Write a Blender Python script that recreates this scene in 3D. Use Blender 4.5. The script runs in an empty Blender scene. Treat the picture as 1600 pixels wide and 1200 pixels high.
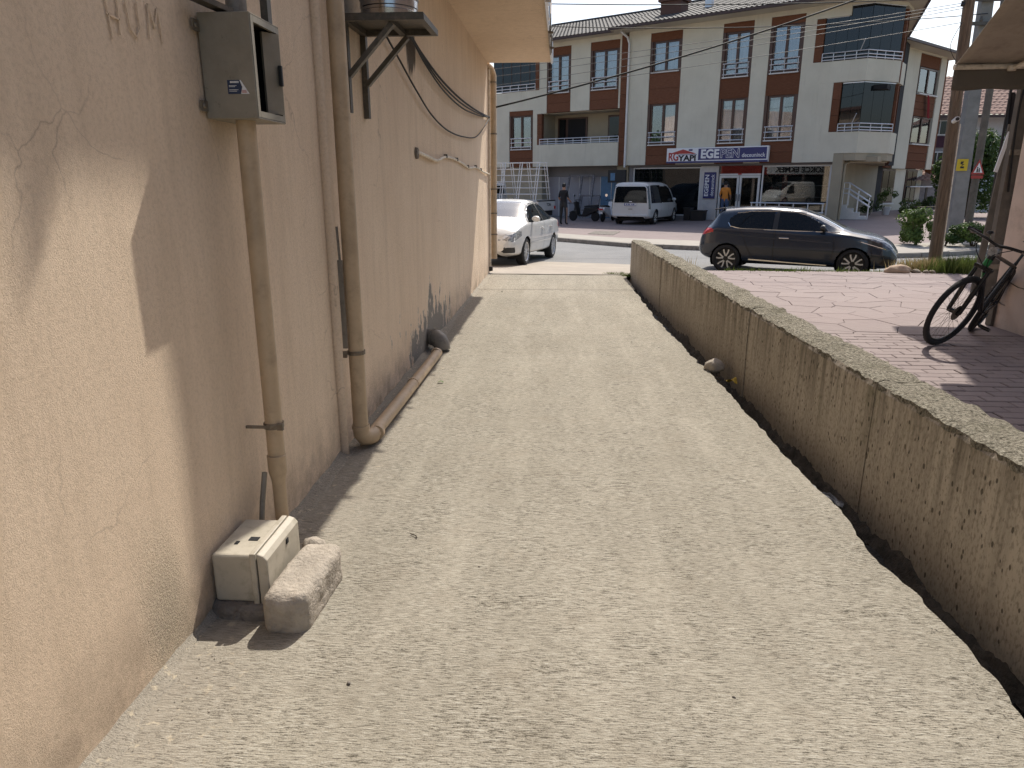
import bpy, bmesh, math, random
import numpy as np
from mathutils import Vector, Matrix, noise as mnoise
R = math.radians
PI = math.pi
rnd = random.Random(7)
scene = bpy.context.scene
C = scene.collection

# ------------------------------------------------------------------ camera
cam_d = bpy.data.cameras.new('camera')
cam = bpy.data.objects.new('camera', cam_d)
C.objects.link(cam)
cam_d.sensor_fit = 'HORIZONTAL'
cam_d.sensor_width = 36.0
cam_d.lens = 36.0 * 1109.0 / 1600.0
cam_d.clip_start = 0.05
cam_d.clip_end = 2000.0
cam.location = (0.0, 0.0, 1.7)
cam.rotation_euler = (R(90.0) - math.atan(313.0 / 1109.0), 0.0, R(3.92))
scene.camera = cam

# ------------------------------------------------------------------ light
SUN = Vector((0.26, 0.76, 1.0)).normalized()
world = bpy.data.worlds.new('World')
scene.world = world
world.use_nodes = True
wn = world.node_tree
wn.nodes.clear()
wo = wn.nodes.new('ShaderNodeOutputWorld')
wb = wn.nodes.new('ShaderNodeBackground')
ws = wn.nodes.new('ShaderNodeTexSky')
ws.sky_type = 'NISHITA'
ws.sun_disc = False
ws.sun_elevation = math.asin(SUN.z)
ws.sun_rotation = math.atan2(SUN.x, SUN.y)
ws.air_density = 1.0
ws.dust_density = 2.6
ws.ozone_density = 1.0
wb.inputs['Strength'].default_value = 0.13
wn.links.new(ws.outputs[0], wb.inputs[0])
wn.links.new(wb.outputs[0], wo.inputs[0])
sun_d = bpy.data.lights.new('sun', 'SUN')
sun_d.energy = 3.7
sun_d.angle = R(0.53)
sun_d.color = (1.0, 0.945, 0.85)
sun = bpy.data.objects.new('sun', sun_d)
C.objects.link(sun)
sun.rotation_euler = (-SUN).to_track_quat('-Z', 'Y').to_euler()
sun.location = (10, 30, 40)
vs = scene.view_settings
vs.view_transform = 'Standard'
vs.look = 'None'
vs.gamma = 1.0
vs.use_curve_mapping = False
vs.exposure = 0.5
scene.cycles.use_denoising = True
scene.cycles.denoising_input_passes = 'RGB_ALBEDO_NORMAL'
scene.cycles.denoising_prefilter = 'NONE'
scene.cycles.sample_clamp_indirect = 4.0
scene.cycles.max_bounces = 6
scene.cycles.diffuse_bounces = 3
scene.cycles.glossy_bounces = 3
scene.cycles.transparent_max_bounces = 8
scene.cycles.caustics_reflective = False
scene.cycles.caustics_refractive = False

# ------------------------------------------------------------------ materials
def col4(c):
    return (c[0], c[1], c[2], 1.0)

class NT:
    """small wrapper that writes node trees"""
    def __init__(s, name):
        s.m = bpy.data.materials.new(name)
        s.m.use_nodes = True
        s.t = s.m.node_tree
        s.b = s.t.nodes['Principled BSDF']
        s.out = s.t.nodes['Material Output']
        s._tc = None
    def node(s, k, **kw):
        n = s.t.nodes.new(k)
        for a, v in kw.items():
            setattr(n, a, v)
        return n
    def link(s, a, b):
        s.t.links.new(a, b)
    def tc(s):
        if s._tc is None:
            s._tc = s.node('ShaderNodeTexCoord').outputs['Object']
        return s._tc
    def world(s):
        return s.node('ShaderNodeNewGeometry').outputs['Position']
    def map(s, vec, scale=(1, 1, 1), loc=(0, 0, 0), rot=(0, 0, 0)):
        n = s.node('ShaderNodeMapping')
        n.inputs['Scale'].default_value = scale
        n.inputs['Location'].default_value = loc
        n.inputs['Rotation'].default_value = rot
        s.link(vec, n.inputs['Vector'])
        return n.outputs[0]
    def noise(s, vec, scale, detail=4.0, rough=0.55, dist=0.0):
        n = s.node('ShaderNodeTexNoise')
        n.inputs['Scale'].default_value = scale
        n.inputs['Detail'].default_value = detail
        n.inputs['Roughness'].default_value = rough
        n.inputs['Distortion'].default_value = dist
        s.link(vec, n.inputs['Vector'])
        return n.outputs['Fac']
    def voro(s, vec, scale, feature='F1', rand=1.0):
        n = s.node('ShaderNodeTexVoronoi', feature=feature)
        n.inputs['Scale'].default_value = scale
        n.inputs['Randomness'].default_value = rand
        s.link(vec, n.inputs['Vector'])
        return n.outputs['Distance']
    def ramp(s, fac, stops):
        n = s.node('ShaderNodeValToRGB')
        e = n.color_ramp.elements
        while len(e) < len(stops):
            e.new(0.5)
        for i, (p, c) in enumerate(stops):
            e[i].position = p
            if not isinstance(c, (tuple, list)):
                c = (c, c, c)
            e[i].color = col4(c)
        s.link(fac, n.inputs[0])
        return n.outputs[0]
    def mix(s, fac, a, b, blend='MIX'):
        n = s.node('ShaderNodeMix', data_type='RGBA', blend_type=blend)
        for i, v in ((0, fac), (6, a), (7, b)):
            if isinstance(v, (int, float)):
                n.inputs[i].default_value = v if i == 0 else (v, v, v, 1)
            elif isinstance(v, tuple):
                n.inputs[i].default_value = col4(v)
            else:
                s.link(v, n.inputs[i])
        return n.outputs[2]
    def math(s, op, a, b=0.0, clamp=False):
        n = s.node('ShaderNodeMath', operation=op, use_clamp=clamp)
        for i, v in ((0, a), (1, b)):
            if isinstance(v, (int, float)):
                n.inputs[i].default_value = v
            else:
                s.link(v, n.inputs[i])
        return n.outputs[0]
    def sep(s, vec):
        n = s.node('ShaderNodeSeparateXYZ')
        s.link(vec, n.inputs[0])
        return n.outputs
    def maprange(s, v, a, b, c=0.0, d=1.0):
        n = s.node('ShaderNodeMapRange', clamp=True)
        s.link(v, n.inputs[0])
        for i, x in enumerate((a, b, c, d)):
            n.inputs[i + 1].default_value = x
        return n.outputs[0]
    def bump(s, h, strength=0.3, dist=0.01, prev=None):
        n = s.node('ShaderNodeBump')
        n.inputs['Strength'].default_value = strength
        n.inputs['Distance'].default_value = dist
        s.link(h, n.inputs['Height'])
        if prev is not None:
            s.link(prev, n.inputs['Normal'])
        return n.outputs[0]
    def set(s, col=None, rough=None, metal=None, normal=None, spec=None):
        for key, v in (('Base Color', col), ('Roughness', rough), ('Metallic', metal), ('Normal', normal), ('Specular IOR Level', spec)):
            if v is None:
                continue
            if isinstance(v, tuple):
                s.b.inputs[key].default_value = col4(v)
            elif isinstance(v, (int, float)):
                s.b.inputs[key].default_value = v
            else:
                s.link(v, s.b.inputs[key])
        return s.m

def simple(name, col, rough=0.6, metal=0.0, var=0.18, scale=6.0, bump=0.0, bscale=80.0, bdist=0.004, dirt=None, spec=None):
    """colour with soft mottling, optional fine relief and optional dirt colour"""
    n = NT(name)
    f = n.noise(n.tc(), scale, 5.0, 0.6)
    lo = tuple(c * (1 - var) for c in col)
    hi = tuple(min(1.0, c * (1 + var)) for c in col)
    c = n.ramp(f, [(0.3, lo), (0.7, hi)])
    if dirt is not None:
        g = n.noise(n.tc(), scale * 2.3, 6.0, 0.7)
        c = n.mix(n.ramp(g, [(0.5, 0.0), (0.72, 0.85)]), c, dirt)
    nor = None
    if bump > 0:
        nor = n.bump(n.noise(n.tc(), bscale, 4.0, 0.6), bump, bdist)
    rr = n.ramp(f, [(0.2, max(0.02, rough - 0.08)), (0.8, min(1.0, rough + 0.08))])
    return n.set(col=c, rough=rr, metal=metal, normal=nor, spec=spec)

MATS = {}
def mats():
    M = MATS
    # ---- stucco of the near building
    n = NT('tan_stucco')
    p = n.world()
    x, y, z = n.sep(p)
    big = n.noise(p, 0.7, 5.0, 0.6)
    c = n.ramp(big, [(0.3, (0.74, 0.58, 0.432)), (0.7, (0.83, 0.67, 0.51))])
    streak = n.noise(n.map(p, (3.2, 3.2, 0.35)), 3.0, 5.0, 0.65)
    c = n.mix(n.ramp(streak, [(0.45, 0.0), (0.75, 0.5)]), c, (0.58, 0.45, 0.325))
    fine = n.noise(p, 60.0, 4.0, 0.7)
    c = n.mix(n.ramp(fine, [(0.35, 0.35), (0.54, 0.0)]), c, (0.50, 0.385, 0.27))
    # hairline cracks
    wv = n.node('ShaderNodeVectorMath', operation='ADD')
    nn = n.node('ShaderNodeTexNoise'); nn.inputs['Scale'].default_value = 3.0; nn.inputs['Detail'].default_value = 4.0
    n.link(p, nn.inputs['Vector'])
    sc = n.node('ShaderNodeVectorMath', operation='SCALE'); sc.inputs['Scale'].default_value = 0.35
    n.link(nn.outputs['Color'], sc.inputs[0]); n.link(p, wv.inputs[0]); n.link(sc.outputs[0], wv.inputs[1])
    crack = n.voro(wv.outputs[0], 1.5, 'DISTANCE_TO_EDGE')
    cm = n.ramp(crack, [(0.0, 1.0), (0.006, 0.0)])
    cm = n.math('MULTIPLY', cm, n.ramp(n.noise(p, 1.3, 2.0), [(0.52, 0.0), (0.64, 0.4)]))
    c = n.mix(cm, c, (0.2, 0.13, 0.09))
    # damp and soot near the ground
    low = n.maprange(z, 0.0, 0.42, 1.0, 0.0)
    dm = n.math('MULTIPLY', low, n.ramp(n.noise(p, 4.0, 6.0, 0.7), [(0.38, 0.0), (0.62, 1.0)]))
    c = n.mix(n.math('MULTIPLY', dm, 0.75), c, (0.26, 0.20, 0.145))
    # peeled paint: bare grey render in a band low on the wall by the outlet pipe
    ay = n.math('ABSOLUTE', n.math('SUBTRACT', y, 7.55))
    band = n.maprange(ay, 0.0, 2.4, 1.0, 0.0)
    bz = n.maprange(z, 0.0, 0.95, 1.0, 0.0)
    pk = n.math('MULTIPLY', n.math('MULTIPLY', band, bz), 0.47)
    pn = n.noise(n.map(p, (1, 1, 0.55)), 5.0, 7.0, 0.68)
    peel = n.ramp(n.math('ADD', pn, pk), [(0.735, 0.0), (0.75, 1.0)])
    edge = n.ramp(n.math('ADD', pn, pk), [(0.715, 0.0), (0.728, 1.0), (0.742, 1.0), (0.75, 0.0)])
    c = n.mix(n.math('MULTIPLY', edge, 0.6), c, (0.60, 0.54, 0.48))
    c = n.mix(peel, c, (0.25, 0.23, 0.205))
    # black soot streak under the boiler
    sy_ = n.maprange(n.math('ABSOLUTE', n.math('SUBTRACT', y, 6.95)), 0.0, 0.5, 1.0, 0.0)
    sz_ = n.maprange(n.math('ABSOLUTE', n.math('SUBTRACT', z, 2.92)), 0.0, 0.55, 1.0, 0.0)
    so = n.math('ADD', n.math('MULTIPLY', sy_, sz_), n.math('MULTIPLY', n.noise(n.map(p, (6, 6, 1.2)), 3.0, 5.0), 0.6))
    c = n.mix(n.ramp(so, [(0.72, 0.0), (0.86, 0.9)]), c, (0.05, 0.042, 0.035))
    # rough-cast patch by the near end; its sun-catching bumps painted as pale grain
    rc = n.math('MULTIPLY', n.maprange(n.math('ABSOLUTE', n.math('SUBTRACT', y, 2.16)), 0.05, 0.18, 1.0, 0.0), n.maprange(z, 0.25, 0.65, 1.0, 0.0))
    c = n.mix(n.math('MULTIPLY', rc, n.ramp(n.noise(p, 110.0, 3.0, 0.6), [(0.4, 0.0), (0.6, 0.6)])), c, (0.86, 0.75, 0.56))
    b1 = n.bump(n.noise(p, 170.0, 4.0, 0.8), 0.75, 0.006)
    b2 = n.bump(n.noise(n.map(p, (1, 1, 0.6)), 9.0, 2.0, 0.5), 0.2, 0.012, b1)
    lump = n.math('MULTIPLY', n.noise(p, 120.0, 5.0, 0.7), rc)
    b3 = n.bump(lump, 1.0, 0.016, b2)
    b4 = n.bump(n.math('MULTIPLY', peel, -1.0), 0.6, 0.004, b3)
    M['stucco'] = n.set(col=c, rough=0.92, normal=b4, spec=0.2)

    # ---- brushed concrete drive
    n = NT('brushed_concrete')
    p = n.world()
    x, y, z = n.sep(p)
    big = n.noise(p, 0.55, 4.0, 0.6)
    c = n.ramp(big, [(0.3, (0.275, 0.249, 0.199)), (0.7, (0.335, 0.305, 0.248))])
    dash = n.noise(n.map(p, (0.13, 1.0, 1.0), rot=(0, 0, 0.03)), 190.0, 2.0, 0.75, 0.5)
    grit = n.noise(p, 210.0, 1.0, 0.5)
    brm = n.math('ADD', n.math('MULTIPLY', dash, 0.76), n.math('MULTIPLY', grit, 0.24))
    pat = n.ramp(n.noise(n.map(p, (1.0, 1.6, 1.0)), 2.2, 4.0, 0.65), [(0.3, 0.5), (0.62, 1.0)])
    c = n.mix(n.math('MULTIPLY', n.ramp(brm, [(0.38, 1.0), (0.49, 0.0)]), pat), c, (0.045, 0.038, 0.028))
    c = n.mix(n.math('MULTIPLY', n.ramp(brm, [(0.53, 0.0), (0.63, 0.55)]), pat), c, (0.54, 0.515, 0.45))
    warp_ = n.noise(n.map(p, (0.6, 0.6, 1)), 1.0, 2.0)
    tmod_ = n.ramp(n.noise(n.map(p, (2.0, 0.6, 1), (3, 9, 0)), 1.4, 3.0, 0.6), [(0.45, 0.0), (0.7, 0.28)])
    st = n.noise(n.map(p, (2.4, 0.28, 1)), 2.0, 3.0, 0.6)
    c = n.mix(n.ramp(st, [(0.48, 0.0), (0.68, 0.22)]), c, (0.46, 0.42, 0.345))
    drk = n.noise(n.map(p, (2.0, 0.5, 1), (7, 3, 0)), 1.7, 4.0, 0.65)
    c = n.mix(n.ramp(drk, [(0.52, 0.0), (0.72, 0.2)]), c, (0.20, 0.172, 0.13))
    for tx_, tw_ in ((0.2, 0.16), (0.98, 0.14), (-0.45, 0.12)):
        trk = n.maprange(n.math('ABSOLUTE', n.math('SUBTRACT', n.math('ADD', x, n.math('MULTIPLY', warp_, 0.25)), tx_ + 0.125)), 0.0, tw_, 1.0, 0.0)
        c = n.mix(n.math('MULTIPLY', trk, tmod_), c, (0.47, 0.43, 0.355))
    brown = n.noise(p, 3.1, 4.0, 0.7)
    c = n.mix(n.ramp(brown, [(0.55, 0.0), (0.75, 0.2)]), c, (0.25, 0.2, 0.145))
    wd = n.maprange(n.math('ADD', x, n.math('MULTIPLY', n.noise(p, 5.0, 4.0, 0.7), 0.35)), -1.15, -0.75, 1.0, 0.0)
    c = n.mix(n.math('MULTIPLY', wd, 0.4), c, (0.30, 0.26, 0.215))
    pale = n.math('MULTIPLY', wd, n.ramp(n.noise(p, 22.0, 3.0, 0.6), [(0.6, 0.0), (0.68, 0.7)]))
    c = n.mix(pale, c, (0.52, 0.44, 0.32))
    b1 = n.bump(brm, 1.0, 0.006)
    b2 = n.bump(n.noise(n.map(p, (0.5, 1.6, 1.0)), 9.0, 3.0, 0.6), 0.1, 0.02, b1)
    M['drive'] = n.set(col=c, rough=0.93, normal=b2, spec=0.2)

    # ---- weathered formwork concrete of the low wall
    n = NT('weathered_concrete')
    p = n.world()
    x, y, z = n.sep(p)
    c = n.ramp(n.noise(p, 1.1, 5.0, 0.6), [(0.3, (0.42, 0.365, 0.295)), (0.7, (0.54, 0.478, 0.395))])
    stv = n.noise(n.map(p, (7, 7, 0.35)), 2.2, 6.0, 0.65)
    top = n.maprange(z, 0.2, 0.67, 0.25, 1.0)
    c = n.mix(n.math('MULTIPLY', n.ramp(stv, [(0.42, 0.0), (0.64, 0.9)]), top), c, (0.12, 0.105, 0.08))
    c = n.mix(n.ramp(n.noise(n.map(p, (9, 9, 0.6)), 3.0, 4.0), [(0.58, 0.0), (0.72, 0.5)]), c, (0.50, 0.45, 0.36))
    pit = n.voro(n.map(p, (1, 1, 0.55)), 27.0)
    pr = n.noise(p, 6.0, 3.0, 0.6)
    pm = n.ramp(n.math('ADD', n.math('SUBTRACT', pit, n.math('MULTIPLY', pr, 0.42)), n.math('MULTIPLY', n.noise(p, 40.0, 3.0, 0.6), 0.22)), [(0.03, 1.0), (0.09, 0.0)])
    c = n.mix(n.math('MULTIPLY', pm, 0.8), c, (0.07, 0.06, 0.045))
    c = n.mix(n.ramp(n.noise(n.map(p, (1, 1, 0.5)), 70.0, 2.0, 0.6), [(0.34, 0.5), (0.52, 0.0)]), c, (0.16, 0.135, 0.1))
    gr = n.math('MULTIPLY', n.ramp(n.noise(p, 2.4, 5.0, 0.7), [(0.56, 0.0), (0.7, 0.5)]), top)
    c = n.mix(gr, c, (0.13, 0.14, 0.07))
    b1 = n.bump(n.noise(p, 90.0, 3.0, 0.65), 0.5, 0.006)
    b2 = n.bump(n.math('MULTIPLY', pm, -1.0), 0.8, 0.008, b1)
    b3 = n.bump(n.noise(n.map(p, (6, 6, 0.4)), 3.0, 3.0), 0.25, 0.01, b2)
    M['wallcon'] = n.set(col=c, rough=0.94, normal=b3, spec=0.2)

    # ---- exposed rough coping
    n = NT('rough_coping')
    p = n.world()
    c = n.ramp(n.noise(p, 60.0, 4.0, 0.75), [(0.34, (0.06, 0.055, 0.04)), (0.48, (0.25, 0.225, 0.175)), (0.66, (0.50, 0.46, 0.37))])
    c = n.mix(n.ramp(n.noise(p, 3.0, 5.0, 0.65), [(0.5, 0.0), (0.72, 0.6)]), c, (0.14, 0.13, 0.085))
    b1 = n.bump(n.noise(p, 60.0, 4.0, 0.75), 1.0, 0.03)
    M['coping'] = n.set(col=c, rough=0.97, normal=b1, spec=0.15)

    # ---- pink stamped concrete, random shade per piece
    n = NT('pink_paving')
    p = n.world()
    oi = n.node('ShaderNodeObjectInfo').outputs['Random']
    c = n.ramp(oi, [(0.0, (0.225, 0.178, 0.17)), (1.0, (0.26, 0.207, 0.197))])
    c = n.mix(n.ramp(n.noise(p, 1.4, 5.0, 0.65), [(0.35, 0.0), (0.75, 0.6)]), c, (0.28, 0.235, 0.222))
    c = n.mix(n.ramp(n.noise(p, 7.0, 6.0, 0.7), [(0.5, 0.0), (0.75, 0.6)]), c, (0.27, 0.22, 0.20))
    c = n.mix(n.ramp(n.noise(p, 60.0, 3.0, 0.7), [(0.36, 0.5), (0.5, 0.0)]), c, (0.24, 0.19, 0.175))
    b1 = n.bump(n.noise(p, 40.0, 5.0, 0.65), 0.4, 0.006)
    b2 = n.bump(n.noise(p, 7.0, 4.0, 0.6), 0.5, 0.02, b1)
    M['pink'] = n.set(col=c, rough=0.85, normal=b2, spec=0.3)
    M['joint'] = simple('paving_joint', (0.12, 0.095, 0.09), 0.95, bump=0.4)

    # ---- plaza across the street
    n = NT('plaza_paving')
    p = n.world()
    c = n.ramp(n.noise(p, 0.5, 5.0, 0.6), [(0.3, (0.225, 0.178, 0.17)), (0.7, (0.265, 0.213, 0.202))])
    e = n.voro(p, 2.2, 'DISTANCE_TO_EDGE')
    c = n.mix(n.ramp(e, [(0.0, 0.6), (0.03, 0.0)]), c, (0.2, 0.15, 0.14))
    c = n.mix(n.ramp(n.noise(p, 3.0, 6.0, 0.7), [(0.5, 0.0), (0.75, 0.5)]), c, (0.31, 0.255, 0.235))
    M['plaza'] = n.set(col=c, rough=0.85, normal=n.bump(n.noise(p, 20.0, 5.0), 0.3, 0.01), spec=0.3)

    # ---- asphalt
    n = NT('asphalt')
    p = n.world()
    c = n.ramp(n.noise(p, 90.0, 4.0, 0.7), [(0.3, (0.15, 0.15, 0.15)), (0.7, (0.27, 0.268, 0.265))])
    c = n.mix(n.ramp(n.noise(p, 0.8, 5.0, 0.6), [(0.4, 0.0), (0.7, 0.6)]), c, (0.28, 0.276, 0.268))
    c = n.mix(n.ramp(n.noise(p, 3.5, 5.0, 0.7), [(0.6, 0.0), (0.75, 0.5)]), c, (0.12, 0.12, 0.118))
    M['asphalt'] = n.set(col=c, rough=0.9, normal=n.bump(n.noise(p, 120.0, 4.0, 0.7), 0.6, 0.008), spec=0.25)

    M['apron'] = simple('pale_concrete', (0.34, 0.298, 0.248), 0.9, scale=1.5, var=0.14, bump=0.4, bscale=60.0, dirt=(0.30, 0.26, 0.21))
    M['pavement'] = simple('pavement_concrete', (0.34, 0.31, 0.27), 0.9, scale=2.0, var=0.14, bump=0.3, bscale=50.0, dirt=(0.36, 0.33, 0.29))
    M['kerb'] = simple('kerb_concrete', (0.27, 0.25, 0.22), 0.92, scale=4.0, bump=0.4, dirt=(0.12, 0.11, 0.1))
    M['soil'] = simple('dry_soil', (0.24, 0.19, 0.13), 0.97, scale=3.0, var=0.3, bump=0.8, bscale=30.0, bdist=0.02)
    M['mud'] = simple('wet_mud', (0.010, 0.008, 0.006), 0.5, scale=5.0, var=0.4, bump=0.9, bscale=35.0, bdist=0.02)
    M['mortar'] = simple('mortar_crumb', (0.27, 0.225, 0.17), 0.96, scale=14.0, var=0.35, bump=0.9, bscale=45.0, bdist=0.015)
    M['fillet'] = simple('ditch_mortar', (0.085, 0.07, 0.052), 0.96, scale=14.0, var=0.5, bump=0.9, bscale=45.0, bdist=0.015)
    n = NT('ditch_water')
    n.set(col=(0.012, 0.011, 0.009), rough=0.06, normal=n.bump(n.noise(n.tc(), 9.0, 3.0), 0.15, 0.01), spec=0.5)
    M['water'] = n.m

    # ---- pvc, metals
    M['pvc_tan'] = simple('painted_pipe', (0.50, 0.375, 0.245), 0.5, scale=5.0, var=0.16, dirt=(0.36, 0.27, 0.18), bump=0.08, bscale=60.0)
    M['pvc_grey'] = simple('grey_pvc', (0.23, 0.205, 0.17), 0.5, scale=9.0, dirt=(0.13, 0.11, 0.09), bump=0.08)
    M['pvc_white'] = simple('white_pvc', (0.74, 0.66, 0.54), 0.5, scale=9.0, dirt=(0.4, 0.32, 0.24))
    M['clamp'] = simple('dull_steel', (0.22, 0.19, 0.15), 0.55, 0.5, scale=20.0, dirt=(0.16, 0.09, 0.05))
    M['cabinet'] = simple('plastic_cabinet', (0.46, 0.415, 0.335), 0.55, scale=7.0, var=0.1, dirt=(0.30, 0.265, 0.195), bump=0.06, bscale=140.0)
    M['stone'] = simple('rough_stone', (0.40, 0.35, 0.29), 0.95, scale=9.0, var=0.22, bump=0.9, bscale=55.0, bdist=0.012, dirt=(0.28, 0.245, 0.2))
    M['stone_dk'] = simple('grimy_stone', (0.2, 0.175, 0.15), 0.95, scale=9.0, var=0.3, bump=0.9, bscale=40.0, bdist=0.015, dirt=(0.08, 0.07, 0.06))
    n = NT('scratched_box_paint')
    p = n.tc()
    c = n.ramp(n.noise(p, 5.0, 6.0, 0.65), [(0.35, (0.235, 0.21, 0.165)), (0.7, (0.32, 0.29, 0.235))])
    scr = n.noise(n.map(p, (30, 30, 5)), 3.0, 5.0, 0.7)
    c = n.mix(n.ramp(scr, [(0.63, 0.0), (0.7, 0.5)]), c, (0.38, 0.35, 0.3))
    c = n.mix(n.ramp(n.noise(p, 14.0, 6.0, 0.75), [(0.6, 0.0), (0.72, 0.85)]), c, (0.09, 0.07, 0.05))
    M['boxmetal'] = n.set(col=c, rough=0.5, metal=0.25, normal=n.bump(n.noise(p, 40.0, 4.0), 0.12, 0.004))
    M['angle_iron'] = simple('angle_iron', (0.10, 0.09, 0.075), 0.5, 0.4, scale=12.0, dirt=(0.2, 0.16, 0.12))
    n = NT('stainless_steel')
    n.set(col=(0.5, 0.48, 0.46), rough=n.ramp(n.noise(n.map(n.tc(), (4, 4, 60)), 3.0, 3.0), [(0.3, 0.12), (0.7, 0.28)]), metal=1.0)
    M['steel'] = n.m
    M['black'] = simple('black_plastic', (0.014, 0.014, 0.015), 0.45)
    M['rubber'] = simple('tyre_rubber', (0.017, 0.017, 0.018), 0.8, scale=20.0, bump=0.2)
    M['dark'] = simple('dark_interior', (0.012, 0.012, 0.013), 0.9)
    M['cable'] = simple('cable_black', (0.006, 0.006, 0.006), 0.7)
    M['cable_grey'] = simple('bare_wire', (0.10, 0.10, 0.10), 0.55)

    # ---- apartment block
    n = NT('cream_render')
    p = n.tc()
    c = n.ramp(n.noise(p, 0.9, 5.0, 0.6), [(0.3, (0.57, 0.54, 0.44)), (0.7, (0.66, 0.63, 0.52))])
    c = n.mix(n.ramp(n.noise(n.map(p, (4, 4, 0.4)), 1.6, 5.0, 0.7), [(0.55, 0.0), (0.8, 0.4)]), c, (0.38, 0.355, 0.29))
    M['cream'] = n.set(col=c, rough=0.92, normal=n.bump(n.noise(p, 30.0, 4.0), 0.3, 0.01), spec=0.2)
    M['cream2'] = simple('beige_render', (0.36, 0.315, 0.23), 0.92, scale=1.5, var=0.08, bump=0.2, bscale=30.0)
    n = NT('brown_cladding')
    p = n.tc()
    rr = n.node('ShaderNodeObjectInfo').outputs['Random']
    c = n.ramp(rr, [(0.0, (0.165, 0.072, 0.04)), (1.0, (0.205, 0.093, 0.055))])
    gr = n.noise(n.map(p, (2, 2, 30)), 3.0, 5.0, 0.6)
    c = n.mix(n.ramp(gr, [(0.4, 0.5), (0.65, 0.0)]), c, (0.08, 0.03, 0.016))
    M['clad'] = n.set(col=c, rough=0.85, normal=n.bump(gr, 0.2, 0.004), spec=0.15)
    M['frame_br'] = simple('brown_window_frame', (0.075, 0.035, 0.022), 0.4)
    M['white_pvc'] = simple('white_frame', (0.66, 0.66, 0.65), 0.4, var=0.06)
    M['alu'] = simple('brushed_aluminium', (0.72, 0.73, 0.75), 0.35, 0.5, var=0.06)
    M['sill'] = simple('marble_sill', (0.66, 0.65, 0.62), 0.5, var=0.08)
    M['curtain'] = simple('net_curtain', (0.66, 0.66, 0.68), 0.9, var=0.1, scale=14.0)
    M['curtain_dk'] = simple('mauve_curtain', (0.30, 0.24, 0.25), 0.9, var=0.15, scale=14.0)
    M['greywall'] = simple('grey_shopfront', (0.20, 0.195, 0.20), 0.7, var=0.08, scale=2.0)
    M['door_panel'] = simple('pale_door_panel', (0.33, 0.325, 0.36), 0.5, var=0.06, scale=2.0)
    n = NT('grey_roof_tile')
    p = n.tc()
    c = n.ramp(n.noise(p, 2.0, 6.0, 0.7), [(0.3, (0.03, 0.028, 0.027)), (0.7, (0.085, 0.08, 0.078))])
    M['tile_grey'] = n.set(col=c, rough=0.8, normal=n.bump(n.noise(p, 25.0, 4.0), 0.3, 0.01))
    n = NT('red_roof_tile')
    p = n.tc()
    c = n.ramp(n.noise(p, 5.0, 6.0, 0.75), [(0.3, (0.13, 0.065, 0.05)), (0.55, (0.27, 0.16, 0.125)), (0.75, (0.40, 0.29, 0.24))])
    M['tile_red'] = n.set(col=c, rough=0.88, normal=n.bump(n.noise(p, 25.0, 4.0), 0.3, 0.01))
    M['gutter'] = simple('brown_gutter', (0.06, 0.035, 0.03), 0.5)
    M['chimney'] = simple('chimney_brown', (0.12, 0.055, 0.038), 0.7)
    M['soffit'] = simple('cream_soffit', (0.50, 0.465, 0.37), 0.9, var=0.06, scale=1.2)

    def glass(name, tint, clear, rough=0.02, k=1.1, b0=0.05):
        n = NT(name)
        n.t.nodes.remove(n.b)
        gl = n.node('ShaderNodeBsdfGlossy'); gl.inputs['Roughness'].default_value = rough
        gl.inputs['Color'].default_value = (0.9, 0.93, 0.96, 1)
        tr = n.node('ShaderNodeBsdfTransparent'); tr.inputs['Color'].default_value = col4(tint)
        df = n.node('ShaderNodeBsdfDiffuse'); df.inputs['Color'].default_value = (0.012, 0.014, 0.016, 1)
        m1 = n.node('ShaderNodeMixShader'); m1.inputs[0].default_value = 1.0 - clear
        n.link(tr.outputs[0], m1.inputs[1]); n.link(df.outputs[0], m1.inputs[2])
        lw = n.node('ShaderNodeFresnel'); lw.inputs['IOR'].default_value = 1.55
        fac = n.math('ADD', n.math('MULTIPLY', lw.outputs[0], k), b0, True)
        m2 = n.node('ShaderNodeMixShader')
        n.link(fac, m2.inputs[0]); n.link(m1.outputs[0], m2.inputs[1]); n.link(gl.outputs[0], m2.inputs[2])
        n.link(m2.outputs[0], n.out.inputs[0])
        return n.m
    M['glass'] = glass('window_glass', (0.85, 0.88, 0.9), 0.97, k=1.4, b0=0.1)
    M['glass_shop'] = glass('shop_glass', (0.6, 0.64, 0.64), 0.85, k=1.2, b0=0.02)
    M['glass_dim'] = glass('dim_shop_glass', (0.3, 0.32, 0.32), 0.6, k=0.35, b0=0.0)
    M['glass_dark'] = glass('smoked_glass', (0.12, 0.14, 0.17), 0.3, k=1.0, b0=0.0)
    M['glass_car'] = glass('tinted_car_glass', (0.08, 0.09, 0.10), 0.25, k=0.45, b0=0.0)
    M['glass_screen'] = glass('windscreen_glass', (0.5, 0.58, 0.6), 0.75, k=1.8, b0=0.08)

    def paint(name, c, metal=0.0, rough=0.35, dirty=0.25, coat=0.8):
        n = NT(name)
        dirt = n.noise(n.tc(), 4.0, 5.0, 0.7)
        cc = n.mix(n.ramp(dirt, [(0.5, 0.0), (0.8, dirty)]), c, (0.3, 0.27, 0.22))
        n.set(col=cc, rough=rough, metal=metal)
        n.b.inputs['Coat Weight'].default_value = coat
        n.b.inputs['Coat Roughness'].default_value = 0.06
        return n.m
    M['car_white'] = paint('white_car_paint', (0.62, 0.62, 0.60), 0.0, 0.4)
    M['car_blue'] = paint('dark_blue_car_paint', (0.009, 0.02, 0.042), 0.0, 0.22, 0.0, 0.4)
    M['car_trim'] = simple('car_black_trim', (0.016, 0.016, 0.017), 0.5)
    M['chrome'] = simple('chrome_trim', (0.7, 0.7, 0.7), 0.15, 1.0, var=0.02)
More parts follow.
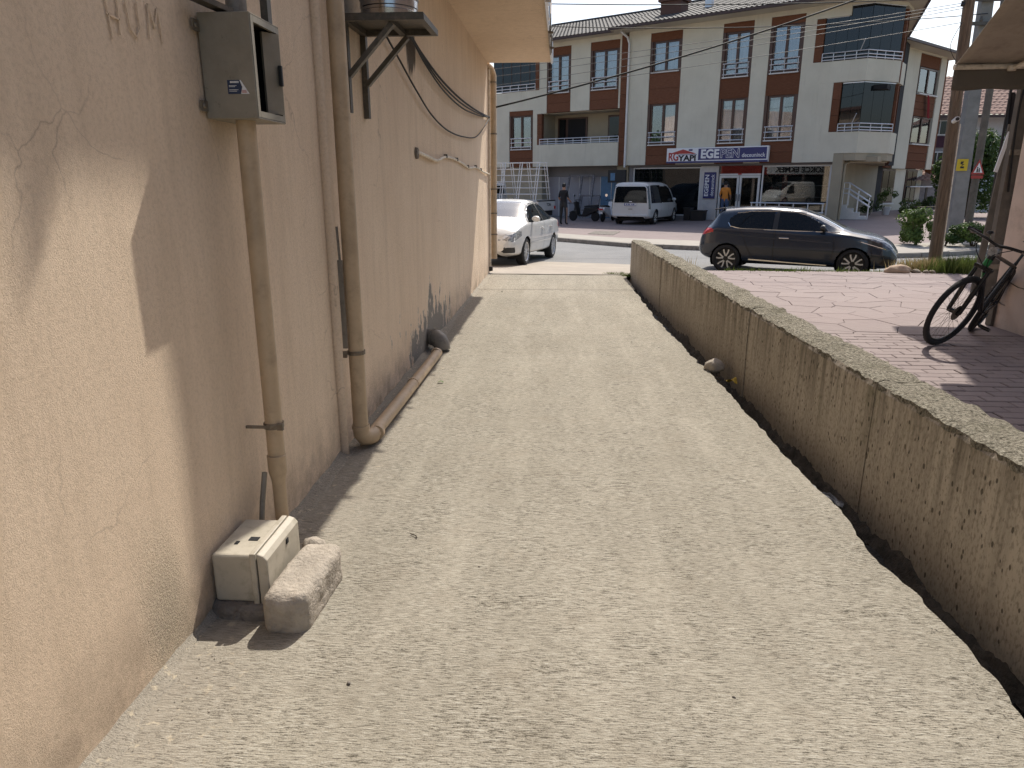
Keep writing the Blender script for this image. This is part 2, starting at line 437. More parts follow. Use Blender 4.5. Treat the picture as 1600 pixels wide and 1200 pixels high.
    M['rim'] = simple('silver_rim', (0.60, 0.60, 0.60), 0.35, 0.5, var=0.06)
    M['rim_dark'] = simple('dark_rim', (0.03, 0.03, 0.032), 0.4, 0.2)
    M['spoke_white'] = simple('pale_spoke', (0.72, 0.70, 0.64), 0.45, 0.1, var=0.05)
    M['lamp_red'] = simple('red_lamp', (0.42, 0.018, 0.02), 0.2)
    M['lamp_clear'] = simple('clear_lamp', (0.34, 0.35, 0.36), 0.1, 0.2, var=0.65, scale=22.0)
    M['lamp_smoke'] = simple('smoked_lamp', (0.10, 0.105, 0.115), 0.06, 0.5, var=0.5, scale=12.0)
    M['plate'] = simple('number_plate', (0.7, 0.7, 0.68), 0.5, var=0.04)
    M['plate_blue'] = simple('plate_blue', (0.03, 0.06, 0.25), 0.5)

    # ---- sign colours
    M['sign_white'] = simple('sign_white', (0.78, 0.78, 0.79), 0.45, var=0.04)
    M['sign_blue'] = simple('sign_blue', (0.028, 0.032, 0.14), 0.45, var=0.05)
    M['sign_red'] = simple('sign_red', (0.40, 0.045, 0.035), 0.5, var=0.05)
    M['sign_black'] = simple('sign_black', (0.012, 0.012, 0.014), 0.5)
    M['sign_yellow'] = simple('plate_yellow', (0.62, 0.44, 0.02), 0.55, var=0.06)
    M['sticker_blue'] = simple('sticker_blue', (0.025, 0.04, 0.085), 0.5)
    M['banner_blue'] = simple('poster_blue', (0.11, 0.22, 0.36), 0.6, var=0.15)
    M['panel_marble'] = simple('white_marble_panel', (0.55, 0.54, 0.53), 0.35, var=0.12, scale=3.0)

    # ---- wood, foliage, people
    n = NT('pole_wood')
    p = n.tc()
    g = n.noise(n.map(p, (14, 14, 0.8)), 3.0, 6.0, 0.7)
    c = n.ramp(g, [(0.3, (0.06, 0.042, 0.028)), (0.55, (0.17, 0.12, 0.078)), (0.75, (0.27, 0.2, 0.135))])
    M['pole_wood'] = n.set(col=c, rough=0.9, normal=n.bump(g, 0.7, 0.015))
    M['pole_grey'] = simple('weathered_wood', (0.13, 0.115, 0.095), 0.92, scale=5.0, var=0.3, bump=0.5, bscale=20.0)
    M['pole_con'] = simple('pole_concrete', (0.24, 0.235, 0.22), 0.92, scale=3.0, var=0.2, bump=0.3, bscale=30.0)
    def leaf(name, a, b):
        n = NT(name)
        oi = n.noise(n.tc(), 5.0, 3.0)
        c = n.ramp(oi, [(0.3, a), (0.7, b)])
        n.set(col=c, rough=0.55, spec=0.3)
        tl = n.node('ShaderNodeBsdfTranslucent')
        n.link(c, tl.inputs['Color'])
        ms = n.node('ShaderNodeMixShader'); ms.inputs[0].default_value = 0.3
        n.link(n.b.outputs[0], ms.inputs[1]); n.link(tl.outputs[0], ms.inputs[2])
        n.link(ms.outputs[0], n.out.inputs[0])
        return n.m
    M['leaf_dark'] = leaf('dark_leaves', (0.03, 0.06, 0.015), (0.075, 0.13, 0.03))
    M['leaf_mid'] = leaf('mid_leaves', (0.055, 0.10, 0.02), (0.13, 0.20, 0.05))
    M['leaf_pale'] = leaf('pale_leaves', (0.10, 0.14, 0.035), (0.2, 0.24, 0.08))
    M['grass'] = leaf('green_grass', (0.075, 0.115, 0.022), (0.16, 0.20, 0.055))
    M['straw'] = leaf('dry_grass', (0.28, 0.22, 0.10), (0.42, 0.34, 0.18))
    M['bark'] = simple('bark', (0.10, 0.075, 0.05), 0.95, bump=0.6, bscale=25.0)
    M['skin'] = simple('skin', (0.36, 0.21, 0.14), 0.6)
    M['hair'] = simple('dark_hair', (0.015, 0.012, 0.01), 0.7)
    M['cloth_black'] = simple('black_cloth', (0.014, 0.014, 0.016), 0.9)
    M['cloth_grey'] = simple('dark_trousers', (0.03, 0.032, 0.032), 0.9)
    M['cloth_orange'] = simple('orange_cloth', (0.62, 0.22, 0.03), 0.85, var=0.1)
    M['denim'] = simple('blue_denim', (0.06, 0.09, 0.16), 0.9)
    M['canvas'] = simple('awning_canvas', (0.34, 0.29, 0.235), 0.9, var=0.12, scale=4.0, bump=0.25, bscale=220.0, bdist=0.002, dirt=(0.24, 0.2, 0.165))
    M['canvas_dk'] = simple('awning_valance', (0.15, 0.13, 0.105), 0.9, var=0.1, scale=4.0)
    M['pinkwall'] = simple('pale_pink_render', (0.66, 0.54, 0.46), 0.92, var=0.1, scale=2.0, bump=0.35, bscale=45.0, dirt=(0.50, 0.40, 0.33))
    M['farwall'] = simple('far_white_wall', (0.60, 0.61, 0.62), 0.9, var=0.06)
    M['farpurple'] = simple('plum_render', (0.07, 0.03, 0.045), 0.9)
    M['fargrey'] = simple('far_grey_render', (0.28, 0.27, 0.28), 0.9)
    M['flag_red'] = simple('red_flag_cloth', (0.22, 0.012, 0.018), 0.9)
    M['bike_green'] = simple('green_decal', (0.02, 0.22, 0.05), 0.4)
    M['bike_frame'] = simple('bike_black', (0.012, 0.012, 0.013), 0.3)
    M['litter'] = simple('grey_wrapper', (0.10, 0.105, 0.115), 0.4, 0.0, var=0.5, scale=30.0)
    M['leaf_yellow'] = simple('yellow_leaf', (0.55, 0.38, 0.05), 0.7, var=0.3, scale=30.0)
    M['twig'] = simple('twig', (0.06, 0.045, 0.03), 0.9)
    M['terrain'] = simple('far_ground', (0.2, 0.18, 0.13), 0.95, scale=0.3)
    M['rollup'] = simple('shutter_metal', (0.38, 0.37, 0.37), 0.5, 0.2)
mats()
M = MATS

# ------------------------------------------------------------------ mesh helpers
def fbm(p, s=1.0, o=3):
    return mnoise.fractal(Vector(p) * s, 1.0, 2.0, o)

def wmat(o):
    m = Matrix.LocRotScale(o.location, o.rotation_euler, o.scale)
    return wmat(o.parent) @ m if o.parent else m

class MB:
    def __init__(s):
        s.v = []; s.f = []; s.mi = []; s.cur = 0
    def add(s, vs_, fs):
        n = len(s.v)
        s.v.extend([tuple(a) for a in vs_])
        s.f.extend([tuple(i + n for i in f) for f in fs])
        s.mi.extend([s.cur] * len(fs))
        return s
    def box(s, x0, x1, y0, y1, z0, z1):
        if x1 < x0: x0, x1 = x1, x0
        if y1 < y0: y0, y1 = y1, y0
        if z1 < z0: z0, z1 = z1, z0
        return s.add([(x0, y0, z0), (x1, y0, z0), (x1, y1, z0), (x0, y1, z0), (x0, y0, z1), (x1, y0, z1), (x1, y1, z1), (x0, y1, z1)],
                     [(0, 3, 2, 1), (4, 5, 6, 7), (0, 1, 5, 4), (1, 2, 6, 5), (2, 3, 7, 6), (3, 0, 4, 7)])
    def bar(s, p, q, w, h, up=(0, 0, 1)):
        p = Vector(p); q = Vector(q); d = (q - p).normalized()
        u = Vector(up)
        if abs(d.dot(u)) > 0.98: u = Vector((1, 0, 0))
        a = d.cross(u).normalized() * (w / 2); b = a.cross(d).normalized() * (h / 2)
        return s.add([p - a - b, p + a - b, p + a + b, p - a + b, q - a - b, q + a - b, q + a + b, q - a + b],
                     [(0, 1, 2, 3), (4, 7, 6, 5), (0, 4, 5, 1), (1, 5, 6, 2), (2, 6, 7, 3), (3, 7, 4, 0)])
    def tube(s, pts, r, n=10, cap=True):
        pts = [Vector(p) for p in pts]
        rs = r if isinstance(r, (list, tuple)) else [r] * len(pts)
        vs_ = []; fs = []
        prev = None
        for i, p in enumerate(pts):
            t = (pts[min(i + 1, len(pts) - 1)] - pts[max(i - 1, 0)])
            t = t.normalized() if t.length > 1e-9 else Vector((0, 0, 1))
            if prev is None:
                ref = Vector((0, 0, 1)) if abs(t.z) < 0.9 else Vector((1, 0, 0))
                a = t.cross(ref).normalized()
            else:
                a = (prev - t * prev.dot(t)).normalized()
            prev = a
            b = t.cross(a)
            for k in range(n):
                g = 2 * PI * k / n
                vs_.append(p + (a * math.cos(g) + b * math.sin(g)) * rs[i])
        for i in range(len(pts) - 1):
            for k in range(n):
                k2 = (k + 1) % n
                fs.append((i * n + k, i * n + k2, (i + 1) * n + k2, (i + 1) * n + k))
        if cap:
            fs.append(tuple(range(n - 1, -1, -1)))
            fs.append(tuple((len(pts) - 1) * n + k for k in range(n)))
        return s.add(vs_, fs)
    def lathe(s, prof, c=(0, 0, 0), axis='z', n=24, close=False):
        vs_ = []; fs = []
        for (r, h) in prof:
            for k in range(n):
                g = 2 * PI * k / n
                a, b = r * math.cos(g), r * math.sin(g)
                q = {'z': (a, b, h), 'y': (a, h, b), 'x': (h, a, b)}[axis]
                vs_.append((q[0] + c[0], q[1] + c[1], q[2] + c[2]))
        m = len(prof)
        for i in range(m - 1 if not close else m):
            i2 = (i + 1) % m
            for k in range(n):
                k2 = (k + 1) % n
                fs.append((i * n + k, i * n + k2, i2 * n + k2, i2 * n + k))
        if not close:
            fs.append(tuple(range(n - 1, -1, -1)))
            fs.append(tuple((m - 1) * n + k for k in range(n)))
        return s.add(vs_, fs)
    def prism(s, poly, h0, h1, fn):
        """poly: 2d points; fn(a, b, h) -> 3d"""
        n = len(poly)
        vs_ = [fn(a, b, h0) for a, b in poly] + [fn(a, b, h1) for a, b in poly]
        fs = [tuple(range(n - 1, -1, -1)), tuple(range(n, 2 * n))]
        for i in range(n):
            j = (i + 1) % n
            fs.append((i, j, n + j, n + i))
        return s.add(vs_, fs)
    def grid(s, fn, nu, nv):
        vs_ = [fn(i / nu, j / nv) for i in range(nu + 1) for j in range(nv + 1)]
        fs = []
        for i in range(nu):
            for j in range(nv):
                a = i * (nv + 1) + j
                fs.append((a, a + nv + 1, a + nv + 2, a + 1))
        return s.add(vs_, fs)
    def build(s, name, mat, parent=None, smooth=False, w=False, bevel=0.0, xf=None, seg=2):
        """w: the points are world points; else they are local to the parent"""
        me = bpy.data.meshes.new(name)
        vs_ = s.v
        if xf is not None:
            vs_ = [tuple(xf @ Vector(p)) for p in vs_]
        if w and parent is not None:
            inv = wmat(parent).inverted()
            vs_ = [tuple(inv @ Vector(p)) for p in vs_]
        me.from_pydata(vs_, [], s.f)
        ml = mat if isinstance(mat, (list, tuple)) else [mat]
        for m_ in ml:
            me.materials.append(m_)
        if len(ml) > 1:
            me.polygons.foreach_set('material_index', s.mi)
        if smooth:
            me.polygons.foreach_set('use_smooth', [True] * len(me.polygons))
            if smooth != 'all':
                me.set_sharp_from_angle(angle=R(40))
        me.validate()
        me.update()
        bm = bmesh.new(); bm.from_mesh(me)
        bmesh.ops.recalc_face_normals(bm, faces=bm.faces)
        bm.to_mesh(me); bm.free()
        o = bpy.data.objects.new(name, me)
        C.objects.link(o)
        if parent is not None:
            o.parent = parent
        if bevel > 0:
            b = o.modifiers.new('bevel', 'BEVEL')
            b.width = bevel; b.segments = seg; b.limit_method = 'ANGLE'; b.angle_limit = R(40)
        return o

def tag(o, label=None, cat=None, group=None, kind=None):
    if label: o['label'] = label
    if cat: o['category'] = cat
    if group: o['group'] = group
    if kind: o['kind'] = kind
    return o

def thing(name, loc, label, cat, group=None, rz=0.0, scale=1.0):
    o = bpy.data.objects.new(name, None)
    o.empty_display_size = 0.2
    C.objects.link(o)
    o.location = loc
    o.rotation_euler = (0, 0, rz)
    o.scale = (scale, scale, scale)
    return tag(o, label, cat, group)

def link_copy(src, parent, name=None):
    c = src.copy()
    C.objects.link(c)
    c.parent = parent
    return c

def text_mesh(body, size, mat, name, parent, xf, extrude=0.004, bold=0.0, align='CENTER', sx=1.0, shear=0.0, spacing=1.0):
    cu = bpy.data.curves.new('t', 'FONT')
    cu.body = body; cu.size = size; cu.extrude = extrude; cu.offset = bold
    cu.align_x = align; cu.align_y = 'CENTER'; cu.shear = shear; cu.space_character = spacing
    o = bpy.data.objects.new('t', cu)
    C.objects.link(o)
    dg = bpy.context.evaluated_depsgraph_get()
    me = bpy.data.meshes.new_from_object(o.evaluated_get(dg))
    bpy.data.objects.remove(o)
    bpy.data.curves.remove(cu)
    me.transform(xf @ Matrix.Diagonal((sx, 1, 1, 1)))
    me.materials.clear(); me.materials.append(mat)
    me.name = name
    ob = bpy.data.objects.new(name, me)
    C.objects.link(ob)
    ob.parent = parent
    return ob

def rock(name, loc, r, mat, seed, squash=(1, 1, 1), parent=None, sub=3, amp=0.28):
    bm = bmesh.new()
    bmesh.ops.create_icosphere(bm, subdivisions=sub, radius=1.0)
    for v in bm.verts:
        p = v.co.copy()
        d = 1.0 + amp * fbm((p.x + seed, p.y, p.z), 1.1, 4)
        p = p * d
        v.co = Vector((p.x * r * squash[0], p.y * r * squash[1], p.z * r * squash[2]))
    me = bpy.data.meshes.new(name)
    bm.to_mesh(me); bm.free()
    me.materials.append(mat)
    me.polygons.foreach_set('use_smooth', [True] * len(me.polygons))
    o = bpy.data.objects.new(name, me)
    C.objects.link(o)
    o.location = loc
    o.rotation_euler = (0, 0, seed * 1.3)
    if parent: o.parent = parent
    return o

# ------------------------------------------------------------------ ground plan
def lerp_pts(pts, x):
    if x <= pts[0][0]: return pts[0][1]
    for (a, b), (c, d) in zip(pts, pts[1:]):
        if x <= c:
            return b + (d - b) * (x - a) / (c - a)
    return pts[-1][1]

NEAR = [(-30, 31.5), (-12, 23.2), (-1.2, 18.4), (0.9, 17.35), (3.5, 15.85), (6.0, 14.8), (7.4, 15.0), (9.0, 17.2), (10.4, 18.2), (16, 19.5), (40, 25)]
FAR = [(-30, 41), (-8, 30.5), (-3, 27.2), (-0.14, 24.9), (2.09, 22.6), (4.23, 21.6), (8.9, 19.6), (9.8, 20.0), (12.0, 21.1), (22, 24.4), (40, 30)]
def near_y(x): return lerp_pts(NEAR, x)
def far_y(x): return lerp_pts(FAR, x)
FSC = 1.06                                   # the apartment block's own scale
FP = (6.826153589 * FSC, 33.5451397 * FSC)   # a point of its front at street level
FD = (0.84093674, -0.54077574)
def front_y(x): return FP[1] + (x - FP[0]) * FD[1] / FD[0]
def wall_base(x): return lerp_pts([(-6, -0.12), (1, -0.10), (5.5, -0.06), (11.7, 0.16), (20, 0.2)], x)
def road_z(x, y):
    t = max(0.0, min(1.0, (y - 14.2) / 4.0))
    return -0.21 * t
def plaza_z(x, y):
    a = far_y(x); b = max(front_y(x), a + 6)
    t = max(0.0, min(1.0, (y - a) / (b - a)))
    return -0.085 + (wall_base(x) + 0.085) * t
def court_z(y):
    return lerp_pts([(8, 0.2), (14, 0.09), (16, 0.06)], y)

def edge_x(y):
    base = lerp_pts([(-3, 1.72), (2.2, 1.60), (3.4, 1.555), (4.2, 1.53), (6.5, 1.43), (9.2, 1.285), (12.0, 1.25), (13.4, 1.26), (13.95, 1.3)], y)
    return base + 0.035 * fbm((0.3, y, 0.0), 2.0, 3) + 0.018 * fbm((9.0, y, 3.0), 9.0, 4) - 0.025
def face_x(y): return 1.88 - 0.0389 * y      # face of the low wall

def struct(o): return tag(o, kind='structure')

# terrain to the horizon
mb = MB()
mb.grid(lambda u, v: (-400 + 800 * u, -100 + 900 * v, -0.6), 8, 8)
struct(mb.build('ground', M['terrain']))

# driveway of brushed concrete, real broken edge over the ditch
mb = MB()
NY = 420
ys = [-3.0 + 16.9 * (i / NY) for i in range(NY + 1)]
NX = 20
def dz(x, y): return 0.006 * fbm((x, y, 0), 0.7, 3) + 0.004 * fbm((x * 0.4, y * 2, 5), 2.0, 2)
vsl = []; fsl = []
for y in ys:
    xe = edge_x(y)
    for k in range(NX + 1):
        x = -1.42 + (xe + 1.42) * k / NX
        vsl.append((x, y, dz(x, y) - (0.012 if k == NX else 0.0)))
    vsl.append((xe - 0.01 - 0.03 * abs(fbm((3, y, 1), 5.0, 2)), y, -0.11))
    vsl.append((xe - 0.05, y, -0.3))
W_ = NX + 3
for i in range(NY):
    for k in range(W_ - 1):
        a = i * W_ + k
        fsl.append((a, a + 1, a + W_ + 1, a + W_))
mb.add(vsl, fsl)
struct(mb.build('driveway', M['drive'], smooth=True))

# ditch between driveway and low wall
mb = MB()
mb.grid(lambda u, v: (edge_x(-3 + 17.2 * u) - 0.08 + (face_x(-3 + 17.2 * u) + 0.06 - edge_x(-3 + 17.2 * u) + 0.08) * v, -3 + 17.2 * u,
                      -0.21 + 0.02 * fbm((-3 + 17.2 * u, v * 0.3, 2), 3.0, 3)), 300, 5)
struct(mb.build('ditch', M['mud'], smooth=True))
mb = MB()
mb.grid(lambda u, v: (edge_x(-3 + 8.0 * u) - 0.06 + (face_x(-3 + 8.0 * u) - edge_x(-3 + 8.0 * u) + 0.05) * v, -3 + 8.0 * u, -0.203), 60, 2)
struct(mb.build('ditch_water', M['water']))

# apron between driveway and street, and the kerbless ramp
def apz(x, y): return road_z(x, y) + 0.012
mb = MB()
mb.grid(lambda u, v: (lambda x: (lambda y: (x, y, apz(x, y) + 0.004 * fbm((x, y, 1), 1.5, 2)))(13.85 + (near_y(x) + 0.15 - 13.85) * v))(-9.0 + 11.6 * u), 60, 24)
struct(mb.build('apron', M['apron'], smooth=True))

# street
mb = MB()
mb.grid(lambda u, v: (lambda x: (lambda y: (x, y, road_z(x, max(y, 18.3) if x < 2.6 else 19) + 0.01 * math.sin(v * PI)))(near_y(x) - 0.6 + (far_y(x) + 0.2 - near_y(x) + 0.6) * v))(-30 + 70 * u), 160, 14)
struct(mb.build('road', M['asphalt'], smooth=True))

# far kerb, stone by stone, as parts of one kerb
kerb = thing('kerb', (4.2, 21.6, -0.2), 'long low grey kerb along the far side of the street', 'kerb')
kx = -9.0
while kx < 16.0:
    x0, x1 = kx, kx + 0.93
    p = Vector((x0 + 0.006, far_y(x0), 0)); q = Vector((x1 - 0.006, far_y(x1), 0))
    mb = MB()
    dh = rnd.uniform(-0.006, 0.006)
    mb.bar((p.x, p.y + 0.07, -0.165 + dh), (q.x, q.y + 0.07, -0.165 + dh), 0.14, 0.17)
    mb.build('kerb_stone', M['kerb'], kerb, w=True, bevel=0.012)
    kx += 0.93
# pale pavement strip behind the kerb, then the pink plaza
mb = MB()
mb.grid(lambda u, v: (lambda x: (lambda y: (x, y, plaza_z(x, y) + 0.006))(far_y(x) + 0.14 + 2.1 * v))(-30 + 70 * u), 160, 4)
struct(mb.build('pavement', M['pavement'], smooth=True))
mb = MB()
mb.grid(lambda u, v: (lambda x: (lambda y: (x, y, plaza_z(x, y) + 0.01 * (1 if v > 0 else 0)))(far_y(x) + 2.2 + (62 - far_y(x)) * v))(-30 + 70 * u), 120, 50)
struct(mb.build('plaza', M['plaza'], smooth=True))

# verge of dry soil between forecourt and street
mb = MB()
mb.grid(lambda u, v: (lambda x: (lambda y: (x, y, 0.045 - 0.2 * v + 0.03 * fbm((x, y, 4), 2.0, 3)))(13.9 + (near_y(x) + 0.05 - 13.9) * v))(1.75 + 14 * u), 90, 10)
struct(mb.build('verge', M['soil'], smooth=True))

# ------------------------------------------------------------------ paved forecourt
court = bpy.data.objects.new('forecourt', None)
# base slab shows in the joints
mb = MB()
mb.grid(lambda u, v: (lambda y: (face_x(y) + 0.2 + (10.5 - face_x(y)) * u, y, court_z(y) - 0.012))(-2 + 16.0 * v), 10, 32)
court = struct(mb.build('forecourt', M['joint']))
def clip_poly(poly, a, b, c):
    """keep a*x + b*y <= c"""
    out = []
    for i in range(len(poly)):
        p = poly[i]; q = poly[(i + 1) % len(poly)]
        dp = a * p[0] + b * p[1] - c; dq = a * q[0] + b * q[1] - c
        if dp <= 0: out.append(p)
        if (dp < 0 < dq) or (dq < 0 < dp):
            t = dp / (dp - dq)
            out.append((p[0] + (q[0] - p[0]) * t, p[1] + (q[1] - p[1]) * t))
    return out
def inset(poly, d):
    cx = sum(p[0] for p in poly) / len(poly); cy = sum(p[1] for p in poly) / len(poly)
    out = poly
    for i in range(len(poly)):
        p = poly[i]; q = poly[(i + 1) % len(poly)]
        ex, ey = q[0] - p[0], q[1] - p[1]
        L = math.hypot(ex, ey)
        if L < 1e-6: continue
        nx, ny = ey / L, -ex / L
        c = nx * p[0] + ny * p[1]
        if nx * cx + ny * cy > c: nx, ny, c = -nx, -ny, -c
        out = clip_poly(out, nx, ny, c - d)
        if len(out) < 3: return []
    return out
def slab_piece(name, poly, parent, jitter):
    cx = sum(p[0] for p in poly) / len(poly); cy = sum(p[1] for p in poly) / len(poly)
    zt = court_z(cy) + jitter
    mb = MB()
    top = inset(poly, 0.006)
    if len(top) != len(poly): top = [(cx + (p[0] - cx) * 0.95, cy + (p[1] - cy) * 0.95) for p in poly]
    n = len(poly)
    vs_ = [(p[0] - cx, p[1] - cy, -0.03) for p in poly] + [(p[0] - cx, p[1] - cy, court_z(p[1]) - court_z(cy) - 0.004) for p in poly] + [(p[0] - cx, p[1] - cy, court_z(p[1]) - court_z(cy)) for p in top]
    fs = [tuple(range(2 * n, 3 * n))]
    for r in (0, 1):
        for i in range(n):
            j = (i + 1) % n
            fs.append((r * n + i, r * n + j, (r + 1) * n + j, (r + 1) * n + i))
    mb.add(vs_, fs)
    o = mb.build(name, M['pink'], parent)
    o.location = (cx, cy, zt)
    return o
# crazy-paved flags in the farther half
fr = random.Random(3)
sites = []
yy_ = 7.3
while yy_ < 14.2:
    xx_ = 1.5
    while xx_ < 7.2:
        sites.append((xx_ + fr.uniform(-0.17, 0.17), yy_ + fr.uniform(-0.17, 0.17)))
        xx_ += 0.46
    yy_ += 0.46
nfl = 0
for i, p in enumerate(sites):
    poly = [(p[0] - 0.6, p[1] - 0.6), (p[0] + 0.6, p[1] - 0.6), (p[0] + 0.6, p[1] + 0.6), (p[0] - 0.6, p[1] + 0.6)]
    for q in sites:
        if q is p or abs(q[0] - p[0]) > 1.3 or abs(q[1] - p[1]) > 1.3: continue
        a, b = q[0] - p[0], q[1] - p[1]
        poly = clip_poly(poly, a, b, (q[0] ** 2 + q[1] ** 2 - p[0] ** 2 - p[1] ** 2) / 2)
        if len(poly) < 3: break
    if len(poly) < 3: continue
    poly = clip_poly(poly, 0, -1, -7.45)
    poly = clip_poly(poly, 0, 1, 14.0) if len(poly) > 2 else []
    poly = clip_poly(poly, -1, -0.0389, -(1.88 + 0.215)) if len(poly) > 2 else []
    poly = inset(poly, 0.0035) if len(poly) > 2 else []
    if len(poly) < 3: continue
    # only where the picture can reach (the wall hides the rest)
    if p[0] > 0.62 * p[1] + 0.6: continue
    slab_piece('paving_flag', poly, court, fr.uniform(-0.003, 0.003))
    nfl += 1
# brick-stamped courses in the nearer half
shared = {}
rest = MB()
nb = 0
by = 7.44
row = 0
bricks = []
while by > 2.6:
    bx = face_x(by) + 0.22 + (0.13 if row % 2 else 0.0)
    while bx < 5.6:
        bricks.append((bx, by))
        bx += 0.262
    by -= 0.131
    row += 1
bw, bh = 0.254, 0.123
def brick_mesh():
    mb = MB()
    b2 = 0.008
    mb.add([(0, 0, -0.03), (bw, 0, -0.03), (bw, -bh, -0.03), (0, -bh, -0.03), (0, 0, -0.005), (bw, 0, -0.005), (bw, -bh, -0.005), (0, -bh, -0.005),
            (b2, -b2, 0), (bw - b2, -b2, 0), (bw - b2, -bh + b2, 0), (b2, -bh + b2, 0)],
           [(8, 11, 10, 9), (0, 1, 5, 4), (1, 2, 6, 5), (2, 3, 7, 6), (3, 0, 4, 7), (4, 5, 9, 8), (5, 6, 10, 9), (6, 7, 11, 10), (7, 4, 8, 11)])
    return mb
bproto = None
for (bx, by) in bricks:
    zj = court_z(by) + fr.uniform(-0.003, 0.003)
    # in the picture: right of the low wall's crest and inside the frame
    vis = by > 3.9 and bx < 0.655 * by + 0.45 and bx > 0.36 * by + 0.35
    if vis and nb < 300:
        if bproto is None:
            bproto = brick_mesh().build('paving_brick', M['pink'], court)
            o = bproto
        else:
            o = link_copy(bproto, court)
        o.location = (bx, by, zj)
        nb += 1
    else:
        b2 = 0.008
        rest.add([(bx, by, zj - 0.03), (bx + bw, by, zj - 0.03), (bx + bw, by - bh, zj - 0.03), (bx, by - bh, zj - 0.03),
                  (bx, by, zj), (bx + bw, by, zj), (bx + bw, by - bh, zj), (bx, by - bh, zj)],
                 [(4, 7, 6, 5), (0, 1, 5, 4), (1, 2, 6, 5), (2, 3, 7, 6), (3, 0, 4, 7)])
tag(rest.build('paving_bricks', M['pink'], court), kind='stuff')

# ------------------------------------------------------------------ low concrete wall
lw = thing('low_wall', (1.74, 3.6, -0.15), 'low weathered concrete wall with rough coping along the driveway', 'wall')
joints = [-3.0, -0.9, 1.5, 3.86, 6.2, 8.45, 10.6, 12.5, 13.92]
TH = 0.27
for a, b in zip(joints, joints[1:]):
    off = rnd.uniform(-0.008, 0.008)
    n = max(8, int((b - a) / 0.06))
    mb = MB()
    def P(y, side, z, off=off):
        x = face_x(y) + off + (TH if side else 0.0)
        if not side: x += 0.006 * fbm((y, z, 3), 1.5, 3)
        return (x, y, z)
    a2, b2 = a + 0.006, b - 0.006
    zs = [-0.4, 0.0, 0.3, 0.5, 0.62, 0.648]
    for i in range(n):
        y0 = a2 + (b2 - a2) * i / n; y1 = a2 + (b2 - a2) * (i + 1) / n
        for z0, z1 in zip(zs, zs[1:]):
            o0 = 0.01 if z0 == 0.62 else 0.0
            p = [P(y0, 0, z0), P(y1, 0, z0), P(y1, 0, z1), P(y0, 0, z1)]
            if z1 == 0.648:
                p[2] = (p[2][0] + 0.012 + 0.012 * fbm((y1, 0, 0), 12, 2), p[2][1], p[2][2]); p[3] = (p[3][0] + 0.012 + 0.012 * fbm((y0, 0, 0), 12, 2), p[3][1], p[3][2])
            mb.add(p, [(0, 3, 2, 1)])
        mb.add([P(y0, 1, -0.3), P(y1, 1, -0.3), P(y1, 1, 0.64), P(y0, 1, 0.64)], [(0, 1, 2, 3)])
    for yy in (a2, b2):
        mb.add([P(yy, 0, -0.3), P(yy, 1, -0.3), P(yy, 1, 0.64), P(yy, 0, 0.648)], [(0, 1, 2, 3)])
    mb.build('wall_panel', M['wallcon'], lw, w=True, smooth=True)
    # rough coping, broken at its edges
    mb = MB()
    nu = max(8, int((b - a) / 0.035))
    def cop(u, v):
        y = a2 + (b2 - a2) * u
        x = face_x(y) + off + 0.006 + (TH + 0.01) * v
        if v == 0: x += 0.022 * fbm((y, 1, 0), 9, 4)
        if v == 1: x += 0.03 * fbm((y, 2, 0), 6, 3)
        e = -0.014 if v in (0, 1) else 0.0
        return (x, y, 0.662 + 0.016 * fbm((x, y, 0), 9.0, 4) + 0.012 * fbm((x, y, 3), 2.0, 3) + e)
    mb.grid(cop, nu, 9)
    # skirt that closes the coping down onto the panel
    for v in (0.0, 1.0):
        for i in range(nu):
            p = cop(i / nu, v); q = cop((i + 1) / nu, v)
            mb.add([p, q, (q[0], q[1], 0.62), (p[0], p[1], 0.62)], [(0, 1, 2, 3)])
    mb.build('coping', M['coping'], lw, w=True, smooth='all')
# crumbled mortar heaped along the foot of the wall
mb = MB()
def fil(u, v):
    y = -2.9 + 16.7 * u
    wdt = 0.075 + 0.03 * fbm((y, 7, 0), 1.7, 3)
    x = face_x(y) + 0.02 - wdt * v
    h = (1 - v) ** 1.3
    return (x, y, -0.22 + 0.13 * h * (1 + 0.5 * fbm((y, 3, 0), 2.5, 3)) + 0.035 * fbm((y * 1.0, v * 2.0, 1), 13.0, 3))
mb.grid(fil, 560, 8)
tag(mb.build('mortar_fillet', M['fillet'], lw, w=True, smooth='all'), kind='stuff')

# things lying in the ditch
tag(rock('stone', (1.475, 6.66, 0.03), 0.09, M['stone'], 4.0, (1.05, 0.9, 0.75)), 'pale rounded fist-sized stone lying in the ditch by the low wall', 'stone')
mb = MB()
mb.grid(lambda u, v: (1.56 + 0.10 * (u - 0.5), 6.33 + 0.08 * (v - 0.5), -0.02 + 0.025 * math.sin(u * 5) * math.cos(v * 4) + 0.012 * fbm((u, v, 0), 4)), 8, 6)
tag(mb.build('leaf', M['leaf_yellow'], smooth='all'), 'crumpled yellow leaf in the ditch beside the pale stone', 'leaf')
mb = MB()
mb.grid(lambda u, v: (1.535 + 0.10 * (u - 0.5) + 0.03 * v, 3.86 - 0.26 * (u - 0.5) + 0.05 * v, -0.035 + 0.035 * fbm((u * 2, v, 8), 2.5, 3)), 12, 8)
tag(mb.build('wrapper', M['litter'], smooth='all'), 'crumpled grey plastic wrapper at the broken edge of the driveway', 'litter')

# ------------------------------------------------------------------ near building on the left
lb = thing('tan_building', (-1.4, 5.5, 0.0), 'tan stucco building with overhanging upper storey along the driveway', 'building')
mb = MB()
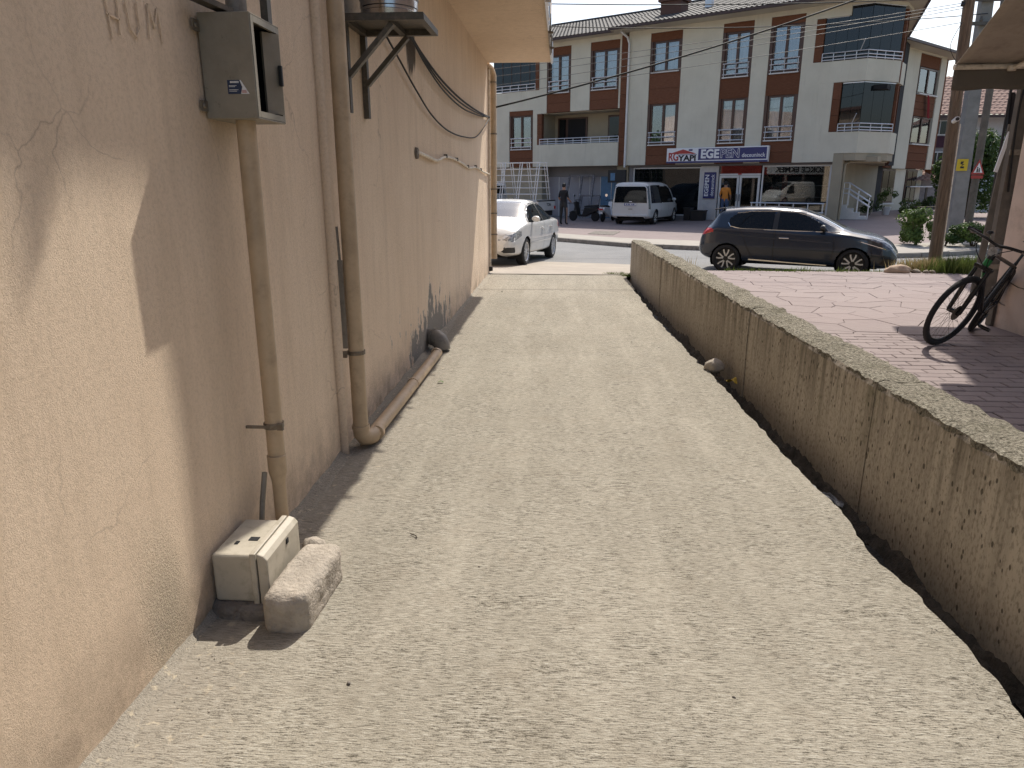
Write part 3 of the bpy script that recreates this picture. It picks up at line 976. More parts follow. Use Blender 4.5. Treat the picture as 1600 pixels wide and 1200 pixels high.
# front face is finely divided so that it can be slightly uneven
mb.grid(lambda u, v: (lambda y, z: (-1.4 + 0.006 * fbm((y, z, 0), 0.8, 3), y, z))(-3 + 17.0 * u, -0.15 + 4.2 * v), 200, 50)
mb.add([(-1.4, 14.0, -0.15), (-9, 14.0, -0.15), (-9, 14.0, 4.05), (-1.4, 14.0, 4.05)], [(0, 1, 2, 3)])
mb.add([(-1.4, -3, -0.15), (-9, -3, -0.15), (-9, -3, 4.05), (-1.4, -3, 4.05)], [(0, 3, 2, 1)])
mb.build('wall', M['stucco'], lb, w=True, smooth='all')
mb = MB(); mb.box(-9, -1.402, -3, 5.74, 4.05, 6.9); mb.build('upper_wall', M['stucco'], lb, w=True)
mb = MB(); mb.box(-9, -0.25, 5.74, 13.86, 3.8, 6.9); mb.build('upper_storey', M['stucco'], lb, w=True)
mb = MB(); mb.box(-9.2, -0.05, -3.2, 14.3, 6.9, 7.1); mb.build('roof', M['tile_red'], lb, w=True)
mb = MB(); mb.box(-0.08, -0.05, 5.72, 5.78, 6.68, 6.898); mb.bar((-0.065, 5.75, 6.69), (-0.065, 5.72, 6.62), 0.03, 0.03); mb.build('roof_hook', M['angle_iron'], lb, w=True)
# flaking metal drip edge along the overhang
yd = 5.78
while yd < 13.8:
    L = rnd.uniform(0.5, 1.25)
    y1 = min(yd + L, 13.85)
    mb = MB()
    dx = rnd.uniform(-0.006, 0.012)
    lo = 3.775 - rnd.uniform(0.0, 0.03)
    mb.box(-0.247, -0.222 + dx, yd, y1 - 0.03, lo, 4.06)
    for k in range(3):
        ya = rnd.uniform(yd, max(yd + 0.02, y1 - 0.15))
        mb.box(-0.22 + dx, -0.205 + dx, ya, min(ya + rnd.uniform(0.04, 0.12), y1 - 0.03), lo + rnd.uniform(-0.02, 0.05), 4.0)
    if rnd.random() < 0.55:
        mb.bar((-0.235, yd + 0.05, lo), (-0.17, yd + 0.0, lo - 0.02), 0.012, 0.03)
    mb.build('drip_edge', M['clamp'] if rnd.random() < 0.4 else M['alu'], lb, w=True)
    yd = y1
# mortar skirt where wall meets drive
mb = MB()
def skirt(u, v):
    y = -2.9 + 16.8 * u
    wdt = 0.07 + 0.05 * fbm((y, 9, 0), 2.5, 4)
    return (-1.405 + wdt * v, y, 0.028 * (1 - v) ** 2 * (1 + 0.8 * fbm((y, 5, 0), 3.0, 3)) + 0.008 * fbm((y, v * 3, 1), 9.0, 3) + 0.004 - 0.01 * (v > 0.95))
mb.grid(skirt, 400, 7)
tag(mb.build('mortar_skirt', M['drive'], lb, w=True, smooth='all'), kind='stuff')
# painted-over pipe chase left of the second downpipe
mb = MB()
mb.tube([(-1.385, 4.245, -0.02), (-1.385, 4.245, 3.95)], 0.032, 12)
mb.build('pipe_chase', M['stucco'], lb, w=True, smooth=True)
mb = MB()
mb.bar((-1.345, 4.29, 0.70), (-1.35, 4.30, 1.25), 0.012, 0.03); mb.bar((-1.35, 4.30, 1.25), (-1.36, 4.31, 1.45), 0.008, 0.014)
mb.build('batten', M['pvc_grey'], lb, w=True)
# scratched letters high on the wall
def stroke(mb, pts):
    for (a, b), (c, d) in zip(pts, pts[1:]):
        mb.bar((-1.3965, a, b), (-1.3965, c, d), 0.005, 0.003, up=(1, 0, 0))
mb = MB()
stroke(mb, [(2.30, 2.27), (2.315, 2.13)]); stroke(mb, [(2.365, 2.27), (2.36, 2.15)]); stroke(mb, [(2.30, 2.20), (2.37, 2.195)])
stroke(mb, [(2.41, 2.26), (2.42, 2.18), (2.45, 2.16), (2.475, 2.19), (2.475, 2.27)])
stroke(mb, [(2.53, 2.17), (2.54, 2.28), (2.57, 2.21), (2.60, 2.28), (2.61, 2.17)])
mb.build('scratched_letters', simple('scratch', (0.68, 0.53, 0.385), 0.9), lb, w=True)

# ------------------------------------------------------------------ pipes, cables and boxes on the wall
def clampring(mb, c, r, axis='z'):
    mb.lathe([(r, -0.012), (r + 0.006, -0.012), (r + 0.006, 0.012), (r, 0.012)], c, axis, 16, True)
t = thing('downpipe', (-1.29, 2.975, 0.2), 'tan painted downpipe running from the metal box down to the plastic cabinet', 'pipe')
mb = MB(); mb.tube([(-1.29, 2.975, 0.44), (-1.29, 2.98, 1.0), (-1.285, 2.975, 1.96)], 0.0385, 16)
mb.build('pipe_upper', M['pvc_tan'], t, w=True, smooth=True)
mb = MB(); mb.lathe([(0.031, 0.0), (0.031, 0.2), (0.034, 0.225), (0.042, 0.26), (0.0425, 0.34), (0.0385, 0.342)], (-1.29, 2.972, 0.16), 'z', 18)
mb.build('reducer', M['pvc_tan'], t, w=True, smooth=True)
mb = MB(); clampring(mb, (-1.29, 2.976, 0.645), 0.039); mb.bar((-1.40, 2.93, 0.648), (-1.31, 2.94, 0.645), 0.012, 0.012)
mb.box(-1.262, -1.235, 2.94, 2.955, 0.63, 0.66)
mb.build('clamp', M['clamp'], t, w=True)
mb = MB(); mb.tube([(-1.335, 2.93, 0.43), (-1.345, 2.90, 0.3), (-1.35, 2.85, 0.1)], 0.013, 8); mb.build('hose', M['pvc_grey'], t, w=True, smooth=True)

t = thing('downpipe', (-1.3, 4.36, 0.0), 'thick tan downpipe turning along the ground beside the wall', 'pipe')
mb = MB(); mb.tube([(-1.30, 4.36, 0.14), (-1.30, 4.36, 4.0)], 0.05, 18); mb.build('pipe_riser', M['pvc_tan'], t, w=True, smooth=True)
mb = MB()
arc = [(-1.30, 4.36, 0.15), (-1.297, 4.362, 0.105), (-1.285, 4.38, 0.077), (-1.262, 4.41, 0.068), (-1.248, 4.45, 0.066)]
mb.tube(arc, [0.056, 0.056, 0.056, 0.056, 0.056], 18)
clampring(mb, (-1.30, 4.36, 0.155), 0.053)
mb.build('elbow', M['pvc_tan'], t, w=True, smooth=True)
mb = MB(); mb.tube([(-1.25, 4.44, 0.066), (-1.235, 5.6, 0.062), (-1.225, 6.92, 0.058)], 0.046, 18); mb.build('pipe_along_ground', M['pvc_tan'], t, w=True, smooth=True)
for y in (4.52, 5.75, 6.88):
    mb = MB(); mb.tube([(-1.236, y - 0.02, 0.063), (-1.236, y + 0.02, 0.063)], 0.0515, 18); mb.build('coupling', M['pvc_tan'], t, w=True, smooth=True)
mb = MB(); clampring(mb, (-1.30, 4.36, 0.66), 0.051); mb.box(-1.40, -1.34, 4.28, 4.30, 0.64, 0.68); mb.build('clamp', M['clamp'], t, w=True)

t = thing('outlet_pipe', (-1.35, 7.32, 0.0), 'short grey outlet elbow poking out of the peeling wall', 'pipe')
mb = MB(); mb.tube([(-1.42, 7.36, 0.13), (-1.36, 7.33, 0.135), (-1.31, 7.30, 0.13), (-1.265, 7.275, 0.105), (-1.24, 7.26, 0.06), (-1.232, 7.255, 0.01)], [0.082, 0.084, 0.09, 0.09, 0.088, 0.086], 20)
mb.build('elbow', M['pvc_grey'], t, w=True, smooth=True)
mb = MB(); mb.tube([(-1.335, 7.318, 0.135), (-1.318, 7.307, 0.133)], 0.097, 20); mb.build('collar', M['pvc_grey'], t, w=True, smooth=True)

t = thing('downpipe', (-1.31, 14.06, 0.1), 'tan downpipe at the far corner of the stucco wall', 'pipe')
mb = MB(); mb.tube([(-1.32, 14.07, 0.28), (-1.315, 14.07, 3.62), (-1.35, 14.0, 3.72), (-1.42, 13.9, 3.78)], 0.062, 16); mb.build('pipe_riser', M['pvc_tan'], t, w=True, smooth=True)
for z in (0.75, 1.15, 1.6, 2.6, 3.5):
    mb = MB(); clampring(mb, (-1.316, 14.07, z), 0.063); mb.bar((-1.40, 14.0, z), (-1.35, 14.03, z), 0.015, 0.02); mb.build('clamp', M['clamp'], t, w=True)
t = thing('conduit', (-1.37, 13.93, 0.05), 'thin pale conduit beside the corner downpipe', 'pipe')
mb = MB(); mb.tube([(-1.375, 13.90, 0.05), (-1.372, 13.90, 3.7)], 0.018, 10); mb.build('tube', M['pvc_white'], t, w=True, smooth=True)
mb = MB(); mb.box(-1.40, -1.33, 13.87, 13.94, 0.06, 0.14); mb.build('foot_box', M['black'], t, w=True, bevel=0.006)

def smooth_pts(pts, n=8):
    pts = [Vector(p) for p in pts]
    out = []
    for i in range(len(pts) - 1):
        p0 = pts[max(i - 1, 0)]; p1 = pts[i]; p2 = pts[i + 1]; p3 = pts[min(i + 2, len(pts) - 1)]
        for k in range(n):
            t_ = k / n
            out.append(0.5 * ((2 * p1) + (p2 - p0) * t_ + (2 * p0 - 5 * p1 + 4 * p2 - p3) * t_ ** 2 + (3 * p1 - p0 - 3 * p2 + p3) * t_ ** 3))
    out.append(pts[-1])
    return out
t = thing('white_conduit', (-1.38, 7.1, 1.97), 'wavy white flexible conduit clipped across the stucco wall', 'conduit')
cp = [(-1.385, 7.05, 1.99), (-1.37, 7.5, 1.965), (-1.378, 8.06, 1.945), (-1.38, 8.64, 2.0), (-1.38, 9.3, 2.005), (-1.378, 10.1, 1.97), (-1.38, 10.88, 1.925), (-1.38, 11.8, 1.95), (-1.38, 12.8, 1.90), (-1.375, 13.85, 1.87)]
mb = MB(); mb.tube(smooth_pts(cp), 0.016, 8); mb.build('hose', M['pvc_white'], t, w=True, smooth=True)
for y, z in ((8.7, 2.002), (9.6, 1.995), (10.7, 1.93), (11.7, 1.952), (12.4, 1.92)):
    mb = MB(); mb.box(-1.398, -1.36, y - 0.03, y + 0.03, z - 0.01, z + 0.03); mb.build('clip', M['angle_iron'], t, w=True)
mb = MB(); mb.lathe([(0.055, -0.01), (0.05, 0.012)], (-1.39, 7.03, 1.98), 'x', 14); mb.build('wall_hole', M['stone_dk'], t, w=True)

mb = MB(); mb.tube(smooth_pts([(-1.36, 5.6, 2.86), (-1.36, 5.83, 2.786), (-1.36, 6.3, 2.678), (-1.36, 6.94, 2.53), (-1.36, 7.75, 2.38), (-1.36, 8.8, 2.303), (-1.36, 10.2, 2.317), (-1.36, 11.75, 2.42), (-1.36, 13.45, 2.77), (-1.37, 13.88, 2.88)]), 0.009, 6)
tag(mb.build('wall_cable', M['cable'], smooth=True), 'single black cable hanging in the deepest loop on the stucco wall', 'cable')
for k in range(3):
    dzc = -0.055 * k
    mb = MB(); mb.tube(smooth_pts([(-1.30 - 0.02 * k, 5.3 + 0.2 * k, 3.0), (-1.36 + 0.01 * k, 6.68, 2.967 + dzc * 0.4), (-1.36 + 0.01 * k, 7.31, 2.89 + dzc * 0.7), (-1.36 + 0.01 * k, 8.42, 2.807 + dzc), (-1.36 + 0.01 * k, 9.96, 2.773 + dzc), (-1.36 + 0.01 * k, 11.8, 2.80 + dzc * 0.6), (-1.37, 13.88, 2.88)]), 0.009 if k else 0.012, 6)
    tag(mb.build('wall_cable', M['cable'], smooth=True), ('topmost', 'middle', 'lowest')[k] + ' of three black cables bundled in a shallow sag across the stucco wall', 'cable', 'bundled cables under the boiler')

# metal meter box with its door ajar
t = thing('meter_box', (-1.4, 3.02, 1.94), 'scratched grey metal box with open door mounted high on the stucco wall', 'meter box')
X0, X1, Y0, Y1, Z0, Z1 = -1.395, -1.19, 2.875, 3.165, 1.945, 2.325
mb = MB()
mb.box(X0, X1, Y0, Y0 + 0.006, Z0, Z1); mb.box(X0, X1, Y1 - 0.006, Y1, Z0, Z1)
mb.box(X0, X1, Y0 + 0.007, Y1 - 0.007, Z0, Z0 + 0.006); mb.box(X0, X1, Y0 + 0.007, Y1 - 0.007, Z1 - 0.006, Z1); mb.box(X0, X0 + 0.006, Y0 + 0.007, Y1 - 0.007, Z0 + 0.007, Z1 - 0.007)
mb.build('case', M['boxmetal'], t, w=True, bevel=0.003)
mb = MB()
for a, b, c_, d in ((Y0 + 0.007, Y0 + 0.03, Z0 + 0.007, Z1 - 0.007), (Y1 - 0.03, Y1 - 0.007, Z0 + 0.007, Z1 - 0.007), (Y0 + 0.031, Y1 - 0.031, Z0 + 0.007, Z0 + 0.03), (Y0 + 0.031, Y1 - 0.031, Z1 - 0.03, Z1 - 0.007)):
    mb.box(X1 - 0.012, X1 + 0.001, a, b, c_, d)
mb.build('front_frame', M['boxmetal'], t, w=True)
mb = MB(); mb.box(X0 + 0.01, X1 - 0.02, Y0 + 0.01, Y1 - 0.01, Z0 + 0.01, Z0 + 0.012); mb.box(X0 + 0.007, X0 + 0.011, Y0 + 0.01, Y1 - 0.01, Z0 + 0.014, Z1 - 0.01); mb.box(X0 + 0.012, X1 - 0.03, Y0 + 0.007, Y0 + 0.009, Z0 + 0.014, Z1 - 0.01); mb.box(X0 + 0.012, X1 - 0.03, Y1 - 0.012, Y1 - 0.009, Z0 + 0.014, Z1 - 0.01)
mb.build('lining', M['dark'], t, w=True)
mb = MB(); mb.bar((X1 + 0.006, Y1 - 0.034, (Z0 + Z1) / 2), (X1 - 0.035, Y1 - 0.105, (Z0 + Z1) / 2), 0.012, Z1 - Z0 - 0.07)
dr = mb.build('door', M['boxmetal'], t, w=True)
mb = MB(); mb.box(X1 + 0.006, X1 + 0.022, Y1 - 0.06, Y1 - 0.045, 2.09, 2.17); mb.build('handle', M['black'], dr, w=True, bevel=0.003)
for z in (Z0 + 0.045, Z1 - 0.05):
    mb = MB(); mb.box(X0 + 0.002, X0 + 0.008, Y0 - 0.05, Y0, z - 0.02, z + 0.02); mb.lathe([(0.009, 0), (0.007, 0.006)], (X0 + 0.008, Y0 - 0.03, z), 'x', 10); mb.build('mounting_lug', M['clamp'], t, w=True)
# sticker: blue field, paler tail
mb = MB(); mb.add([(-1.30, Y0 - 0.0015, 2.035), (-1.25, Y0 - 0.0015, 2.035), (-1.243, Y0 - 0.0015, 2.06), (-1.252, Y0 - 0.0015, 2.085), (-1.30, Y0 - 0.0015, 2.085)], [(0, 1, 2, 3, 4)])
st = mb.build('sticker', M['sticker_blue'], t, w=True)
mb = MB(); mb.add([(-1.2485, Y0 - 0.0015, 2.035), (-1.215, Y0 - 0.0015, 2.035), (-1.246, Y0 - 0.0015, 2.085), (-1.2505, Y0 - 0.0015, 2.085), (-1.2415, Y0 - 0.0015, 2.06)], [(0, 1, 2, 3, 4)])
mb.build('sticker_tail', M['sign_white'], st, w=True)
mb = MB()
for i in range(7): mb.box(-1.288 + i * 0.005, -1.2845 + i * 0.005, Y0 - 0.003, Y0 - 0.002, 2.074, 2.081)
for z, l in ((2.064, 0.03), (2.060, 0.024), (2.049, 0.036), (2.044, 0.03)): mb.box(-1.294, -1.294 + l, Y0 - 0.003, Y0 - 0.002, z, z + 0.0016)
mb.build('sticker_print', M['sign_white'], st, w=True)
mb = MB()
for z, l in ((2.047, 0.022), (2.043, 0.024), (2.039, 0.025)): mb.box(-1.244, -1.244 + l * 0.8, Y0 - 0.003, Y0 - 0.002, z, z + 0.0014)
mb.build('sticker_print', M['sign_red'], st, w=True)
# riser and rail above the box
t2 = thing('riser_pipe', (-1.3, 3.0, 2.33), 'mauve-grey riser pipe and black rail rising above the metal box', 'pipe')
mb = MB(); mb.tube([(-1.29, 3.0, 2.326), (-1.29, 3.0, 3.7)], 0.04, 14); mb.build('pipe', M['pvc_grey'], t2, w=True, smooth=True)
mb = MB(); mb.box(-1.23, -1.20, 3.09, 3.13, 2.327, 3.7); mb.build('rail', M['angle_iron'], t2, w=True)
mb = MB(); mb.bar((-1.36, 2.78, 2.36), (-1.30, 2.95, 2.34), 0.05, 0.02); mb.build('flange', M['angle_iron'], t2, w=True)

# boiler on its bracket
t = thing('boiler_bracket', (-1.4, 4.98, 2.15), 'dark angle-iron bracket with two struts carrying the steel boiler', 'bracket')
for y in (4.80, 5.24):
    mb = MB(); mb.box(-1.398, -1.36, y - 0.025, y + 0.025, 2.14, 2.70); mb.build('wall_upright', M['angle_iron'], t, w=True)
    mb = MB(); mb.bar((-1.365, y, 2.36), (-1.075, y, 2.66), 0.05, 0.03); mb.build('strut', M['angle_iron'], t, w=True)
mb = MB()
for y in (4.755, 5.235): mb.box(-1.40, -0.865, y - 0.02, y + 0.02, 2.668, 2.705)
for x in (-1.37, -1.1, -0.885): mb.box(x - 0.02, x + 0.02, 4.776, 5.214, 2.669, 2.704)
mb.build('shelf_frame', M['angle_iron'], t, w=True)
mb = MB(); mb.box(-1.39, -0.87, 4.74, 5.25, 2.7055, 2.711); mb.build('shelf', M['angle_iron'], t, w=True)
t = thing('boiler', (-1.135, 4.99, 2.711), 'shiny stainless steel boiler standing on the dark bracket', 'boiler')
mb = MB(); mb.lathe([(0.165, 0.0), (0.182, 0.012), (0.185, 0.04), (0.18, 0.045), (0.18, 0.06), (0.185, 0.065), (0.185, 0.75), (0.16, 0.8)], (-1.135, 4.99, 2.713), 'z', 40); mb.build('tank', M['steel'], t, w=True, smooth=True)
mb = MB(); mb.lathe([(0.186, 0), (0.19, 0.005), (0.19, 0.02), (0.186, 0.025)], (-1.135, 4.99, 2.82), 'z', 40, True); mb.build('band', M['steel'], t, w=True, smooth=True)

# plastic gas cabinet, its mortar bed, the concrete block and a stone
t = thing('gas_cabinet', (-1.27, 2.64, 0.04), 'small cream plastic cabinet with lid at the foot of the wall', 'cabinet')
mb = MB(); mb.box(-1.388, -1.203, 2.475, 2.80, 0.05, 0.262); mb.build('case', M['cabinet'], t, w=True, bevel=0.014, seg=3)
mb = MB(); mb.box(-1.222, -1.198, 2.462, 2.813, 0.035, 0.277); mb.build('rim', M['cabinet'], t, w=True, bevel=0.004)
mb = MB()
mb.prism([(-1.192, 0.032), (-1.192, 0.278), (-1.165, 0.268), (-1.15, 0.25), (-1.15, 0.032)], 2.462, 2.813, lambda a, b, h: (a, h, b))
dr = mb.build('door', M['cabinet'], t, w=True, bevel=0.006)
mb = MB(); mb.box(-1.158, -1.146, 2.66, 2.685, 0.215, 0.24); mb.build('latch', M['dark'], dr, w=True, bevel=0.003)
mb = MB(); mb.box(-1.285, -1.245, 2.60, 2.63, 0.2605, 0.2645); mb.build('vent', M['dark'], t, w=True)
mb = MB(); mb.box(-1.33, -1.315, 2.565, 2.59, 0.262, 0.265); mb.build('scuff', M['dark'], t, w=True)
def lump_box(mb, x0, x1, y0, y1, z0, z1, n=10, amp=0.01, rr=0.03, seed=0.0, slant=0.0):
    """rounded, pitted block"""
    for face in range(6):
        def fn(u, v, face=face):
            a, b = u * 2 - 1, v * 2 - 1
            q = [(a, b, 1), (a, b, -1), (1, a, b), (-1, a, b), (a, 1, b), (a, -1, b)][face]
            hx, hy, hz = (x1 - x0) / 2, (y1 - y0) / 2, (z1 - z0) / 2
            p = Vector((q[0] * hx, q[1] * hy, q[2] * hz))
            inner = Vector((max(-hx + rr, min(hx - rr, p.x)), max(-hy + rr, min(hy - rr, p.y)), max(-hz + rr, min(hz - rr, p.z))))
            d = p - inner
            if d.length > 1e-6: p = inner + d.normalized() * min(rr, d.length if d.length < rr else rr)
            nn = fbm((p.x + seed, p.y, p.z), 14.0, 4)
            nn2 = fbm((p.x + seed, p.y, p.z + 5), 5.0, 2)
            dirn = p.normalized()
            p = p + dirn * (amp * nn + amp * 1.2 * nn2)
            return ((x0 + x1) / 2 + p.x + slant * p.y, (y0 + y1) / 2 + p.y, (z0 + z1) / 2 + p.z)
        mb.grid(fn, n, n)
t = thing('concrete_block', (-1.04, 2.57, 0.0), 'rounded pale concrete block lying beside the plastic cabinet', 'block')
mb = MB(); lump_box(mb, -1.135, -0.955, 2.345, 2.79, -0.03, 0.165, 30, 0.007, 0.045, 1.0, 0.04); mb.build('block', M['stone'], t, w=True, smooth='all')
t = thing('mortar_bed', (-1.28, 2.6, 0.0), 'dark crumbly mortar bed under the plastic cabinet', 'mortar')
mb = MB(); lump_box(mb, -1.41, -1.15, 2.425, 2.82, -0.05, 0.05, 18, 0.02, 0.03, 6.0); mb.build('bed', M['stone_dk'], t, w=True, smooth='all')
tag(rock('stone', (-1.13, 2.93, 0.05), 0.065, M['stone'], 9.0, (1, 0.9, 0.85)), 'small round stone behind the concrete block', 'stone')
# bits lying on the drive
for i, (x, y, r, lab) in enumerate([(-0.35, 2.9, 0.005, 'tiny dark pebble on the drive in front of the concrete block'), (0.62, 2.1, 0.006, 'tiny dark pebble near the bottom right of the drive'), (-0.72, 2.08, 0.008, 'small dark pebble at the lower left of the drive near the wall'), (0.8, 7.8, 0.009, 'tiny dark pebble on the drive near the pale ditch stone'), (-0.95, 11.5, 0.014, 'small dark pebble near the far end of the stucco wall')]):
    tag(rock('pebble', (x, y, r * 0.6), r, M['stone_dk'], i * 2.1, (1.3, 0.8, 0.7), sub=1), lab, 'pebble')
# grit gathered along the wall foot and the broken edge of the drive
gm = MB(); gg = random.Random(77)
for i in range(1500):
    y = gg.uniform(0.9, 13.6)
    if gg.random() < 0.55: x = -1.385 + abs(gg.gauss(0, 0.07)) + 0.05
    else: x = edge_x(y) - 0.02 - abs(gg.gauss(0, 0.06))
    if -1.4 < x < -0.93 and 2.3 < y < 2.95: continue
    r = gg.uniform(0.001, 0.0034) * (1.0 + 0.08 * y)
    z = dz(x, y) + 0.004
    a = gg.uniform(0, 6.28); ca, sa = math.cos(a) * r, math.sin(a) * r
    gm.add([(x + ca * 1.3, y + sa * 1.3, z), (x - sa, y + ca, z), (x - ca * 1.3, y - sa * 1.3, z), (x + sa, y - ca, z), (x, y, z + r * 0.55)], [(0, 1, 4), (1, 2, 4), (2, 3, 4), (3, 0, 4)])
tag(gm.build('grit', M['stone']), 'loose grit along the wall foot and the drive edge', 'grit', kind='stuff')
mb = MB(); mb.tube([(-0.73, 3.19, 0.005), (-0.70, 3.17, 0.007), (-0.69, 3.15, 0.005)], 0.003, 5); tag(mb.build('twig', M['twig']), 'short dark twig on the driveway near the concrete block', 'twig')
mb = MB(); mb.grid(lambda u, v: (-1.07 + 0.05 * u, 5.98 + 0.03 * v, 0.008 + 0.012 * math.sin(u * 3)), 5, 3); tag(mb.build('leaf', M['leaf_mid']), 'small green leaf on the driveway beside the ground pipe', 'leaf')

# ------------------------------------------------------------------ apartment block across the street
# local axes: x along the front (to the right), y into the building, z up
apt = thing('apartment_block', (FP[0], FP[1], 1.7 - 1.7 * FSC), 'cream and brown three-storey apartment block with a shop on its ground floor', 'building', rz=math.atan2(FD[1], FD[0]), scale=FSC)
def abox(name, mat, x0, x1, y0, y1, z0, z1, parent=None, bevel=0.0):
    mb = MB(); mb.box(x0, x1, y0, y1, z0, z1)
    return mb.build(name, M[mat], parent or apt, bevel=bevel)
ZS, ZT = 2.55, 8.4          # underside of the first floor, wall top
# solid core behind the fronts
mb = MB(); mb.prism([(-13.4, 2.6), (6.3, 2.6), (5.25, 8.6), (5.25, 11.0), (-13.4, 11.0)], 2.6, 8.38, lambda a, b, h: (a, b, h)); mb.prism([(-13.4, 2.6), (4.78, 2.6), (4.78, 11.0), (-13.4, 11.0)], 0.0, 2.599, lambda a, b, h: (a, b, h)); mb.build('core', M['dark'], apt)
abox('entrance_wall', 'cream2', 4.785, 4.9, 0.42, 9.0, 0.0, 2.59)
for (x0, x1) in ((-13.4, -4.95), (-4.95, 6.4)):
    abox('floor_slab', 'cream2', x0 + 0.002, x1 - 0.002, 0.5, 2.59, ZS + 0.002, ZS + 0.2)
    abox('floor_slab', 'dark', x0 + 0.002, x1 - 0.002, 0.5, 2.59, 5.25, 5.42)
LBK = 0.12                  # the left section stands back a little
def wallseg(x0, x1, z0, z1, y0=0.0, t=0.28, mat='cream'):
    return abox('wall', mat, x0, x1, y0, y0 + t, z0, z1)
def cladding(x0, x1, z0, z1, y0, n=None):
    n = n or max(1, round((z1 - z0) / 0.55))
    for i in range(n):
        a = z0 + (z1 - z0) * i / n; b = z0 + (z1 - z0) * (i + 1) / n
        abox('cladding_panel', 'clad', x0 + 0.004, x1 - 0.004, y0, y0 + 0.2, a + 0.005, b - 0.005)
def curtain_mesh(x0, x1, z0, z1, y):
    mb = MB()
    k = rnd.uniform(0, 6)
    mb.grid(lambda u, v: (x0 + (x1 - x0) * u, y + 0.025 * math.sin(u * (x1 - x0) * 42 + k) + 0.01 * math.sin(u * 17 + v * 2), z0 + (z1 - z0) * v), 40, 2)
    return mb
def window(x0, x1, z0, z1, y, style='white', rail=True, frame='frame_br', sash=2):
    """frame with sashes, each pane its own piece"""
    f = 0.075
    mb = MB()
    mb.box(x0, x0 + f, y, y + 0.1, z0, z1); mb.box(x1 - f, x1, y, y + 0.1, z0, z1)
    mb.box(x0 + f, x1 - f, y, y + 0.1, z0, z0 + f); mb.box(x0 + f, x1 - f, y, y + 0.1, z1 - f, z1)
    xs = [x0 + f + (x1 - x0 - 2 * f) * i / sash for i in range(sash + 1)]
    for x in xs[1:-1]:
        mb.box(x - 0.05, x + 0.05, y - 0.012, y + 0.088, z0 + f, z1 - f)
    wdw = mb.build('window', M[frame], apt)
    for i in range(sash):
        a = xs[i] + (0.05 if i else 0); b = xs[i + 1] - (0.05 if i < sash - 1 else 0)
        mb = MB(); mb.box(a, b, y + 0.045, y + 0.052, z0 + f, z1 - f); mb.build('pane', M['glass'], wdw)
    mb = MB(); mb.box(x0 - 0.03, x1 + 0.03, y - 0.14, y + 0.02, z0 - 0.05, z0 - 0.002); mb.build('sill', M['sill'], wdw, bevel=0.006)
    mb = MB(); mb.box(x0 - 0.05, x1 + 0.05, y + 0.75, y + 0.77, z0 - 0.1, z1 + 0.1); mb.build('room_shade', M['dark'], wdw)
    if style == 'white':
        curtain_mesh(x0 + f, x1 - f, z0 + 0.02, z1 - 0.02, y + 0.2).build('curtain', M['curtain'], wdw, smooth='all')
    elif style == 'half':
        curtain_mesh(x0 + f, (x0 + x1) / 2 + 0.1, z0 + 0.02, z1 - 0.02, y + 0.2).build('curtain', M['curtain'], wdw, smooth='all')
    elif style == 'halfr':
        curtain_mesh((x0 + x1) / 2, x1 - f, z0 + 0.02, z1 - 0.02, y + 0.2).build('curtain', M['curtain'], wdw, smooth='all')
    elif style == 'mauve':
        curtain_mesh(x0 + f, x1 - f, z0 + 0.02, z1 - 0.02, y + 0.2).build('curtain', M['curtain_dk'], wdw, smooth='all')
    if rail:
        mb = MB()
        for dzr in (0.10, 0.32, 0.53):
            mb.tube([(x0 - 0.03, y - 0.09, z0 + dzr), (x1 + 0.03, y - 0.09, z0 + dzr)], 0.022, 6)
        for x in (x0 + 0.02, (x0 + x1) / 2, x1 - 0.02):
            mb.tube([(x, y - 0.075, z0), (x, y - 0.075, z0 + 0.53)], 0.011, 6)
        mb.build('rail', M['alu'], wdw, smooth=True)
    return wdw
def strip(x0, x1, zb, zt, y0, wins):
    """brown strip: cladding with windows let into it; wins = (z0, z1, style, rail)"""
    z = zb
    for (a, b, style, rail) in wins:
        if a - z > 0.05: cladding(x0, x1, z, a - 0.052, y0)
        mb = MB()
        e = 0.12
        abox('window_reveal', 'frame_br', x0 + 0.004, x0 + e, y0 - 0.012, y0 + 0.2, a - 0.05, b)
        abox('window_reveal', 'frame_br', x1 - e, x1 - 0.004, y0 - 0.012, y0 + 0.2, a - 0.05, b)
        window(x0 + e + 0.002, x1 - e - 0.002, a, b, y0 + 0.05, style, rail)
        z = b
    if zt - z > 0.05: cladding(x0, x1, z, zt, y0)

# right section: wall bays between the four strips
YR = 0.03
strips_r = [(-3.52, -1.98, [(3.45, 5.22, 'halfr', True), (6.58, 7.86, 'white', False)]),
            (-0.15, 1.17, [(3.43, 5.23, 'white', True), (6.1, 7.86, 'white', True)]),
            (1.86, 3.22, [(3.47, 5.23, 'half', True), (6.1, 7.9, 'mauve', True)])]
xe_ = -4.62
for (a, b, wins) in strips_r:
    wallseg(xe_, a, ZS, ZT)
    strip(a, b, ZS, 8.22, YR, wins)
    wallseg(a + 0.001, b - 0.001, 8.22, ZT, 0.001)
    xe_ = b
wallseg(xe_, 3.66, ZS, ZT)
# brown strip and drainpipe at the step between the sections
cladding(-5.0, -4.63, ZS, 8.3, 0.02, 9)
mb = MB(); mb.tube([(-4.55, -0.09, ZS - 0.1), (-4.55, -0.09, 7.9), (-4.6, -0.2, 8.15), (-4.75, -0.55, 8.35)], 0.05, 10); mb.build('drainpipe', M['white_pvc'], apt, smooth=True)
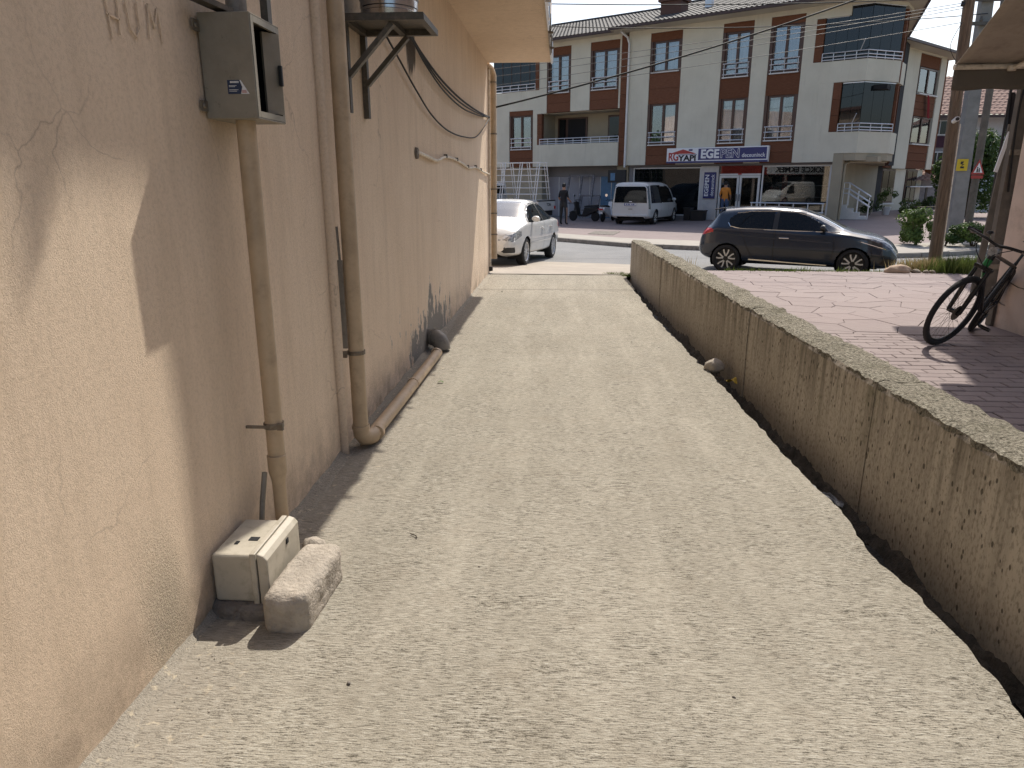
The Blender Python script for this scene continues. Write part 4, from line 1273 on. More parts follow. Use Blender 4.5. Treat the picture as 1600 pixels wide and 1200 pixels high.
# left section
wallseg(-12.9, -11.62, ZS, 5.4, LBK); wallseg(-10.08, -9.82, ZS, 5.36, LBK)
strip(-11.62, -10.08, ZS, 5.36, LBK + 0.03, [(3.46, 5.12, 'mauve', True)])
wallseg(-11.619, -9.82, 5.361, 6.3, LBK); wallseg(-9.819, -9.25, 5.15, 6.3, LBK); wallseg(-12.9, -11.621, 5.401, 6.3, LBK)
strip(-9.25, -7.82, 5.17, 8.2, LBK + 0.03, [(6.1, 7.82, 'white', True)])
wallseg(-7.82, -6.73, 5.17, ZT, LBK)
strip(-6.73, -5.14, 5.17, 8.2, LBK + 0.03, [(6.08, 7.82, 'white', True)])
wallseg(-5.14, -5.0, 5.17, ZT, LBK)
wallseg(-9.249, -7.821, 8.2, ZT, LBK); wallseg(-6.729, -5.141, 8.2, ZT, LBK)
wallseg(-9.7, -9.251, 6.301, ZT, LBK)
# top-left glazed balcony
for i in range(5):
    x0 = -12.7 + i * 0.58
    abox('balcony_pane', 'glass_dark', x0 + 0.01, x0 + 0.57, LBK + 0.12, LBK + 0.13, 6.33, 7.9)
    abox('balcony_post', 'frame_br', x0 - 0.012, x0 + 0.008, LBK + 0.1, LBK + 0.15, 6.3, 7.9)
abox('balcony_shade', 'dark', -12.8, -9.75, LBK + 0.9, LBK + 0.92, 6.3, 8.3)
cladding(-9.93, -9.71, 6.3, 8.2, LBK - 0.02)
wallseg(-12.9, -9.701, 7.95, ZT, LBK)
def balcony_rail(pts, z0, z1, npost):
    mb = MB()
    for z in (z0 + 0.03, (z0 + z1) / 2, z1):
        for p, q in zip(pts, pts[1:]): mb.tube([(p[0], p[1], z), (q[0], q[1], z)], 0.02, 6)
    for p, q in zip(pts, pts[1:]):
        for i in range(npost + 1):
            t_ = i / npost
            x = p[0] + (q[0] - p[0]) * t_; y = p[1] + (q[1] - p[1]) * t_
            mb.tube([(x, y, z0 - 0.02), (x, y, z1)], 0.014, 6)
    return mb.build('balcony_rail', M['alu'], apt, smooth=True)
balcony_rail([(-12.6, LBK - 0.02), (-9.95, LBK - 0.02)], 6.3, 6.62, 5)
# first-floor loggia on the left
abox('parapet', 'cream', -9.82, -4.97, -0.06, 0.1, ZS, 3.62)
balcony_rail([(-9.6, 0.02), (-5.0, 0.02)], 3.64, 3.9, 9)
abox('loggia_wall', 'cream2', -9.8, -5.02, 1.5, 1.7, ZS + 0.21, 5.15)
abox('loggia_ceiling', 'soffit', -9.8, -5.02, 0.42, 1.5, 5.14, 5.17)
abox('loggia_side', 'cream2', -9.81, -9.6, 0.42, 1.5, ZS + 0.21, 5.14)
cladding(-9.81, -9.52, 3.62, 5.14, LBK - 0.02)
for (a, b, m_) in ((-9.3, -8.9, 'glass_dark'), (-8.75, -7.7, 'dark'), (-6.3, -5.1, 'glass_dark')):
    abox('loggia_frame', 'frame_br', a - 0.09, b + 0.09, 1.44, 1.499, ZS + 0.22, 5.0)
    d_ = abox('loggia_door', m_, a, b, 1.42, 1.439, ZS + 0.3, 4.92)
abox('loggia_frame', 'frame_br', -5.75, -5.65, 1.40, 1.419, ZS + 0.3, 4.92)
# corner balconies on the right: along the front, then cut back
for (xa, zb, zt_, gl0, gl1) in ((3.98, 5.55, 6.34, 6.36, 7.92), (4.86, 2.88, 3.69, 3.71, 5.5)):
    kx_, ex, ey = 5.68, 6.6, 1.42
    mb = MB()
    mb.prism([(xa - 0.02, 0.0), (kx_, 0.0), (ex, ey), (ex, 2.6), (xa - 0.02, 2.6)], zb, zt_, lambda a, b, h: (a, b, h))
    mb.build('parapet', M['cream'], apt)
    pts = [(xa + 0.02, 0.06), (kx_ - 0.03, 0.06), (ex - 0.06, ey)]
    n1 = 4 if xa < 4.5 else 2
    panes = []
    for i in range(n1): panes.append(((xa + 0.02 + (kx_ - 0.05 - xa) * i / n1, 0.1), (xa + 0.02 + (kx_ - 0.05 - xa) * (i + 1) / n1, 0.1)))
    for i in range(3): panes.append(((kx_ - 0.03 + (ex - 0.08 - kx_ + 0.03) * i / 3, 0.1 + (ey - 0.1) * i / 3), (kx_ - 0.03 + (ex - 0.08 - kx_ + 0.03) * (i + 1) / 3, 0.1 + (ey - 0.1) * (i + 1) / 3)))
    for j, (p, q) in enumerate(panes):
        top = gl1 + (0.35 if (xa < 4.5 and j >= 2) else 0.0)
        mb = MB(); mb.bar((p[0], p[1], (gl0 + top) / 2), (q[0] - (q[0] - p[0]) * 0.025, q[1] - (q[1] - p[1]) * 0.025, (gl0 + top) / 2), 0.012, top - gl0 - 0.02)
        pn_ = mb.build('balcony_pane', M['glass_dark'], apt)
        mb = MB(); mb.bar((p[0], p[1] - 0.01, top + 0.01), (q[0], q[1] - 0.01, top + 0.01), 0.05, 0.035); mb.build('track', M['alu'], pn_)
    mb = MB(); mb.prism([(xa + 0.3, 1.0), (6.1, 1.3), (6.3, 2.59), (xa + 0.3, 2.59)], gl0 - 0.5, gl1 + 0.3, lambda a, b, h: (a, b, h)); mb.build('balcony_shade', M['dark'], apt)
    balcony_rail([(xa + 0.02, -0.03), (kx_, -0.03), (ex + 0.02, ey - 0.02)], zt_ + 0.02, zt_ + 0.3, 4 if xa < 4.5 else 3)
    mb = MB(); mb.tube([(kx_ - 0.3, -0.04, zt_ + 0.28), (kx_ - 0.05, -0.55, zt_ + 0.62)], 0.016, 6); mb.build('drying_arm', M['alu'], apt)
cladding(3.66, 3.98, 6.35, 7.92, 0.0); wallseg(3.66, 3.975, ZS, 6.345); wallseg(3.661, 4.9, 7.93, ZT)
cladding(4.54, 4.84, 3.7, 5.55, 0.0); wallseg(3.976, 4.535, ZS, 5.548); wallseg(4.536, 4.84, ZS, 3.695)
mb = MB(); mb.prism([(4.9, 0.0), (5.68, 0.0), (6.6, 1.42), (6.6, 2.6), (4.9, 2.6)], 8.29, ZT, lambda a, b, h: (a, b, h)); mb.build('balcony_head', M['cream'], apt)
cladding(6.45, 6.62, 5.56, 8.2, 1.5); cladding(6.45, 6.62, 3.7, 5.5, 1.5)
# beige corner column, beam and pipe under the balcony
abox('column', 'cream2', 4.84, 5.22, 0.0, 0.4, 0.0, 2.86)
mb = MB(); mb.prism([(4.84, 0.02), (5.66, 0.02), (6.56, 1.42), (6.56, 2.6), (4.84, 2.6)], 2.6, 2.878, lambda a, b, h: (a, b, h)); mb.build('balcony_soffit', M['cream2'], apt)
mb = MB(); mb.tube([(5.27, 0.25, 0.1), (5.27, 0.25, 2.45), (5.4, 0.4, 2.55), (6.45, 1.7, 2.56)], 0.05, 10); mb.build('waste_pipe', M['cream2'], apt, smooth=True)
# eaves, gutters, roofs
for (x0, x1, yo, yb) in ((-13.6, -5.2, -0.45, LBK), (-5.2, 6.9, -0.9, 0.0)):
    if x1 > 0:
        mb = MB(); mb.prism([(x0, yo), (5.75, yo), (7.25, 1.45), (5.4, 9.0), (x0, 9.0)], ZT + 0.001, ZT + 0.06, lambda a, b, h: (a, b, h)); mb.build('soffit', M['soffit'], apt)
        mb = MB(); mb.bar((x0, yo - 0.05, ZT + 0.05), (5.78, yo - 0.05, ZT + 0.05), 0.1, 0.12); mb.bar((5.8, yo - 0.03, ZT + 0.05), (7.3, 1.43, ZT + 0.05), 0.1, 0.12); mb.bar((7.3, 1.45, ZT + 0.05), (5.45, 9.0, ZT + 0.05), 0.1, 0.12)
        mb.build('fascia', M['gutter'], apt)
        x1 = 5.75
    else:
        abox('soffit', 'soffit', x0, x1, yo, 9.0, ZT + 0.001, ZT + 0.06)
        abox('fascia', 'gutter', x0 - 0.02, x1 + 0.02, yo - 0.10, yo - 0.002, ZT - 0.01, ZT + 0.11)
    # ribbed tile roof: joined ribs and courses
    mb = MB()
    wrib = 0.21
    nx = int((x1 - x0 + 0.1) / wrib * 4)
    pitch = 0.30
    courses = 22
    depth = 7.6
    def tile(u, v, x0=x0, x1=x1, yo=yo):
        x = x0 - 0.05 + (x1 - x0 + 0.1) * u
        t_ = v * courses
        rib = 0.045 * abs(math.sin(PI * x / wrib))
        y = yo - 0.12 + depth * v
        return (x, y, ZT + 0.10 + (y - yo) * pitch + rib + 0.02 * (1 - (t_ - math.floor(t_ - 1e-6))))
    vs_ = []
    nv = courses * 2
    rows = []
    for j in range(courses):
        rows += [j / courses + 1e-4, (j + 1) / courses - 1e-4]
    vs_ = [tile(i / nx, v) for v in rows for i in range(nx + 1)]
    fs = []
    for j in range(len(rows) - 1):
        for i in range(nx):
            a = j * (nx + 1) + i
            fs.append((a, a + 1, a + nx + 2, a + nx + 1))
    mb.add(vs_, fs)
    tag(mb.build('roof_tiles', M['tile_grey'], apt, smooth=True), kind='stuff')
    mb = MB(); mb.box(x0, x1, yo + 7.4, yo + 7.7, ZT + 2.2, ZT + 2.48); mb.build('ridge', M['tile_grey'], apt, bevel=0.05)
mb = MB(); mb.box(-3.75, -2.75, 1.3, 2.1, 8.7, 10.6); mb.box(-3.85, -2.65, 1.2, 2.2, 9.75, 9.86); mb.build('chimney', M['chimney'], apt)
mb = MB(); mb.box(-1.9, -1.6, 2.0, 2.3, 9.0, 9.9); mb.lathe([(0.2, 0), (0.2, 0.12)], (-1.75, 2.15, 9.9), 'z', 12); mb.build('vent_pipe', M['alu'], apt)
# hip at the right end
mb = MB()
mb.add([(5.78, -1.0, 8.5), (7.3, 1.43, 8.5), (5.45, 9.0, 8.5), (5.78, 6.6, 10.76), (5.79, 6.6, 10.7)], [(0, 1, 3), (1, 2, 3)])
mb.build('roof_hip', M['tile_grey'], apt)
mb = MB(); mb.prism([(6.5, 2.601), (6.31, 2.601), (5.26, 8.6), (5.4, 8.6)], 2.601, 8.39, lambda a, b, h: (a, b, h)); mb.build('end_wall', M['clad'], apt)
mb = MB(); mb.prism([(4.9, 2.601), (6.3, 2.601), (5.26, 8.6), (4.9, 8.6)], 2.55, 2.599, lambda a, b, h: (a, b, h)); mb.build('entrance_ceiling', M['cream2'], apt)

# ground floor: recessed shopfront
YS = 0.42
abox('shop_floor', 'greywall', -13.4, 4.83, 0.3, 2.6, -0.1, 0.02)
abox('shop_back', 'dark', -4.9, 4.8, 2.5, 2.59, 0.02, ZS)
# left ground floor: store doors
abox('store_wall', 'greywall', -9.6, -5.0, 0.95, 1.1, 2.05, ZS)
abox('store_pillar', 'cream2', -10.2, -9.6, 0.3, 1.1, 0.0, ZS)
abox('store_pillar', 'cream2', -5.15, -4.55, 0.3, 1.1, 0.0, ZS)
abox('store_side', 'cream2', -13.4, -10.2, 0.5, 0.7, 0.0, ZS)
for i in range(7):
    x0 = -9.58 + i * 0.63
    abox('store_door', 'door_panel' if i < 5 else 'banner_blue', x0 + 0.012, x0 + 0.618, 0.98, 1.06, 0.03, 2.045)
    abox('store_frame', 'alu', x0 - 0.01, x0 + 0.01, 0.96, 1.05, 0.03, 2.045)
abox('store_sign', 'sign_black', -5.6, -4.62, 0.2, 0.28, 1.75, 2.35)
abox('store_sign_panel', 'banner_blue', -5.45, -5.2, 0.19, 0.198, 1.85, 2.2)
# shop windows
def shop_window(x0, x1, z0, z1, gl='glass_shop'):
    mb = MB()
    f = 0.06
    mb.box(x0, x0 + f, YS - 0.04, YS + 0.04, z0, z1); mb.box(x1 - f, x1, YS - 0.04, YS + 0.04, z0, z1)
    mb.box(x0 + f, x1 - f, YS - 0.04, YS + 0.04, z0, z0 + f); mb.box(x0 + f, x1 - f, YS - 0.04, YS + 0.04, z1 - f, z1)
    w_ = mb.build('shop_window', M['white_pvc'], apt)
    mb = MB(); mb.box(x0 + f, x1 - f, YS - 0.004, YS + 0.004, z0 + f, z1 - f); mb.build('pane', M[gl], w_)
    return w_
shop_window(-4.3, -0.86, 0.25, 2.44, 'glass_dim')
shop_window(1.92, 4.74, 0.25, 2.46)
abox('shop_plinth', 'greywall', -4.5, -0.0, 0.36, 0.5, 0.0, 0.248); abox('shop_plinth', 'greywall', 1.86, 4.8, 0.36, 0.5, 0.0, 0.248)
abox('shop_head', 'greywall', -4.5, 4.82, 0.30, 0.5, 2.47, ZS + 0.04)
abox('shop_post', 'white_pvc', 4.745, 4.83, 0.28, 0.5, 0.0, 2.46)
abox('shop_post', 'greywall', -4.5, -4.305, 0.34, 0.5, 0.25, 2.46)
pan = abox('marble_panel', 'panel_marble', -0.85, -0.02, 0.33, 0.45, 0.0, 2.46)
# poster band low in the left window and the roof emblem lettering behind its glass
abox('window_poster', 'banner_blue', -3.9, -0.95, YS + 0.06, YS + 0.065, 0.36, 0.85)
abox('window_band', 'sign_blue', -4.2, -0.95, YS + 0.06, YS + 0.066, 0.88, 1.0)
Mup = lambda x, y, z: Matrix.Translation((x, y, z)) @ Matrix.Rotation(R(90), 4, 'X')
mb = MB(); mb.prism([(-4.0, 2.02), (-2.4, 2.02), (-3.1, 2.3)], YS + 0.06, YS + 0.066, lambda a, b, h: (a, h, b)); mb.build('window_roof_print', M['sign_blue'], apt)
text_mesh('YAPI', 0.34, M['sign_white'], 'window_lettering', apt, Mup(-2.85, YS + 0.055, 1.86), 0.002, 0.01, sx=1.5)
# vertical sign on the marble panel
vsn = abox('vertical_sign', 'sign_blue', -0.66, -0.12, 0.27, 0.328, 1.05, 2.2)
rot = Matrix.Rotation(R(90), 4, 'X') @ Matrix.Rotation(R(90), 4, 'Z')
text_mesh('EGEPEN', 0.26, M['sign_white'], 'lettering', vsn, Matrix.Translation((-0.5, 0.266, 1.62)) @ rot, 0.003, 0.006, sx=1.05)
text_mesh('deceuninck', 0.22, M['sign_white'], 'lettering', vsn, Matrix.Translation((-0.24, 0.266, 1.62)) @ rot, 0.003, 0.001, sx=0.95)
# double door
door = None
for k, (a, b) in enumerate(((0.02, 0.92), (0.95, 1.85))):
    mb = MB(); f = 0.09
    mb.box(a, a + f, YS - 0.04, YS + 0.03, 0.05, 2.05); mb.box(b - f, b, YS - 0.04, YS + 0.03, 0.05, 2.05); mb.box(a + f, b - f, YS - 0.04, YS + 0.03, 0.05, 0.2); mb.box(a + f, b - f, YS - 0.04, YS + 0.03, 1.95, 2.05)
    d_ = mb.build('shop_door', M['white_pvc'], apt)
    mb = MB(); mb.box(a + f, b - f, YS - 0.004, YS + 0.004, 0.2, 1.95); mb.build('pane', M['glass_shop'], d_)
    xh = b - 0.05 if k == 0 else a + 0.05
    mb = MB(); mb.tube([(xh, YS - 0.07, 0.95), (xh, YS - 0.07, 1.25)], 0.015, 6); mb.build('handle', M['sign_black'], d_)
abox('door_transom', 'white_pvc', 0.02, 1.86, YS - 0.04, YS + 0.04, 2.06, 2.13)
abox('transom_pane', 'glass_shop', 0.02, 1.86, YS - 0.004, YS + 0.004, 2.13, 2.46)
abox('door_number', 'sign_red', 0.86, 1.02, YS - 0.05, YS - 0.042, 2.08, 2.14)
# inside the shop
abox('shelf_unit', 'greywall', 2.2, 4.4, 2.0, 2.4, 0.05, 2.0)
for z in (0.6, 1.1, 1.6): abox('shelf_board', 'sign_white', 2.1, 4.5, 1.8, 1.98, z, z + 0.04)
abox('display_banner', 'sign_red', 2.55, 2.8, 1.2, 1.23, 0.3, 2.0)

# the long fascia sign
sign = thing('shop_sign', (FP[0], FP[1], 2.5), 'long white and blue sign board over the shop door', 'sign', rz=math.atan2(FD[1], FD[0]), scale=FSC)
def sbox(name, mat, x0, x1, y0, y1, z0, z1, parent=None, bevel=0):
    mb = MB(); mb.box(x0, x1, y0, y1, z0, z1)
    return mb.build(name, M[mat], parent or sign, bevel=bevel)
zo = (1.7 - 1.7 * FSC - 2.5) / FSC      # sign local z of the facade's z = 0
def sz(z): return z + zo
board = sbox('board', 'sign_white', -2.34, 2.28, -0.2, -0.002, sz(2.6), sz(3.25), bevel=0.01)
sbox('bottom_stripe', 'sign_blue', -2.34, 2.28, -0.206, -0.2005, sz(2.6), sz(2.675), board)
blue = sbox('blue_panel', 'sign_blue', -0.82, 2.22, -0.206, -0.2005, sz(2.72), sz(3.2), board)
mb = MB(); mb.prism([(-2.26, 3.0), (-1.55, 3.19), (-0.92, 3.0), (-1.1, 2.985), (-1.55, 3.1), (-2.1, 2.985)], -0.2065, -0.2005, lambda a, b, h: (a, h, sz(b)))
mb.add([(-2.2, -0.207, sz(3.0)), (-1.55, -0.207, sz(3.17)), (-0.98, -0.207, sz(3.0))], [(0, 1, 2)])
mb.build('roof_emblem', M['sign_red'], board)
mb = MB(); mb.box(-1.28, -1.1, -0.2065, -0.2005, sz(3.12), sz(3.19)); mb.build('chimney_emblem', M['sign_blue'], board)
text_mesh('RG', 0.48, M['sign_red'], 'lettering', board, Mup(-2.0, -0.2005, sz(2.86)), 0.006, 0.014, sx=0.8)
text_mesh('YAPI', 0.33, M['sign_black'], 'lettering', board, Mup(-1.33, -0.2005, sz(2.80)), 0.006, 0.014, sx=1.25)
mb = MB()
xx = -1.72
while xx < -0.9:
    w2 = rnd.uniform(0.02, 0.045); mb.box(xx, xx + w2, -0.2065, -0.2005, sz(2.945), sz(2.975)); xx += w2 + 0.012
mb.build('small_print', M['sign_blue'], board)
def tx(s_, size, x, z, sx=1.0, bold=0.0, mat='sign_white', dy=0.0):
    text_mesh(s_, size, M[mat], 'lettering', blue, Mup(x, -0.2062 - dy, sz(z)), 0.004, bold, sx=sx)
tx('EGE', 0.50, -0.28, 2.955, 0.98, 0.02)
tx('PEN', 0.50, 0.63, 2.955, 0.98, 0.018)
tx('PEN', 0.50, 0.63, 2.955, 0.98, 0.001, 'sign_blue', 0.0045)
tx('deceuninck', 0.24, 1.66, 2.88, 0.92, 0.002)

# rear wing of the block, turned away to the right
WO = Vector((16.8948 * FSC, 40.1489 * FSC, 0)); WA = math.atan2(0.68729, 0.72671)
wing_m = Matrix.Translation((WO.x, WO.y, 1.7 - 1.7 * FSC)) @ Matrix.Rotation(WA, 4, 'Z') @ Matrix.Scale(FSC, 4)
WX = wmat(apt).inverted() @ wing_m
def wbox(name, mat, x0, x1, y0, y1, z0, z1, parent=None):
    mb = MB(); mb.box(x0, x1, y0, y1, z0, z1)
    return mb.build(name, M[mat], parent or apt, xf=WX)
def wclad(x0, x1, z0, z1, n):
    for i in range(n):
        wbox('cladding_panel', 'clad', x0, x1, 0.05, 0.3, z0 + (z1 - z0) * i / n + 0.008, z0 + (z1 - z0) * (i + 1) / n - 0.008)
def wwin(x0, x1, z0, z1, style):
    mb = MB(); f = 0.08
    mb.box(x0, x0 + f, 0.06, 0.16, z0, z1); mb.box(x1 - f, x1, 0.06, 0.16, z0, z1); mb.box(x0 + f, x1 - f, 0.06, 0.16, z0, z0 + f); mb.box(x0 + f, x1 - f, 0.06, 0.16, z1 - f, z1)
    mb.box((x0 + x1) / 2 - 0.06, (x0 + x1) / 2 + 0.06, 0.05, 0.15, z0 + f, z1 - f)
    w_ = mb.build('window', M['frame_br'], apt, xf=WX)
    for a, b in ((x0 + f, (x0 + x1) / 2 - 0.06), ((x0 + x1) / 2 + 0.06, x1 - f)):
        wbox('pane', 'glass', a, b, 0.1, 0.108, z0 + f, z1 - f, w_)
    wbox('sill', 'sill', x0 - 0.05, x1 + 0.05, -0.1, 0.055, z0 - 0.06, z0 - 0.003, w_)
    wbox('room_shade', 'dark', x0, x1, 0.7, 0.72, z0, z1, w_)
    if style:
        mb = curtain_mesh(x0 + f, x0 + (x1 - x0) * style, z0, z1, 0.25); mb.build('curtain', M['curtain'], w_, smooth='all', xf=WX)
wbox('core', 'dark', -6, 5.7, 0.8, 6, 0.0, 8.38)
wbox('pilaster', 'cream', 0.72, 2.35, 0.0, 0.3, 2.48, 8.3); wbox('pilaster', 'cream', 5.02, 5.75, 0.0, 0.3, 2.48, 8.3)
wbox('wall', 'cream', 0.72, 5.75, 0.02, 0.3, 8.3, 8.4); wbox('wall', 'cream', -3.0, 5.2, 0.2, 0.5, 0.0, 2.47)
wbox('corner_strip', 'clad', 5.76, 5.95, 0.0, 0.3, 0.0, 8.3)
wclad(2.36, 5.01, 2.5, 3.74, 3); wwin(2.6, 4.9, 3.8, 5.2, 0.7); wclad(2.36, 5.01, 5.22, 6.28, 3); wwin(2.6, 4.9, 6.35, 7.65, 0.55); wclad(2.36, 5.01, 7.68, 8.29, 1)
wclad(-1.8, 0.71, 2.5, 3.74, 3); wwin(-1.6, 0.6, 3.8, 5.2, 0.0); wclad(-1.8, 0.71, 5.22, 6.28, 3); wwin(-1.6, 0.6, 6.35, 7.65, 0.0); wclad(-1.8, 0.71, 7.68, 8.29, 1)
for (a, b) in ((-3.0, -1.3), (0.0, 1.6), (3.0, 4.4)):
    wd_ = wbox('ground_window', 'frame_br', a, b, 0.14, 0.198, 0.7, 2.44)
    wbox('pane', 'glass_dark', a + 0.1, (a + b) / 2 - 0.05, 0.12, 0.138, 0.8, 2.36, wd_); wbox('pane', 'glass_dark', (a + b) / 2 + 0.05, b - 0.1, 0.12, 0.138, 0.8, 2.36, wd_)
    wbox('sill', 'sill', a - 0.05, b + 0.05, 0.05, 0.197, 0.62, 0.697, wd_)
wbox('soffit', 'soffit', -2, 7.0, -0.75, 6, 8.401, 8.46); wbox('fascia', 'gutter', -2, 7.05, -0.85, -0.752, 8.40, 8.52)
mb = MB(); mb.add([(-2, -0.85, 8.5), (7.1, -0.85, 8.5), (7.1, 6, 8.5), (2.0, 6, 9.6), (-2, 6, 9.6)], [(0, 1, 3, 4), (1, 2, 3)]); mb.build('wing_roof', M['tile_grey'], apt, xf=WX)
mb = MB()
mb.grid(lambda u, v: (3.5 + 0.35 * u + 0.35 * v, -0.14 - 0.05 * math.sin(u * 6), 6.3 - 1.15 * v - 0.15 * u * (1 - v)), 8, 8)
fl = MB(); fl.v, fl.f, fl.mi = [tuple(wing_m @ Vector(p)) for p in mb.v], mb.f, mb.mi
tag(fl.build('flag', M['flag_red'], smooth='all'), 'red cloth flag hanging from an upper window sill', 'flag')

# ------------------------------------------------------------------ vehicles
def in_poly(x, z, poly):
    c = False
    n = len(poly)
    for i in range(n):
        x0, z0 = poly[i]; x1, z1 = poly[(i + 1) % n]
        if (z0 > z) != (z1 > z) and x < (x1 - x0) * (z - z0) / (z1 - z0) + x0: c = not c
    return c
def near_on(x, z, poly):
    best = None
    n = len(poly)
    for i in range(n):
        ax, az = poly[i]; bx, bz = poly[(i + 1) % n]
        ex, ez = bx - ax, bz - az
        t_ = max(0, min(1, ((x - ax) * ex + (z - az) * ez) / (ex * ex + ez * ez)))
        px_, pz_ = ax + ex * t_, az + ez * t_
        d = math.hypot(px_ - x, pz_ - z)
        if best is None or d < best[0]: best = (d, px_, pz_)
    return best
def smooth_arr(a, k):
    for _ in range(k):
        b = a.copy()
        b[1:-1] = 0.25 * a[:-2] + 0.5 * a[1:-1] + 0.25 * a[2:]
        a = b
    return a
class Car:
    def __init__(s, name, label, cat, loc, head, scale, stations, wheels, wr_, paint, group=None):
        """stations: (x, bottom, belt, top, half width, half roof width); x runs from the tail to the nose"""
        s.st = np.array(stations); s.L = s.st[-1, 0]
        s.root = thing(name, loc, label, cat, group, rz=math.atan2(head[1], head[0]), scale=scale)
        s.wheels = wheels; s.wr = wr_; s.paint = paint
        nx = 170
        u = np.linspace(0, 1, nx + 1)
        xs = s.L * (u - 0.022 * np.sin(4 * np.pi * u) * 0 )
        # denser towards both ends
        xs = s.L * (0.5 - 0.5 * np.cos(np.pi * u)) * 0.35 + s.L * u * 0.65
        cols = [np.interp(xs, s.st[:, 0], s.st[:, k]) for k in range(1, 6)]
        cols = [smooth_arr(c, 5) for c in cols]
        s.xs = xs; s.nx = nx
        zb, zl, zt, w, wr = cols
        cnt = [3, 16, 14, 15, 5, 6]
        P = np.zeros((nx + 1, sum(cnt) + 1, 2))
        ez = zt - np.minimum(0.085, 0.42 * (zt - zl))
        keys = [(0.70 * w, zb), (0.94 * w, zb + 0.035), (1.0 * w, zb + 0.52 * (zl - zb)), (0.965 * w, zl), (wr, ez), (wr * 0.78, zt - 0.014), (wr * 0, zt)]
        r = 0
        for k in range(6):
            for j in range(cnt[k]):
                t_ = j / cnt[k]
                P[:, r, 0] = keys[k][0] * (1 - t_) + keys[k + 1][0] * t_
                P[:, r, 1] = keys[k][1] * (1 - t_) + keys[k + 1][1] * t_
                r += 1
        P[:, r, 0] = keys[6][0]; P[:, r, 1] = keys[6][1]
        for _ in range(5):
            Q = P.copy()
            Q[:, 1:-1] = 0.25 * P[:, :-2] + 0.5 * P[:, 1:-1] + 0.25 * P[:, 2:]
            Q[:, -1, 1] = 0.5 * P[:, -1, 1] + 0.5 * P[:, -2, 1]
            P = Q
        s.P = P; s.nr = r; s.rB = 33; s.rE = 48
        s.regions = []
        s.roofs = []
    def rm(s, r):
        return r if r <= 3 else (3 + int(round((r - 3) * 30 / 16)) if r <= 19 else r + 14)
    def region(s, name, poly, mat, inset=0.004, rows=None):
        if rows: rows = (s.rm(rows[0]), s.rm(rows[1]))
        s.regions.append((name, poly, mat, inset, rows)); return s
    def roof(s, name, x0, x1, mat, r0=None):
        s.roofs.append((name, x0, x1, mat, r0 if r0 is not None else s.rE)); return s
    def cx(s, x): return x - s.L / 2
    def side_y(s, x, z):
        i = int(np.clip(np.searchsorted(s.xs, x), 1, s.nx))
        t_ = (x - s.xs[i - 1]) / (s.xs[i] - s.xs[i - 1])
        row = s.P[i - 1] * (1 - t_) + s.P[i] * t_
        zz = row[:s.rE + 3, 1]; yy = row[:s.rE + 3, 0]
        return float(np.interp(z, zz, yy))
    def finish(s):
        nx, nr = s.nx, s.nr
        X = np.repeat(s.xs[:, None], nr + 1, 1)
        Y = s.P[:, :, 0].copy(); Z = s.P[:, :, 1].copy()
        circ = []
        for (wx, rad) in s.wheels:
            circ.append([(wx + rad * math.cos(a), s.wr + rad * math.sin(a)) for a in np.linspace(0, 2 * PI, 49)[:-1]])
        polys = [(p, rws) for (_, p, _, _, rws) in s.regions] + [(c, (0, s.rE)) for c in circ]
        # pull grid points onto the outlines so that they come out clean
        for poly, rws in polys:
            r0, r1 = rws if rws else (0, s.rE + 2)
            bx0 = min(p[0] for p in poly) - 0.03; bx1 = max(p[0] for p in poly) + 0.03
            for i in range(nx + 1):
                if not (bx0 < s.xs[i] < bx1): continue
                dx_ = s.xs[min(i + 1, nx)] - s.xs[max(i - 1, 0)]
                for j in range(r0, r1 + 1):
                    d, qx, qz = near_on(X[i, j], Z[i, j], poly)
                    if d < dx_ * 0.24:
                        X[i, j] = qx; Z[i, j] = qz
        own = {}
        for i in range(nx):
            for j in range(nr):
                xc = (X[i, j] + X[i + 1, j] + X[i + 1, j + 1] + X[i, j + 1]) / 4
                zc = (Z[i, j] + Z[i + 1, j] + Z[i + 1, j + 1] + Z[i, j + 1]) / 4
                key = 'body'
                for k, c in enumerate(circ):
                    if j < s.rE and math.hypot(xc - s.wheels[k][0], zc - s.wr) < s.wheels[k][1]: key = None
                if key:
                    for q, (nm, poly, mt, ins, rws) in enumerate(s.regions):
                        r0, r1 = rws if rws else (0, s.rE + 1)
                        if r0 <= j <= r1 and in_poly(xc, zc, poly): key = q
                    if key == 'body':
                        for q, (nm, x0, x1, mt, r0) in enumerate(s.roofs):
                            if x0 < xc < x1 and j >= r0: key = 'r%d' % q
                if key is not None: own.setdefault(key, []).append((i, j))
        def mesh(cells, side, ins=0.0):
            mb = MB(); idx = {}
            for (i, j) in cells:
                f = []
                for (a, b) in ((i, j), (i + 1, j), (i + 1, j + 1), (i, j + 1)):
                    if (a, b) not in idx:
                        idx[(a, b)] = len(mb.v)
                        mb.v.append((s.cx(X[a, b]), side * max(0.0, Y[a, b] - ins * (1 if b < nr else 0)), Z[a, b] - (ins if b > s.rE else 0)))
                    f.append(idx[(a, b)])
                mb.f.append(tuple(f)); mb.mi.append(0)
            return mb
        body = MB()
        for side in (1, -1):
            m_ = mesh(own['body'], side)
            body.add(m_.v, m_.f)
        # close tail and nose across the car
        for i in (0, nx):
            for j in range(nr):
                a = [(s.cx(X[i, j]), Y[i, j], Z[i, j]), (s.cx(X[i, j]), -Y[i, j], Z[i, j]), (s.cx(X[i, j + 1]), -Y[i, j + 1], Z[i, j + 1]), (s.cx(X[i, j + 1]), Y[i, j + 1], Z[i, j + 1])]
                body.add(a, [(0, 1, 2, 3)])
        me_o = body.build('body', M[s.paint], s.root)
        bm = bmesh.new(); bm.from_mesh(me_o.data)
